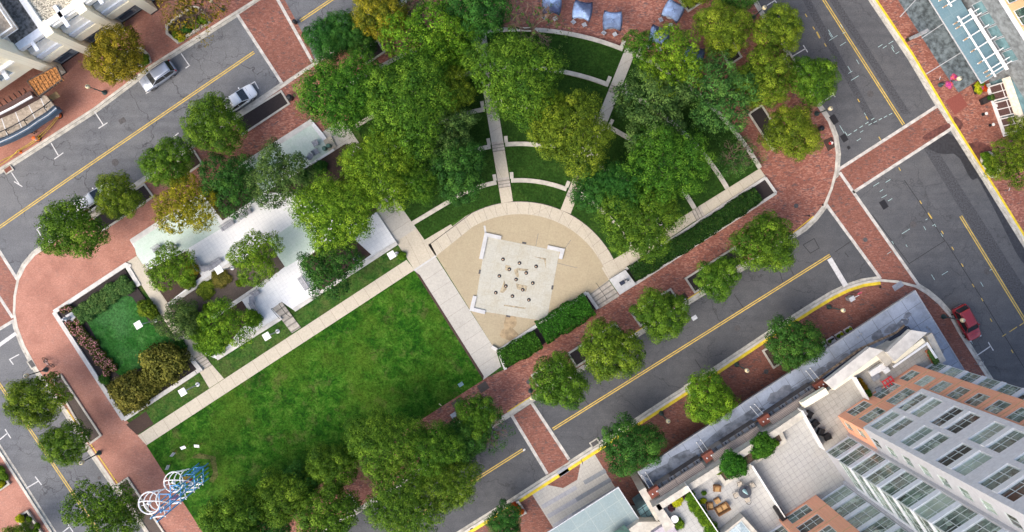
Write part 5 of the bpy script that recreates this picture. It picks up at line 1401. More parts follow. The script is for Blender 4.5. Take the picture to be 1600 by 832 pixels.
for x, y, a, nm in ((862, 8, 4, 'leftmost blue umbrella behind the bare tree'), (910, 17, 10, 'blue umbrella second from the left'), (957, 33, 3, 'blue umbrella nearest to the curved seat wall'), (1052, 17, 26, 'blue umbrella beside the square planter'), (1030, 56, 12, 'blue umbrella partly under the half bare lime tree'), (1084, 87, 20, 'blue umbrella almost hidden by the half bare lime tree')):
    p = P(x, y, 2.5); p.z = ZP
    place(UP, USED, p, R(-a), nm)
    place(WT, USED, p + Vector((.02, .02, .1)), 0, 'round table under the ' + nm)
    for k, (dx, dy, rz) in enumerate(((-.72, -.95, 145), (.62, -1.05, 215))):
        ca, sa = math.cos(R(-a)), math.sin(R(-a))
        place(WC, USED, p + Vector((dx * ca - dy * sa, dx * sa + dy * ca, 0)), R(rz - a), ('left' if k == 0 else 'right') + ' pale chair of the ' + nm)

# ================================================================== STATUES, SCULPTURE, PANELS
root = empty('statue_pedestal', P(972, 441, ZP), AG, 'white granite block with a dark plaque and a small silver statue beside the plaza steps', 'statue')
q = [v - P(972, 441, .9) for v in PL([(951, 436.5), (976, 421.5), (993, 444.5), (967.5, 460.5)], .9)]
ca = Matrix.Rotation(-AG, 3, 'Z'); q = [ca @ v for v in q]
MB().prism([(v.x, v.y) for v in q], 0, .62).build('block', M_pale, root)
MB().box((-.1, .0, .66), (.62, .48, .06), bevel=.01).build('plaque', M_navy, root)
b = MB(); b.lathe([(.16, 0), (.12, .3), (.09, .7), (.05, .95)], (.35, .05, .62), 10); b.ball((.35, .05, 1.65), .12); b.tube((.35, .05, 1.3), (.75, -.3, 1.75), .09, .03); b.tube((.35, .05, 1.3), (.25, .55, 1.85), .09, .03); b.ball((.45, -.05, 1.05), .22, (1.3, .7, .8))
b.build('figure', M_steel, root, True)
root = empty('stone_sculpture', P(113, 496, .3), R(30), 'small pale figure on a white stone block in the corner of the walled garden', 'statue')
MB().box((.1, 0, .25), (1.0, 1.0, .5), bevel=.02).build('block', M_pale, root)
b = MB(); b.lathe([(.22, 0), (.16, .5), (.2, .9), (.1, 1.2)], (-.1, 0, .5), 10); b.ball((-.1, 0, 1.85), .16); b.tube((-.1, 0, 1.4), (-.35, .35, 1.1), .07, .05); b.tube((-.1, 0, 1.4), (-.3, -.35, 1.15), .07, .05); b.ball((-.1, .0, 1.35), .22, (1, 1.3, 1))
b.build('figure', M_lgrey, root, True)
for x, y, a, mt, lab in ((291, 696.5, 20, M_panelw, 'white information board on the grass, left of the two white ones'), (312, 694, -5, M_panelw, 'white information board on the grass, right of the two white ones'), (275, 707, 50, M_grey, 'grey information board near the white boards'), (267, 727, 65, M_grey, 'grey information board nearest to the wire sculpture')):
    root = empty('information_board', P(x, y, .14), R(a), lab, 'information board', 'small boards on legs around the wire sculpture')
    MB().box((0, 0, .95), (.62, .42, .05), rx=.5 if mt is M_panelw else 1.0, bevel=.005).build('board', mt, root)
    for s in (-1, 1): MB().tube((s * .2, .1, 0), (s * .2, 0, .95), .03, n=6).build('leg', M_rust, root)
# wire sculpture
o = P(318, 735, .14); root = empty('wire_sculpture', o, 0, 'tall wire sculpture of blue poles and white hoops at the left corner of the meadow', 'sculpture')
feet = [(310.7, 724.6), (325, 724.6), (325.5, 731), (311, 731), (311.5, 748), (326, 747.5), (308, 738), (326, 739)]
F = [P(x, y, .14) - o for x, y in feet]
hs = [5.6, 9.5, 13.6, 7.5, 13.2, 14.2, 10.5, 13.4]
for f, h in zip(F, hs):
    MB().tube(f, f + Vector((0, 0, h)), .075, n=8).build('blue_pole', M_blue, root)
def hoop(c, rx, ry, tilt_ax, tilt, r, a0=0, a1=360, n=28):
    m = MB(); rot = Matrix.Rotation(R(tilt), 3, tilt_ax); pts = []
    for i in range(n + 1):
        a = R(a0 + (a1 - a0) * i / n); pts.append(Vector(c) + rot @ Vector((rx * math.cos(a), ry * math.sin(a), 0)))
    m.path(pts, r, 6); return m
for z, c in ((6.2, (-1.0, .55, 0)), (13.6, (-.45, .75, 0))):
    cc = Vector((c[0], c[1], z))
    hoop(cc, 1.05, 1.15, 'Y', 0, .06, 0, 360).build('white_hoop', M_whitep, root)
    for k in range(4):
        hoop(cc + Vector((.45 * k, .12 * k, -.15 * k)), 1.05 - .06 * k, 1.1 - .05 * k, 'Y', 10 + k * 13, .055, 50 + 8 * k, 290 - 12 * k).build('white_hoop', M_whitep, root)
    hoop(cc + Vector((.5, .0, 0)), 1.5, 1.0, 'X', 60, .055, 0, 180).build('white_hoop', M_whitep, root)
    for a in (20, 75): MB().tube(cc + Vector((math.cos(R(a)) * .9, math.sin(R(a)) * .9, .0)), cc - Vector((math.cos(R(a)) * .9, math.sin(R(a)) * .9, .0)), .028, n=6).build('white_spoke', M_whitep, root)
    MB().lathe([(.05, 0), (.22, .15), (.16, .4), (.05, .5)], cc + Vector((.1, .1, .1)), 8).build('white_finial', M_whitep, root)
for z in (1.6, 4.2, 8.2, 11.0): MB().path([F[0] + Vector((0, 0, z)), F[1] + Vector((0, 0, z)), F[5] + Vector((0, 0, z)), F[4] + Vector((0, 0, z)), F[0] + Vector((0, 0, z))], .05).build('blue_rail', M_blue, root)
for z, s in ((2.2, 1), (3.4, 1), (4.8, 1), (7.2, -1), (8.6, 1), (12.6, 1)):
    MB().path([F[4] + Vector((-.25, -.1, z)), F[5] + Vector((.2, .1, z + .2 * s))], .075).build('white_bar', M_whitep, root)
    MB().path([F[5] + Vector((0, -.25, z - .4)), F[5] + Vector((-.05, 1.0, z))], .05).build('white_bar', M_whitep, root)
for k in range(6): MB().tube(F[1] + Vector((-.12 * k - .1, -.05, .9)), F[1] + Vector((-.12 * k - .1, -.05, 3.2)), .03, n=6).build('blue_rung', M_blue, root)
for z, yy, mt, nm in ((5.4, .7, plain('yellow_panel', (.62, .33, .05), .6), 'yellow_panel'), (5.0, .35, M_red, 'red_panel'), (3.6, -.5, M_whitep, 'white_panel'), (8.6, -.35, plain('mauve_panel', (.35, .16, .24), .6), 'mauve_panel')):
    MB().box(Vector((.1, yy, z)), (.85, .06, .75), rx=.25).build(nm, mt, root)

# ================================================================== ROAD WORKS AT THE CORNER SHOP
def barrel_proto():
    root = empty('traffic_barrel', (0, 0, 0), 0, 'x', 'traffic barrel', 'orange and white traffic barrels')
    MB().lathe([(.38, 0), (.38, .08), (.30, .1)], n=16).build('rubber_base', M_black, root)
    MB().lathe([(.29, .1), (.285, .35), (.27, .36), (.265, .6)], n=16).build('drum', M_orange, root)
    for z in (.62, .86): MB().lathe([(.262 - (z - .6) * .06, z), (.255 - (z - .6) * .06, z + .12)], n=16).build('white_band', M_panelw, root)
    MB().lathe([(.25, .74), (.24, .86)], n=16).build('orange_band', M_orange, root); MB().lathe([(.24, .98), (.2, 1.02), (.05, 1.05)], n=16).build('top', M_orange, root)
    return root
BPr = barrel_proto()
place(BPr, USED, P(93.5, 181.5, ZP), 0, 'orange and white traffic barrel at the corner of the fenced canopy'); place(BPr, USED, P(60, 217.5, ZP), 0, 'orange and white traffic barrel beside the worker')
root = empty('traffic_cone', P(32, 237.5, ZP), 0, 'orange traffic cone under the yellow tape', 'traffic cone')
MB().box((0, 0, .02), (.38, .38, .04)).build('base', M_orange, root); MB().lathe([(.15, .04), (.10, .34)], n=14).build('cone', M_orange, root); MB().lathe([(.10, .34), (.075, .5)], n=14).build('collar', M_panelw, root); MB().lathe([(.075, .5), (.03, .72)], n=14).build('tip', M_orange, root)
def tape(pts, lab, z=.95):
    m = MB(); q = [P(a, b, z) for a, b in pts]
    for a, b in zip(q, q[1:]):
        n = 6
        for i in range(n):
            f = lambda t: a.lerp(b, t) - Vector((0, 0, .22 * 4 * t * (1 - t)))
            p0, p1 = f(i / n), f((i + 1) / n)
            d = (p1 - p0).normalized(); sd = Vector((-d.y, d.x, 0)).normalized() * .05
            tw = Vector((0, 0, .035))
            m.poly([p0 - sd - tw, p1 - sd - tw, p1 + sd + tw, p0 + sd + tw])
    simple('caution_tape', m, M_tape, (0, 0, 0), 0, lab, 'barrier tape')
tape([(91, 180), (58, 215), (28, 235), (0, 258), (-20, 274)], 'yellow caution tape running from barrel to barrel along the pavement')
tape([(92, 182), (62, 216), (30, 236), (0, 252), (-20, 266)], 'second yellow caution tape hanging lower beside the first', .75)
# worker (skinned figure)
def person(px, py, ang, z=ZP):
    J = {'pel': (0, 0, .92, .15), 'sp': (.03, 0, 1.15, .14), 'ch': (.08, 0, 1.38, .16), 'nk': (.12, 0, 1.52, .06), 'hd': (.15, 0, 1.66, .10), 'tp': (.15, 0, 1.78, .07),
         'lh': (0, .1, .86, .1), 'lk': (.10, .12, .48, .07), 'la': (.0, .12, .09, .045), 'lt': (.2, .13, .04, .04), 'rh': (0, -.1, .86, .1), 'rk': (-.02, -.12, .48, .07), 'ra': (-.12, -.12, .09, .045), 'rt': (.08, -.13, .04, .04),
         'ls': (.07, .19, 1.42, .07), 'le': (.22, .27, 1.18, .05), 'lw': (.45, .22, 1.12, .035), 'lf': (.55, .20, 1.12, .03), 'rs': (.07, -.19, 1.42, .07), 're': (.12, -.28, 1.15, .05), 'rw': (.35, -.30, 1.05, .035), 'rf': (.44, -.30, 1.04, .03)}
    E = [('pel', 'sp'), ('sp', 'ch'), ('ch', 'nk'), ('nk', 'hd'), ('hd', 'tp'), ('pel', 'lh'), ('lh', 'lk'), ('lk', 'la'), ('la', 'lt'), ('pel', 'rh'), ('rh', 'rk'), ('rk', 'ra'), ('ra', 'rt'), ('ch', 'ls'), ('ls', 'le'), ('le', 'lw'), ('lw', 'lf'), ('ch', 'rs'), ('rs', 're'), ('re', 'rw'), ('rw', 'rf')]
    def skin(keys, edges, mat, name, grow=0.0, parent=None, rootk=None):
        idx = {k: i for i, k in enumerate(keys)}
        me = bpy.data.meshes.new(name); me.from_pydata([J[k][:3] for k in keys], [(idx[a], idx[b]) for a, b in edges], [])
        o = bpy.data.objects.new(name, me); C.objects.link(o); o.parent = parent
        md = o.modifiers.new('skin', 'SKIN'); md.use_smooth_shade = True
        for k in keys:
            v = me.skin_vertices[0].data[idx[k]]; v.radius = (J[k][3] + grow, J[k][3] + grow); v.use_root = (k == rootk or (rootk == 'ls' and k == 'rs'))
        sb = o.modifiers.new('sub', 'SUBSURF'); sb.levels = 2; sb.render_levels = 2
        me.materials.append(mat); return o
    root = empty('person', P(px, py, z), ang, 'worker in an orange vest and dark trousers bending beside the traffic barrel', 'person')
    skin(list(J), E, M_skin, 'body', 0, root, 'pel')
    skin(['pel', 'lh', 'lk', 'la', 'rh', 'rk', 'ra'], [e for e in E if e[0] in ('pel', 'lh', 'lk', 'rh', 'rk') and e[1] in ('lh', 'lk', 'la', 'rh', 'rk', 'ra')], M_navy, 'trousers', .014, root, 'pel')
    skin(['pel', 'sp', 'ch', 'ls', 'rs'], [('pel', 'sp'), ('sp', 'ch'), ('ch', 'ls'), ('ch', 'rs')], M_orange, 'vest', .02, root, 'sp')
    skin(['ls', 'le', 'rs', 're'], [('ls', 'le'), ('rs', 're')], M_navy, 'sleeves', .012, root, 'ls')
    MB().ball((.15, 0, 1.755), .125, (1.15, 1, .7), 14).build('hard_hat', M_panelw, root, True)
    MB().lathe([(.165, 0), (.165, .015)], (.17, 0, 1.735), 16).build('hat_brim', M_panelw, root)
    f = MB(); f.ball((.245, .035, 1.675), .012); f.ball((.245, -.035, 1.675), .012); f.build('eyes', M_black, root)
    MB().box((.258, 0, 1.65), (.03, .022, .04), bevel=.008).build('nose', M_skin, root); MB().box((.245, 0, 1.61), (.015, .045, .01)).build('mouth', M_red, root)
    for sx in (1, -1):
        k = 'l' if sx > 0 else 'r'; fx, fy, fz, _ = J[k + 'f']
        hm = MB()
        for i in range(4): hm.tube((fx + .0, fy + (-.026 + .017 * i), fz), (fx + .075 - .008 * abs(i - 1.4), fy + (-.028 + .019 * i), fz - .035), .0085, .007, 6)
        hm.tube((fx - .03, fy - sx * .03, fz), (fx + .025, fy - sx * .06, fz - .02), .011, .009, 6); hm.build('fingers', M_skin, root)
        ax, ay, az, _ = J[k + 't']; MB().box((ax - .07, ay, az + .01), (.28, .11, .10), bevel=.03).build('boot', M_black, root)
person(54, 207, R(-35))
# ================================================================== BUILDINGS
class Fr:
    """local frame of a facade: u along it, v out of it (towards the viewer), z up"""
    def __init__(s, o, u, n): s.o = Vector((o[0], o[1], 0)); s.u = Vector((u[0], u[1], 0)).normalized(); s.n = Vector((n[0], n[1], 0)).normalized()
    def __call__(s, u, v, z): return s.o + s.u * u + s.n * v + Vector((0, 0, z))
def fbox(m, f, u0, u1, v0, v1, z0, z1):
    m.prism([f(u0, v0, 0), f(u1, v0, 0), f(u1, v1, 0), f(u0, v1, 0)], z0, z1, True)
def fpart(f, u0, u1, v0, v1, z0, z1, name, mat, root):
    m = MB(); fbox(m, f, u0, u1, v0, v1, z0, z1)
    o = m.build(name, mat); setparent(o, root); return o
def setparent(o, root):
    o.data.transform(Matrix.Translation(-root.location)); o.parent = root
def wall(f, u0, u1, z0, z1, holes, mat, root, depth=.22, v=0.0, name='wall'):
    """wall sheet with real openings and reveals"""
    m = MB(); bm = m.bm
    us = sorted({u0, u1, *[h[0] for h in holes], *[h[1] for h in holes]}); zs = sorted({z0, z1, *[h[2] for h in holes], *[h[3] for h in holes]})
    us = [x for x in us if u0 <= x <= u1]; zs = [x for x in zs if z0 <= x <= z1]
    for a, b in zip(us, us[1:]):
        for c, d in zip(zs, zs[1:]):
            mu, mz = (a + b) / 2, (c + d) / 2
            if any(h[0] < mu < h[1] and h[2] < mz < h[3] for h in holes): continue
            m.poly([f(a, v, c), f(b, v, c), f(b, v, d), f(a, v, d)])
    for a, b, c, d in holes:
        for q in ([f(a, v, c), f(b, v, c), f(b, v - depth, c), f(a, v - depth, c)], [f(a, v, d), f(b, v, d), f(b, v - depth, d), f(a, v - depth, d)], [f(a, v, c), f(a, v, d), f(a, v - depth, d), f(a, v - depth, c)], [f(b, v, c), f(b, v, d), f(b, v - depth, d), f(b, v - depth, c)]): m.poly(q)
    bmesh.ops.recalc_face_normals(bm, faces=bm.faces)
    o = m.build(name, mat); setparent(o, root); return o
def window(f, h, root, cols=2, rows=1, v=-.16, mat=None, fr=None, fw=.07, split=None):
    a, b, c, d = h
    a += .004; b -= .004; c += .004; d -= .004
    m = MB()
    for q in ((a, a + fw, c, d), (b - fw, b, c, d), (a + fw, b - fw, c, c + fw), (a + fw, b - fw, d - fw, d)): fbox(m, f, q[0], q[1], v, v + .08, q[2], q[3])
    for i in range(1, cols):
        x = a + (b - a) * i / cols; fbox(m, f, x - fw * .4, x + fw * .4, v + .005, v + .07, c + fw, d - fw)
    for z in ([c + (d - c) * s for s in (split or [])] or [c + (d - c) * j / rows for j in range(1, rows)]): fbox(m, f, a + fw, b - fw, v + .008, v + .066, z - fw * .35, z + fw * .35)
    o = m.build('window', fr or M_frame); setparent(o, root)
    g = MB(); g.poly([f(a, v + .03, c), f(b, v + .03, c), f(b, v + .03, d), f(a, v + .03, d)])
    p = g.build('pane', mat or M_glass); p.data.transform(Matrix.Translation(-root.location)); p.parent = o
    return o

# ---------------- south building: podium, terrace, tower
T = 7.5; ZC = 8.6
root = empty('office_tower', P(1400, 640, 0), 0, 'tall orange and grey panelled tower with rows of green windows at the lower right', 'building')
g = 13 * H / (H - T)
O0 = P(1309, 650, T)
u = Vector((.834, .551, 0)); vv = Vector((-.551, .834, 0))       # vv points to the viewer's upper left = out of the facade
f = Fr(O0, u, vv)
FH = 3.05; NF = 11; ZT = T + FH * NF
def floors(k0=0, k1=NF): return [(k, T + FH * k) for k in range(k0, k1)]
# orange block 2: front v = 0
hol = []
for k, z in floors():
    if k < 2: hol += [(.9, 3.3, z + .25, z + 2.45), (4.3, 7.0, z + .25, z + 2.45)]
    hol += [(7.75, 9.5, z + .45, z + 2.45)]
wall(f, 0, 10.25, T, ZT, hol, M_owall, root)
for h in hol: window(f, h, root, 3 if h[1] - h[0] > 2 else 2, 1, split=[.42])
for k, z in floors(1): fpart(f, 0, 10.25, .002, .03, z - .05, z + .05, 'floor_band', M_tanw, root)
# its left cheek (two floors) below the grey bay
fs = Fr(f(0, 0, 0), -vv, -u)
hol = [(.45, 1.5, z + .6, z + 2.3) for k, z in floors(0, 2)]
wall(fs, 0, 2.6, T, T + 2 * FH + .8, hol, M_owall, root)
for h in hol: window(fs, h, root, 1, 1)
# grey bay
GZ = T + 2 * FH + .62; gv = .45
fg = Fr(f(-.02, gv, 0), u, vv)
hol = []
for k, z in floors(2):
    lo = .95 if k % 2 == 0 else .42
    hol += [(.55, 3.35, z + lo, z + lo + 1.85), (3.9, 6.7, z + lo, z + lo + 1.85)]
wall(fg, 0, 7.25, GZ, ZT, hol, M_greyw, root, .25)
for h in hol: window(fg, h, root, 3, 1, v=-.2, split=[.38])
for k, z in floors(2):
    if k % 2 == 0:
        for a, b in ((.55, 3.35), (3.9, 6.7)): fpart(fg, a - .03, b + .03, .002, .05, z + 2.81, z + FH + .41, 'white_spandrel', M_whitep, root)
for k, z in floors(2):
    jn = MB()
    fbox(jn, fg, 0.001, 7.249, .002, .012, z + .60, z + .63)
    if k % 2 == 0: setparent(jn.build('panel_joint', M_panelw), root)
fgs = Fr(fg(0, 0, 0), -vv, -u)
hol = [(1.05, 2.2, z + .9, z + 2.4) for k, z in floors(2)]
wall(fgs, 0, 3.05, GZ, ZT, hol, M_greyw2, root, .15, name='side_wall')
for h in hol: window(fgs, h, root, 2, 1, v=-.1)
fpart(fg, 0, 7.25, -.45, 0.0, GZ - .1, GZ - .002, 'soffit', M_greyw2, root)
# right flank of the bay
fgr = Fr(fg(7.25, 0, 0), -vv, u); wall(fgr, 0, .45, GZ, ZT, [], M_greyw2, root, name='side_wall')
# glass bay between: front v = -2.6
def glass_bay(fr_, w, k0, k1, sp_mat, cols=3, sill=.25, zt=None, name='spandrel'):
    for k, z in floors(k0, k1):
        window(fr_, (0, w, z + sill, z + 2.62), root, cols, 1, v=-.06, split=[.36, .78])
        fpart(fr_, 0, w, -.3, .10, z + 2.622, z + FH + sill - .002, name, sp_mat, root)
    if k0 == 0: fpart(fr_, 0, w, -.3, .06, T, T + sill - .002, name, sp_mat, root)
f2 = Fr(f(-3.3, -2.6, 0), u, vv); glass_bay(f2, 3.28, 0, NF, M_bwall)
f2s = Fr(f(-3.3, -2.6, 0), -vv, -u)
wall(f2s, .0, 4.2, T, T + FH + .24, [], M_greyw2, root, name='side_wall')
for k, z in floors(1):
    window(f2s, (.1, 3.3, z + .25, z + 2.62), root, 3, 1, v=-.06, split=[.36])
    fpart(f2s, .0, 4.2, -.2, .05, z + 2.622, z + FH + .248, 'side_spandrel', M_bwall, root); fpart(f2s, 3.31, 4.2, -.2, .045, z + .25, z + 2.62, 'side_panel', M_bwall, root)
# grey strip between the glass bay and the orange cheek
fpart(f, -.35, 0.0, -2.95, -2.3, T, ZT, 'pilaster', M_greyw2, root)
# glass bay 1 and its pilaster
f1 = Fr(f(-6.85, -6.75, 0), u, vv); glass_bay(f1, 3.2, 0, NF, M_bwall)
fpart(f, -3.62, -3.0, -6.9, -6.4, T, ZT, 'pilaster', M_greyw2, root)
# orange block 1: front v = -5.95
fo = Fr(f(-11.8, -5.95, 0), u, vv)
hol = []
for k, z in floors(): hol += [(.75, 3.45, z + .35, z + 2.45)]
wall(fo, 0, 4.95, T, ZT, hol, M_owall, root)
for h in hol: window(fo, h, root, 3, 1, split=[.42])
for k, z in floors(1): fpart(fo, 0, 4.95, .002, .03, z - .05, z + .05, 'floor_band', M_tanw, root)
fos = Fr(fo(4.95, 0, 0), -vv, u); wall(fos, 0, .9, T, ZT, [], M_owall, root, name='side_wall')
fosl = Fr(fo(0, 0, 0), -vv, -u); wall(fosl, 0, .7, T, ZT, [], M_owall, root, name='side_wall')
f0 = Fr(f(-15.2, -6.6, 0), u, vv); glass_bay(f0, 3.38, 0, NF, M_bwall, 3)
# far right glazing
f3 = Fr(f(10.27, -.95, 0), u, vv); glass_bay(f3, 2.0, 0, NF, M_bwall, 3)
core = MB()
fbox(core, f, .3, 10.2, -24, -.6, T, ZT - .05); fbox(core, f, 10.2, 12.2, -24, -1.5, T, ZT - .055); fbox(core, f, -3.0, .3, -24, -3.1, T, ZT - .06); fbox(core, f, -15.0, -3.0, -24, -7.3, T, ZT - .07)
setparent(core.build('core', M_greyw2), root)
fpart(f, -15.4, 12.4, -24.2, -.9 + .3, ZT, ZT + .25, 'roof', M_greyw, root) if False else None
rf = MB(); fbox(rf, f, .1, 10.25, -24, -.05, ZT, ZT + .3); fbox(rf, f, 10.26, 12.3, -24, -1.0, ZT, ZT + .3); fbox(rf, f, -3.2, .1, -24, -2.8, ZT, ZT + .3); fbox(rf, f, -15.2, -3.2, -24, -7.0, ZT, ZT + .3); setparent(rf.build('roof', M_greyw), root)

# podium with its roof terraces
pod = empty('podium_building', P(1200, 760, 0), 0, 'low building with tiled roof terraces and a zinc street canopy in front of the tower', 'building')
def pp(m, name, mat, par=None): o = m.build(name, mat); setparent(o, par or pod); return o
PODL = [(1027, 791), (1218, 668), (1261, 640), (1302, 613), (1382, 560), (1432, 532), (1454, 526), (1484, 582), (1534, 664)]
w8 = [P(a, b, ZC) for a, b in PODL]
body = w8 + [P(1700, 900, ZC), P(1500, 1150, ZC), P(1230, 1150, ZC), P(1045, 815, ZC)]
pp(MB().prism(body, 0, T - .02), 'wall', M_coping)
def roofsheet(pts, z, mat, name='terrace_floor'): return pp(MB().sheet(PL(pts, z), z), name, mat)
roofsheet([(1022, 786), (1213, 664), (1256, 637), (1292, 705), (1330, 770), (1300, 840), (1200, 960), (1125, 960), (1043, 812)], T, M_roof_tile)
roofsheet([(1253, 640), (1300, 610), (1345, 580), (1430, 527), (1447, 525), (1478, 575), (1560, 700), (1420, 720), (1330, 705), (1288, 704)], T + .004, M_roof_tile2)
par_ = MB(); par_.strip(PL([(1026, 793), (1219, 670), (1260, 642)], ZC), .72, ZC - .3, -.25, z0=T - .05)
pp(par_, 'parapet', M_coping)
par2 = MB(); par2.strip(PL([(1256, 634), (1294, 611)], ZC), .7, ZC - .34, -.1, z0=T - .05); pp(par2, 'parapet', M_cwall)
for pts in ([(1290, 597), (1359, 543), (1380, 548), (1302, 608)], [(1386, 551), (1423, 516), (1449, 520), (1398, 565)], [(1359, 545), (1379, 548), (1398, 562), (1386, 573)]):
    big = pts[0] != (1359, 545)
    pp(MB().prism(PL(pts, 9.0 if big else 8.5), 8.3 if big else T - .05, 9.0 if big else 8.5), 'raised_parapet', M_whitest if big else M_coping)
pr = MB(); pr.strip(PL([(1302, 607), (1384, 551)], 8.3), .5, 8.3, 0, z0=T - .04); pr.strip(PL([(1398, 566), (1444, 532)], 8.3), .5, 8.3, 0, z0=T - .04); pp(pr, 'inner_parapet', M_cwall)
rl = MB(); rl.strip(PL([(1396, 574), (1449, 537), (1464, 560)], 8.6), .22, 8.6, 0, z0=8.45); pp(rl, 'guard_rail', M_whitep)
pr3 = MB(); pr3.strip(PL([(1452, 523), (1474, 566)], 8.0), .7, 8.0, 0, z0=T - .06); pp(pr3, 'parapet', M_coping)
# zinc canopy over the pavement
can = MB(); can.prism([P(998, 738, 4.3), P(1430, 456, 4.3), P(1507, 580, 4.3), P(1540, 630, 4.3), P(1478, 604, 4.3), P(1440, 540, 4.3), P(1400, 545, 4.3), P(1300, 615, 4.3), P(1220, 650, 4.3), P(1018, 768, 4.3)], 4.0, 4.3, True); pp(can, 'zinc_canopy', M_canopy)
edg = MB(); edg.strip(PL([(1018, 770), (997, 738), (1430, 455), (1508, 581)], 4.32), .14, 4.34, 0, z0=3.96); pp(edg, 'canopy_edge', M_grey)
gut = MB(); gut.strip(PL([(1022, 762), (1205, 644), (1345, 545), (1418, 512)], 4.4), .24, 4.42, 0, z0=4.3); pp(gut, 'rust_gutter', plain('rust_gutter', (.30, .22, .15), .8, var=.4))
rs_ = random.Random(8); M_wetz = plain('wet_zinc', (.135, .155, .19), .3, var=.3, vs=1.2); M_rain = plain('rain_stain', (.150, .165, .195), .35, var=.22, vs=1.5)
for x, y, r, in ((1080, 715, 9), (1100, 705, 8), (1140, 678, 10), (1165, 665, 11), (1150, 668, 8), (1210, 620, 11), (1225, 612, 12), (1260, 600, 9), (1282, 580, 8), (1300, 570, 10), (1318, 560, 9), (1371, 526, 9), (1392, 514, 9), (1410, 505, 9), (1418, 493, 6), (1466, 552, 8), (1370, 522, 7), (1388, 533, 7), (1335, 550, 7)):
    pts = []
    for i in range(14):
        a = i / 14 * 6.283; q = r * (.75 + .35 * rs_.random()); dx, dy = q * math.cos(a) * 1.25, q * math.sin(a) * .7
        pts.append((x + dx * .84 + dy * .54, y - dx * .54 + dy * .84))
    zst = 4.303 + .0004 * (x % 13); pp(MB().sheet(PL(pts, zst), zst), 'rain_stain', M_rain)
for pts in ([(1004, 745), (1040, 722), (1075, 702), (1082, 716), (1050, 742), (1022, 756)], [(1090, 700), (1135, 664), (1180, 636), (1196, 640), (1150, 676), (1104, 708)], [(1200, 632), (1240, 606), (1262, 592), (1262, 604), (1228, 628)]):
    q2 = []
    for i_ in range(len(pts)):
        p0, p1 = pts[i_], pts[(i_ + 1) % len(pts)]
        for t_ in (0, .25, .5, .75): q2.append((p0[0] + (p1[0] - p0[0]) * t_ + rs_.uniform(-3.5, 3.5), p0[1] + (p1[1] - p0[1]) * t_ + rs_.uniform(-2.5, 2.5)))
    pp(MB().sheet(PL(q2, 4.3018), 4.3018), 'wet_patch', M_wetz)
for pts in ([(1398, 520), (1412, 507), (1418, 514), (1404, 527)],): pp(MB().sheet(PL(pts, 4.31), 4.31), 'rust_stain', plain('canopy_rust', (.36, .25, .16), .5, var=.4))
# clerestory, wooden louvres and steel boxes
for a, b in (((1030, 772), (1100, 727)), ((1114, 717), (1186, 671)), ((1204, 659), (1274, 613))):
    m = MB(); m.strip(PL([a, b], 7.0), 1.15, 7.0, -.15, z0=6.7); pp(m, 'wood_louvre', M_wood)
    gl = MB(); n = 7
    for k in range(n):
        t0, t1 = k / n + .02, (k + 1) / n - .02
        q = [(a[0] + (b[0] - a[0]) * t, a[1] + (b[1] - a[1]) * t) for t in (t0, t1)]
        q = [(x - 5, y - 8) for x, y in q]
        gl.strip(PL(q, 5.6), .46, 5.56 + (.01 if k % 2 else 0), 0, z0=5.54)
    pp(gl, 'clerestory', M_grey)
    q = [(a[0] - 5, a[1] - 8), (b[0] - 5, b[1] - 8)]; m = MB(); m.strip(PL(q, 5.5), .56, 5.53, 0, z0=4.31); pp(m, 'clerestory_frame', M_wood)
    dk = MB()
    for k in range(0, n, 2):
        t0, t1 = k / n + .05, (k + 1) / n - .07
        q = [(a[0] + (b[0] - a[0]) * t - 5, a[1] + (b[1] - a[1]) * t - 8) for t in (t0, t1)]
        dk.strip(PL(q, 5.59), .34, 5.59, 0, z0=5.565)
    pp(dk, 'dark_pane', M_navy)
for a, b in (((1290, 602), (1358, 550)), ((1384, 548), (1424, 516))):
    dk = MB(); dk.strip(PL([a, b], 5.0), 1.0, 5.0, 0, z0=4.31); pp(dk, 'clerestory', M_navy)
for (x, y), (ca_, cb_) in (((1023, 770), (1006, 741)), ((1108, 714), (1092, 690)), ((1196, 657), (1176, 634)), ((1283, 603), (1263, 578))):
    c = P(x, y, 6.9)
    MBx = MB(); MBx.box(c - Vector((0, 0, .35)), (1.35, .95, .7), rz=R(33), bevel=.02); pp(MBx, 'steel_box', M_copper)
    rd = MB()
    for s in (-.28, .28):
        off = Vector((s * .84, s * .55, 0)); top = c + off + Vector((0, 0, .06)); bot = P(ca_, cb_, 4.36) + off
        rd.tube(top, bot, .035, n=6); rd.ball(top, .09); rd.ball(bot, .09)
    pp(rd, 'tie_rod', M_panelw)
for (x, y) in ((1341, 527), (1346, 522), (1410, 503), (1417, 499), (1449, 512), (1453, 515)):
    rd = MB(); rd.ball(P(x, y, 4.38), .12); rd.tube(P(x, y, 4.38), P(x + 22, y + 24, 8.4), .012, n=4); pp(rd, 'tie_rod', M_grey)
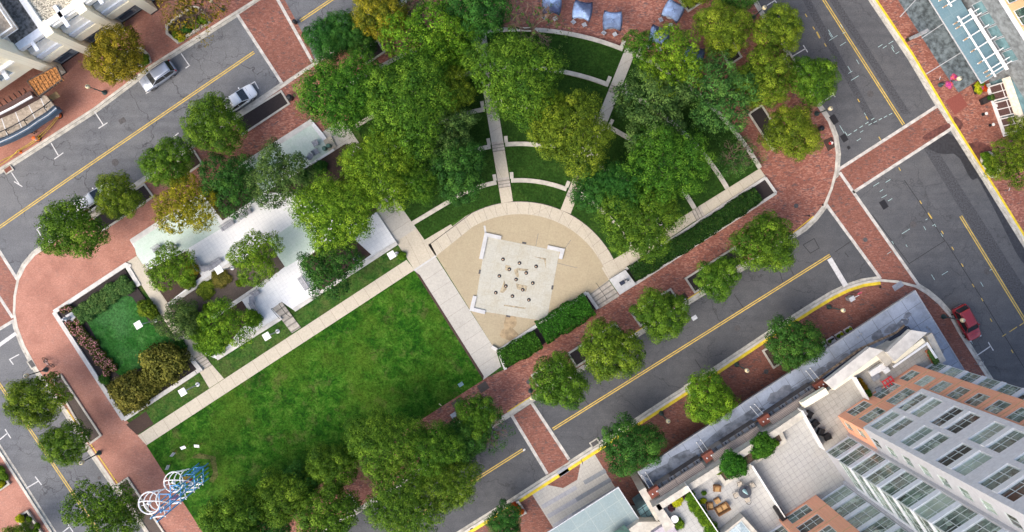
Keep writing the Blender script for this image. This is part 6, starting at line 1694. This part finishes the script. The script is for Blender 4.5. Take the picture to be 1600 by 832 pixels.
# planter on the terrace, partitions, skylights, left corner
m = MB(); m.strip(PL([(1117, 734), (1133, 756), (1226, 690), (1216, 668)], 8.0), .42, 8.0, 0, z0=T); pp(m, 'terrace_planter', M_coping)
roofsheet([(1115, 730), (1214, 667), (1222, 689), (1133, 750)], T + .35, mulch_mat('terrace_mulch', (.13, .085, .06), (.24, .17, .12)), 'terrace_soil')
for pts, nm in (([(1254, 642), (1289, 704)], 1), ([(1176, 728), (1227, 809)], 2), ([(1337, 590), (1358, 625)], 3), ([(1074, 760), (1126, 838)], 4)):
    m = MB(); m.strip(PL(pts, 8.9), .10, 8.9, 0, z0=T); pp(m, 'partition', M_panelw)
lw = MB(); lw.prism(PL([(1128, 835), (1162, 808), (1200, 850), (1170, 880)], 8.9), T, 8.9); pp(lw, 'skylight_curb', M_coping)
fl = MB(); fl.prism(PL([(1131, 838), (1158, 815), (1172, 832), (1150, 858)], 8.93), 8.9, 8.95); pp(fl, 'skylight', M_glassb)
for a in range(4):
    q = MB(); x0, y0 = 1131 + 9 * a, 838 - 7.7 * a; q.strip(PL([(x0, y0), (x0 + 17, y0 + 20)], 8.97), .08, 8.985); pp(q, 'glazing_bar', M_frame)
blk = MB(); blk.prism(PL([(998, 768), (1008, 762), (1040, 806), (1026, 815)], 6.2), 0, 6.2); pp(blk, 'stair_tower', M_coping)
blk = MB(); blk.prism(PL([(1020, 793), (1030, 787), (1055, 822), (1040, 832)], 8.3), 6.0, 8.3); pp(blk, 'stair_tower', M_coping)
gp = MB(); gp.prism(PL([(996, 797), (1010, 787), (1026, 815), (1010, 826)], 4.0), 0, 4.0); pp(gp, 'glass_roof', M_teal_g)
for k in range(4):
    q = MB(); x0, y0 = 997 + 4.3 * k, 799 + 7.3 * k; q.strip(PL([(x0, y0), (x0 + 14, y0 - 10)], 4.02), .07, 4.03); pp(q, 'glazing_bar', M_dark)
q = MB(); q.strip(PL([(1003, 792), (1018, 820)], 4.03), .07, 4.036); pp(q, 'glazing_bar', M_dark)
mv = MB(); mv.prism(PL([(1018, 834), (1048, 814), (1060, 835), (1040, 850)], 8.2), T, 8.2); pp(mv, 'roof_hatch', plain('mauve_hatch', (.40, .36, .40), .6))

# roof terrace things
def bush(x, y, r, mat, lab, h=.9, z=T, grp=None): return shrub(x, y, r, mat, lab, h, z, grp)
bush(1146, 727, 22, 'hedge', 'left dark green dome bush in the roof terrace planter', 1.3, T + .3); bush(1192, 698, 21, 'hedge', 'right dark green dome bush in the roof terrace planter', 1.3, T + .3)
bush(1213, 693, 5, 'shrub', 'tiny bush at the right end of the roof planter', .5, T + .3); bush(1123, 738, 5, 'shrub', 'tiny bush at the left end of the roof planter', .5, T + .3)
for x, y, r in ((1079, 777, 9), (1085, 789, 11), (1094, 802, 11), (1103, 815, 11), (1112, 827, 11), (1118, 838, 10)): bush(x, y, r, 'shrub', 'bright bush in the row along the white roof partition', .9, T, 'bushes along the roof partition')
bush(1058, 783, 10, 'chart', 'lime fern beside the wooden louvre on the roof', .7); bush(1061, 819, 9, 'shrub', 'green fern at the bottom of the roof terrace', .7); bush(1069, 776, 5, 'plum', 'dark purple plant beside the lime fern', .5); bush(1049, 794, 6, 'plum', 'dark purple plant below the lime fern', .5)
bush(1081, 759, 5, 'yellow', 'small yellowish plant by the upper end of the partition', .5); bush(1100, 771, 4, 'shrub', 'potted round plant beside the wicker chairs', .5); bush(1099, 783, 5, 'chart', 'lime potted plant beside the wicker chairs', .5)
for i, (x, y) in enumerate(((1343, 595), (1347, 601), (1351, 606))): bush(x, y, 5, 'orfl', 'orange shrub along the terrace partition', .7, T, 'orange shrubs on the roof')
for x, y in ((1355, 612), (1358, 618)): bush(x, y, 5, 'shrub', 'green shrub at the lower end of the terrace partition', .7, T, 'green shrubs on the roof')
def roof_chair(mat, w=.75, name='lounge_chair', cat='chair', lab='x', grp=None, wide=1):
    r = empty(name, (0, 0, 0), 0, lab, cat, grp)
    MB().box((0, 0, .22), (w * wide, w, .30), bevel=.03).build('base', mat, r)
    for k in range(wide):
        MB().box(((k - (wide - 1) / 2) * w * .8, -.05, .42), (w * .72, w * .72, .14), bevel=.05).build('cushion', M_cush if mat is M_wicker else M_black, r)
    MB().box((0, w * .46, .55), (w * wide, .12, .55), bevel=.04, rx=-.15).build('backrest', mat, r)
    for s in (-1, 1): MB().box((s * w * wide * .48, 0, .42), (.10, w * .9, .34), bevel=.03).build('armrest', mat, r)
    return r
WCh = roof_chair(M_wicker)
place(WCh, USED, P(1119, 762, T + .01), R(0), 'tan wicker armchair nearest to the roof planter', 'wicker furniture'); place(WCh, USED, P(1108, 789, T + .01), R(95), 'tan wicker armchair beside the potted plants', 'wicker furniture')
lv = roof_chair(M_wicker, .8, 'loveseat', 'sofa', 'tan wicker loveseat with two cushions on the roof terrace', 'wicker furniture', 2); lv.location = P(1127, 793, T + .01); lv.rotation_euler[2] = R(210)
ot = empty('ottoman', P(1120, 781.5, T + .01), R(33), 'small tan wicker ottoman between the armchair and the loveseat', 'ottoman', 'wicker furniture')
MB().box((0, 0, .2), (.66, .6, .3), bevel=.03).build('base', M_wicker, ot); MB().box((0, 0, .39), (.6, .54, .1), bevel=.04).build('cushion', M_cush, ot)
tb = empty('garden_table', P(1161, 765.5, T + .01), 0, 'round dark table with a folded pale blue parasol on the roof terrace', 'table')
MB().lathe([(.72, 0), (.72, .04)], (0, 0, .70), 24).build('tabletop', plain('slate_top', (.05, .055, .07), .5), tb); MB().tube((0, 0, 0), (0, 0, .7), .05).build('pedestal', M_dark, tb); MB().lathe([(.4, 0), (.4, .04)]).build('foot', M_dark, tb)
pz = empty('folded_parasol', P(1162, 766, T + .75), 0, 'pale blue folded parasol through the round dark roof table', 'parasol')
MB().tube((0, 0, -.6), (0, 0, 1.5), .025).build('pole', M_whitep, pz); MB().lathe([(.20, .2), (.14, .8), (.03, 1.5)], n=9).build('canopy', plain('aqua_canvas', (.38, .58, .60), .7), pz)
def wire_chair():
    r = empty('wire_chair', (0, 0, 0), 0, 'x', 'chair', 'pale metal chairs round the dark roof table')
    MB().box((0, 0, .44), (.52, .52, .04), bevel=.015).build('seat', plain('beige_seat', (.50, .44, .36), .7), r)
    MB().path([(-.28, -.05, .66), (-.26, .28, .72), (0, .36, .92), (.26, .28, .72), (.28, -.05, .66)], .022).path([(-.15, .3, .46), (-.13, .33, .84)], .015).path([(.15, .3, .46), (.13, .33, .84)], .015).build('back_hoop', M_dark, r)
    for a, b in ((-1, -1), (1, -1), (-1, 1), (1, 1)): MB().tube((a * .24, b * .22, 0), (a * .22, b * .2, .44), .015, n=5).build('leg', M_dark, r)
    return r
WCp = wire_chair()
for dx, dy, a, lab in ((-7, -11, 20, 'upper left'), (12, -9, -60, 'upper right'), (-13, 6, 115, 'left'), (5, 14, 200, 'lower')): place(WCp, USED, P(1161 + dx, 765.5 + dy, T + .01), R(a), f'pale metal chair at the {lab} side of the round dark table')
gb = empty('grill', P(1216, 799, T + .01), R(-57), 'black covered grill standing by the white roof partition', 'grill')
MB().box((0, 0, .5), (1.6, .65, 1.0), bevel=.06).build('cover', M_black, gb); MB().tube((.8, -.2, .2), (.8, .2, .2), .12).build('wheel', M_blue, gb)
DC = roof_chair(M_black, .72, grp='black lounge chairs on the roof')
for x, y, a, lab in ((1263, 647, 60, 'black lounge chair nearest to the parapet'), (1272, 661, 40, 'black lounge chair second from the parapet'), (1281, 674, 70, 'black lounge chair third from the parapet'), (1291, 682, 25, 'black lounge chair beside the tower windows')): place(DC, USED, P(x, y, T + .01), R(a), lab)
rt = empty('garden_table', P(1384, 597, T + .01), R(33), 'bright red slatted table on the small roof terrace', 'table')
m = MB(); [m.box((0, -.5 + k * .5, .72), (1.25, .14, .05)) for k in range(3)]; [m.box((-.55 + k * .37, 0, .725), (.12, 1.1, .045)) for k in range(4)]; m.build('tabletop', paint('red_table', (.62, .03, .04), .4, 0), rt)
for a, b in ((-1, -1), (1, -1), (-1, 1), (1, 1)): MB().tube((a * .5, b * .45, 0), (a * .5, b * .45, .72), .03).build('leg', M_red, rt)
for x, y, w, d, a, lab in ((1366, 589, .95, .6, 33, 'grey outdoor coffee table by the white sofa'), (1371, 610, .7, .7, 20, 'grey stool left of the red table')):
    q = empty('side_table', P(x, y, T + .01), R(a), lab, 'table'); MB().box((0, 0, .4), (w, d, .06), bevel=.01).build('tabletop', M_grey, q); MB().box((0, 0, .19), (w * .8, d * .8, .36)).build('base', M_grey, q)
sf = empty('sofa', P(1369, 577, T + .01), R(33), 'white corner sofa against the roof parapet', 'sofa')
MB().box((0, 0, .22), (1.9, .75, .4), bevel=.05).build('base', M_whitep, sf); MB().box((0, .36, .5), (1.9, .16, .55), bevel=.05).build('backrest', M_whitep, sf); MB().box((.78, -.6, .22), (.7, .6, .4), bevel=.05).build('chaise', M_whitep, sf)
for i, (x, y) in enumerate(((1447, 549), (1450, 555), (1453, 560), (1456, 565))):
    q = empty('flower_pot', P(x, y, T + .01), 0, 'terracotta pot with a green plant in the row at the roof corner', 'flower pot', 'terracotta pots on the roof')
    MB().lathe([(.14, 0), (.22, .38), (.24, .4)], n=14).build('pot', M_terrac, q)
    o = bpy.data.objects.new('plant', KM['shrub', i % 3]); C.objects.link(o); o.parent = q; o.location = (.22, -.05, .5); o.scale = (.36, .36, .3); o.material_slots[0].link = 'OBJECT'; o.material_slots[0].material = LM['hydr']
q = empty('bistro_table', P(1052, 808, T + .01), 0, 'small round white table at the left end of the roof terrace', 'table'); MB().lathe([(.42, 0), (.42, .03)], (0, 0, .7), 20).build('tabletop', M_panelw, q); MB().tube((0, 0, 0), (0, 0, .7), .04).build('pedestal', M_grey, q)
# glass canopy and striped forecourt at the bottom
sheet('forecourt', [(829, 769), (849, 757), (880, 763), (902, 750), (908, 720), (928, 708), (966, 770), (1000, 826), (880, 850)], ZP + .004, M_gpaver)
fs_ = []
for x0, y0, x1, y1, brk in ((847, 792, 946, 735, .66), (856, 807, 954, 749, .45), (865, 822, 965, 763, .3), (884, 828, 975, 776, .3)):
    for a, b, mt in ((0, brk - .12 if brk > .5 else brk, M_dpav2), (brk, 1, M_dpav)):
        L = lambda t: (x0 + (x1 - x0) * t, y0 + (y1 - y0) * t)
        struct(MB().strip(PL([L(a), L(b)]), .52, ZP + .008).build('forecourt_stripe', mt))
gc = empty('glass_entrance_canopy', P(930, 810, 0), R(0), 'pale green glass canopy over the striped forecourt at the bottom edge', 'canopy')
m = MB(); m.prism(PL([(800, 868), (965.5, 762.5), (997, 811), (905, 872), (870, 910)], 4.6), 4.5, 4.6, True); o = m.build('glass_roof', M_gcan); setparent(o, gc)
m = MB(); m.strip(PL([(800, 868), (966, 762), (998, 811.5), (905, 873)], 4.62), .10, 4.64, 0, z0=4.42); o = m.build('frame', M_lgrey); setparent(o, gc)
for x, y in ((975, 790), (900, 840)): o = MB().tube(P(x, y, 0), P(x, y, 4.5), .08).build('column', M_grey); setparent(o, gc)
bb = MB(); bb.prism(PL([(935, 862), (998, 816), (1040, 815), (1070, 870), (960, 900)], 5.5), 0, 5.5); setparent(bb.build('wall', M_coping), pod); 
wv = MB(); wv.prism(PL([(950, 838), (975, 820), (990, 838), (965, 860)], 5.56), 5.5, 5.56); setparent(wv.build('dark_roof_glass', M_glass2), pod)

# ---------------- north-west building
nb = empty('apartment_building', P(60, 40, 0), 0, 'cream stone building with white balconies and dark shopfronts in the upper left corner', 'building')
A_, B_ = P(100, 115.6, 0), P(194, 51.5, 0)
un = (B_ - A_).normalized(); nn = Vector((un.y, -un.x, 0))
fn = Fr(A_ + nn * -.05, un, nn)
def np_(m, name, mat): o = m.build(name, mat); setparent(o, nb); return o
Wd = 26.
core = MB(); fbox(core, fn, -.5, 26, -14, -1.4, 0, 8.9); np_(core, 'core', M_wwall)
for uu, zt in ((-.1, 13.0), (4.3, 9.3), (8.7, 9.3), (13.2, 9.3), (17.6, 9.3)):
    m = MB(); fbox(m, fn, uu - .52, uu + .52, -1.6, .18, .35, zt); np_(m, 'pilaster', M_cwall)
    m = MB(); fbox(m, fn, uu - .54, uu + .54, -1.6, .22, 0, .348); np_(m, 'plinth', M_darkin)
for i, (a, b) in enumerate(((.52, 3.68), (4.92, 8.08), (9.32, 12.58), (13.82, 16.98))):
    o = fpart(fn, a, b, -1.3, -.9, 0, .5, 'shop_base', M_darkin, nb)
    window(fn, (a, b, .5, 3.5), nb, 2, 1, v=-.95, mat=M_glassb, fr=M_grey)
    for s0, s1, za, zb in ((.1, .62, 1.0, 1.75), (.38, .95, 2.05, 2.95)):
        m = MB(); fbox(m, fn, a + (b - a) * s0, a + (b - a) * s1, -.84, -.80, za, zb); np_(m, 'shop_sign', M_sign)
    tx = MB()
    rr = random.Random(i)
    for k in range(9):      # rows of small pale letter strokes, too small to read in the photograph
        x = a + (b - a) * .42 + k * .19
        if x < b - .35: fbox(tx, fn, x, x + rr.uniform(.08, .13), -.798, -.79, 2.35, 2.7)
    np_(tx, 'lettering', M_lgrey)
    m = MB(); fbox(m, fn, a, b, -1.3, -.25, 3.5, 4.9); np_(m, 'fascia', M_cwall)
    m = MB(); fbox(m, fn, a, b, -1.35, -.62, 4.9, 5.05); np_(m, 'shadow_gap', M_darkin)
    m = MB(); fbox(m, fn, a, b, -1.35, -.35, 5.05, 5.85); np_(m, 'blue_spandrel', M_bwall)
    m = MB(); fbox(m, fn, a, b, -1.35, -.55, 5.85, 6.9); np_(m, 'white_spandrel', M_wwall)
    window(fn, (a, b, 6.9, 8.3), nb, 4, 1, v=-1.2, mat=M_glass2, fr=M_bwall)
    m = MB(); fbox(m, fn, a, b, -1.38, -.55, 8.3, 9.0 if i else 9.0); np_(m, 'parapet_beam', M_bwall if i == 0 else M_wwall)
    m = MB(); fbox(m, fn, (a + b) / 2 - .2, (a + b) / 2 + .2, -2.2 if i else -1.2, .55, 8.55 + (.55 if i else 0), 8.85 + (.55 if i else 0)); np_(m, 'light_shelf', M_bwall)
m = MB(); fbox(m, fn, 4.3, 26, -13, -1.0, 8.9, 9.05); np_(m, 'roof', M_pebble)
m = MB(); fbox(m, fn, 3.7, 26, -1.36, -.7, 9.06, 9.4); fbox(m, fn, 3.7, 4.4, -13, -1.36, 9.06, 9.4); np_(m, 'parapet', M_wwall)
m = MB(); fbox(m, fn, .3, 3.7, -8, -1.4, 8.9, 8.93); np_(m, 'terrace_floor', plain('dark_stone_tile', (.16, .16, .155), .7, var=.4))
m = MB(); fbox(m, fn, .3, 1.6, -14, -4.5, 8.93, 11.5); np_(m, 'terrace_wall', M_tanw)
# taller left part
core = MB(); fbox(core, fn, -24, -.72, -14, -.9, 4.2, 12.2); np_(core, 'tall_core', M_cwall)
hol = [(-4.4 - 3.2 * k, -2.6 - 3.2 * k, z, z + 1.5) for k in range(4) for z in (5.6, 9.0)]
wall(fn, -24, -.72, 4.2, 12.2, hol, M_cwall, nb, .2, v=-.5)
for h in hol: window(fn, h, nb, 2, 1, v=-.66, mat=M_glassb, fr=M_bwall)
m = MB(); fbox(m, fn, -24, -.72, -.5, -.1, 8.2, 8.5); fbox(m, fn, -24, -.72, -.5, -.05, 12.2, 12.6); np_(m, 'cornice', M_wwall)
m = MB(); fbox(m, fn, -6, -5.4, -.5, 1.0, 7.4, 7.7); fbox(m, fn, -3.1, -2.6, -.5, .6, 7.3, 7.6); np_(m, 'light_shelf', M_bwall)
m = MB(); fbox(m, fn, -7.5, -.3, -7.5, -1.2, 12.25, 12.3); np_(m, 'roof_terrace', M_patio)
m = MB(); fbox(m, fn, .32, 2.4, -6.0, -1.6, 10.6, 10.75); np_(m, 'balcony_floor', M_patio)
def railing(pts, z, name='balcony_railing', h=1.0):
    m = MB(); q = [fn(a, b, z) for a, b in pts]
    for a, b in zip(q, q[1:]):
        m.tube(a + Vector((0, 0, h)), b + Vector((0, 0, h)), .09, n=6); m.tube(a + Vector((0, 0, .1)), b + Vector((0, 0, .1)), .05, n=6)
        n = int((b - a).length / .14)
        for i in range(n + 1): p = a.lerp(b, i / max(1, n)); m.tube(p, p + Vector((0, 0, h)), .022, n=4, caps=False)
    np_(m, name, M_whitep)
railing([(-7.2, -1.4), (-.2, -1.4), (-.2, -7)], 12.3, h=1.1); railing([(.3, -1.5), (2.35, -1.5), (2.35, -5.8)], 10.75)
m = MB(); fbox(m, fn, -.35, .32, -1.7, -1.1, 12.2, 12.9); np_(m, 'corner_post', M_wwall)
def bpot(uu, vv_, mat, lab, r=.6):
    p = fn(uu, vv_, 12.3); o = bpy.data.objects.new('potted_plant', KM['shrub', 1]); C.objects.link(o); o.location = (p.x, p.y, 12.75); o.scale = (r, r, r)
    o.material_slots[0].link = 'OBJECT'; o.material_slots[0].material = LM[mat]; tag(o, lab, 'plant')
bpot(-1.0, -3.2, 'shrub', 'bright green plant on the balcony in the upper left corner', .8); bpot(-3.4, -2.2, 'chart', 'yellow green plant on the balcony in the upper left corner'); bpot(-2.9, -2.0, 'redfl', 'orange flowers on the balcony in the upper left corner', .4)
q = empty('balcony_sofa', fn(-2.2, -5.0, 12.3), math.atan2(un.y, un.x), 'white sofa on the balcony at the top left corner', 'sofa'); MB().box((0, 0, .25), (1.6, .9, .5), bevel=.06).build('seat', M_whitep, q); MB().box((0, .45, .6), (1.6, .16, .6), bevel=.05).build('backrest', M_whitep, q)
# fenced shop canopy with its curved blue edge
cv_o = [(87, 168), (74, 179), (58, 189), (43, 199.5), (28, 208), (14, 215), (0, 221), (-40, 234)]; cv_i = [(-40, 196), (0, 178), (16, 171), (30, 163), (47, 154), (61, 147), (72, 150)]
m = MB(); m.prism(PL(cv_o + cv_i, 3.3), 3.0, 3.3, True); np_(m, 'canopy_roof', M_patio)
m = MB(); m.strip(PL(cv_o, 3.7), .62, 3.72, 0, z0=2.6); np_(m, 'canopy_fascia', M_bluef)
m = MB(); m.strip(PL(cv_o, 3.735), .10, 3.745, .1); np_(m, 'fascia_stripe', M_lgrey)
m = MB()
for a, b in (((0, 178), (14, 219)), ((21, 168), (37, 208)), ((41, 157), (58, 192)), ((62, 150), (75, 180))): m.strip(PL([a, b], 3.31), .12, 3.315)
np_(m, 'canopy_seam', M_panelw)
m = MB(); q = [P(a, b - 3, 4.2) for a, b in cv_o]; m.path(q, .05)
rail_in = [(x - 6, y - 12) for x, y in cv_o]; q2 = [P(a, b, 3.9) for a, b in rail_in]; m.path(q2, .06)
for a, b in zip(q[1::2], q2[1::2]): m.tube(a, b, .05); m.tube(b, (b.x, b.y, 3.3), .05)
np_(m, 'canopy_rail', M_dark)
m = MB()
for k in range(12):
    t = k / 12.; a = (-40 + 90 * t, 190 - 48 * t)
    p0 = P(a[0], a[1], 3.4); m.tube(p0, P(a[0] + 7, a[1] - 3.7, 3.4) + Vector((0, 0, 1.6)), .06, n=4)
np_(m, 'window_mullion', M_black)
m = MB(); m.strip(PL([(-40, 189), (0, 172), (20, 162), (49, 146)], 5.0), .6, 5.0, 0, z0=3.3); np_(m, 'curved_window', M_brownin)
m = MB(); m.strip(PL([(-40, 196), (0, 178), (20, 168), (50, 151)], 5.2), .2, 5.25, 0, z0=5.02); np_(m, 'window_sill', M_greyw)
m = MB(); m.prism(PL([(43, 127), (86, 104), (96, 124), (60, 150)], 4.6), 4.45, 4.6, True); np_(m, 'rusty_canopy', M_rust)
m = MB()
for k in range(9): x0 = 45 + k * 5.2; y0 = 129 - k * 2.9; m.strip(PL([(x0, y0), (x0 + 13, y0 + 21)], 4.63), .10, 4.66, 0, z0=4.6)
np_(m, 'canopy_rib', M_rust)
m = MB(); m.strip(PL([(42, 127), (87, 103), (97, 124), (60, 151), (42, 127)], 4.68), .09, 4.7, 0, z0=4.4); np_(m, 'canopy_frame', M_drymulch)
sc = MB(); q = [P(62, 152, ZP), P(96, 128, ZP), P(70, 168, ZP), P(90, 175, ZP), P(84, 160, ZP)]
for p in q: sc.tube(p, p + Vector((0, 0, 3.0)), .05)
sc.path([q[0] + Vector((0, 0, 2.9)), q[2] + Vector((0, 0, 2.9)), q[3] + Vector((0, 0, 2.9))], .05).path([q[1] + Vector((0, 0, 2.9)), q[4] + Vector((0, 0, 2.9)), q[3] + Vector((0, 0, 1.2))], .05).path([q[0] + Vector((0, 0, 1.5)), q[3] + Vector((0, 0, 2.6))], .04)
o = sc.build('scaffold_frame', M_black); tag(o, 'black scaffold frame under the rusty canopy corner', 'scaffold')
m = MB(); m.prism(PL([(72, 153), (88, 143), (94, 151), (78, 160)], 2.3), 2.24, 2.3, True); tag(m.build('plywood_board', M_cardb), 'tan plywood board lying on the black scaffold frame', 'board')

# ---------------- north-east building with glass canopies
eb = empty('corner_building', P(1570, 40, 0), 0, 'grey stone building with a pale blue glass canopy at the upper right', 'building')
sheet('slate_pavement', [(1345, -90), (1403, 0), (1477, 116), (1498, 145), (1536, 120), (1560, 110), (1470, -90)], ZP + .004, M_slate)
sl = MB()
for a, b in (((1444, 118), (1504, 81)), ((1406, 27), (1440, -10)), ((1440, 60), (1480, 33))): sl.strip(PL([a, b], ZP), .1, ZP + .008)
struct(sl.build('slate_joint', M_lgrey))
sheet('tactile_paving', [(1477, 158), (1500, 145), (1512, 165), (1492, 180)], ZP + .004, plain('red_tactile_paving', (.22, .062, .048), .85, var=.12, vs=8))
def ep(m, name, mat): o = m.build(name, mat); setparent(o, eb); return o
du = (P(1567.5, 100, 0) - P(1517.5, 20, 0)).normalized(); dn = Vector((du.y, -du.x, 0)); dn = dn if dn.x < 0 else -dn
fe = Fr(P(1534, 130, 4.6), -du, dn)       # u runs up the picture, v towards the street
Wc = 4.3
m = MB(); fbox(m, fe, 0, 10.0, -3.0, 0, 4.5, 4.6); fbox(m, fe, 10.02, 24, -3.0, 0, 4.5, 4.59); ep(m, 'glass_canopy', M_gcan2)
m = MB(); fbox(m, fe, 0, 24, .002, .06, 4.45, 4.63); fbox(m, fe, -.06, -.002, -3.0, .06, 4.45, 4.63); ep(m, 'canopy_edge', M_lgrey)
fb = MB()
for uu in (.45, .95, 2.2, 3.75, 5.3, 6.9, 7.45, 9.7, 10.6): fbox(fb, fe, uu - .06, uu + .06, -4.4, -.35, 5.2, 5.38)
fbox(fb, fe, -.1, 8.0, -1.25, -1.10, 5.39, 5.52); fbox(fb, fe, 9.3, 22, -1.25, -1.10, 5.39, 5.52)
fbox(fb, fe, -.1, 8.0, -2.85, -2.55, 5.39, 5.6)
ep(fb, 'canopy_frame', M_whitep)
tip = MB()
for uu in (.45, .95, 2.2, 3.75, 5.3, 6.9, 7.45, 9.7, 10.6): fbox(tip, fe, uu - .07, uu + .07, -.85, -.34, 5.385, 5.40)
ep(tip, 'rusty_beam_end', plain('beam_rust', (.42, .28, .16), .8, var=.5, vs=5))
hol = [(k * 1.6 + .3, k * 1.6 + 1.8, 4.65, 6.6) for k in range(5)]
wall(fe, -9.0, 24, 0, 9.0, hol, M_marble, eb, .2, v=-3.6, name='stone_wall')
for h in hol: window(fe, h, eb, 1, 1, v=-3.76, mat=M_teal_g, fr=M_lgrey)
m = MB(); fbox(m, fe, -9, 24, -4.4, -3.62, 9.0, 9.25); ep(m, 'ledge', M_bwall)
hol = []
for fl_ in range(6):
    for k in range(9): hol.append((-7.3 + k * 2.75, -5.4 + k * 2.75, 9.35 + fl_ * 3.2, 11.5 + fl_ * 3.2))
wall(fe, -9.0, 24, 9.25, 30, hol, M_tanw, eb, .3, v=-3.95)
for h in hol: window(fe, h, eb, 2, 1, v=-4.2, mat=M_glass2, fr=M_bwall)
m = MB(); fbox(m, fe, -9, 24, -16, -4.4, 0, 30); ep(m, 'core', M_greyw)
# white framed shopfront
sf_ = empty('shopfront', P(1575, 170, 0), 0, 'white framed shopfront with brown curtains at the right edge', 'shopfront')
fq = Fr(P(1556, 196, 2.0), (P(1541, 134, 2.0) - P(1556, 196, 2.0)), Vector((-1, .3, 0)))
d1 = (P(1541, 134, 0) - P(1556, 196, 0)); 
fq = Fr(P(1557, 211, 1.0), (P(1541, 134, 1.0) - P(1557, 211, 1.0)), Vector((-1, -.2, 0)))
fq = Fr(P(1568, 211, .13), (P(1541, 134, .13) - P(1568, 211, .13)), Vector((-.94, -.34, 0)))
for k in range(3):
    a = .1 + k * 2.05
    o = window(fq, (a, a + 1.9, .4, 3.6), sf_, 2, 1, v=-.1, mat=M_brownin, fr=M_panelw, fw=.14, split=[.7])
m = MB(); fbox(m, fq, -.2, 6.4, -.4, .12, .0, .38); o = m.build('sill_wall', M_panelw); setparent(o, sf_)
m = MB(); fbox(m, fq, -.3, 6.5, -.5, .3, 3.62, 3.95); o = m.build('cornice', plain('cream_cornice', (.72, .66, .54), .7)); setparent(o, sf_)
m = MB(); fbox(m, fq, -.3, 6.5, -6, -.5, 0, 3.9); o = m.build('roof_block', M_teal_g); setparent(o, sf_)
for x, y, lab in ((1553, 166.5, 'small round white stool nearest to the shopfront'), (1536, 179, 'small round white stool farthest from the shopfront'), (1547, 196, 'lowest of the small round white stools')):
    q = empty('round_stool', P(x, y, ZP), 0, lab, 'stool', 'white stools outside the shopfront'); MB().lathe([(.17, 0), (.19, .05)], (0, 0, .62), 14).build('seat', M_panelw, q); MB().tube((0, 0, 0), (0, 0, .62), .03).build('post', M_dark, q); MB().lathe([(.2, 0), (.2, .02)], n=12).build('foot', M_dark, q)
# ================================================================== CAMERA, LIGHT, WORLD
cam = bpy.data.cameras.new('camera'); co = bpy.data.objects.new('camera', cam); C.objects.link(co)
co.location = (0, 0, H); co.rotation_euler = (0, 0, 0)
cam.sensor_fit = 'HORIZONTAL'; cam.sensor_width = 36; cam.lens = S * H / 1600 * 36
cam.shift_x = (800 - NX) / 1600; cam.shift_y = -(416 - NY) / 1600
cam.clip_start = .5; cam.clip_end = 2000
sc_ = bpy.context.scene; sc_.camera = co
w = bpy.data.worlds.new('World'); sc_.world = w; w.use_nodes = True
nt = w.node_tree; bg = nt.nodes['Background']
sky = nt.nodes.new('ShaderNodeTexSky'); sky.sky_type = 'NISHITA'; sky.sun_disc = False
EL, AZ = 46, 229          # elevation, compass azimuth of the soft sun (behind thin cloud)
sky.sun_elevation = R(EL); sky.sun_rotation = R(AZ); sky.air_density = 1.0; sky.dust_density = 5.0; sky.ozone_density = 1.0
nt.links.new(sky.outputs[0], bg.inputs[0]); bg.inputs[1].default_value = .15
sd = bpy.data.lights.new('sun', 'SUN'); so = bpy.data.objects.new('sun', sd); C.objects.link(so)
sd.energy = .75; sd.angle = R(48); sd.color = (1, .95, .87)
so.rotation_euler = (R(90 - EL), 0, R(180 - AZ)); so.location = (0, 0, 60)
vs = sc_.view_settings; vs.view_transform = 'Standard'; vs.look = 'None'; vs.exposure = 1.08; vs.gamma = 1; vs.use_curve_mapping = False
sc_.cycles.max_bounces = 6; sc_.cycles.diffuse_bounces = 3; sc_.cycles.glossy_bounces = 2; sc_.cycles.transmission_bounces = 2; sc_.cycles.use_denoising = True
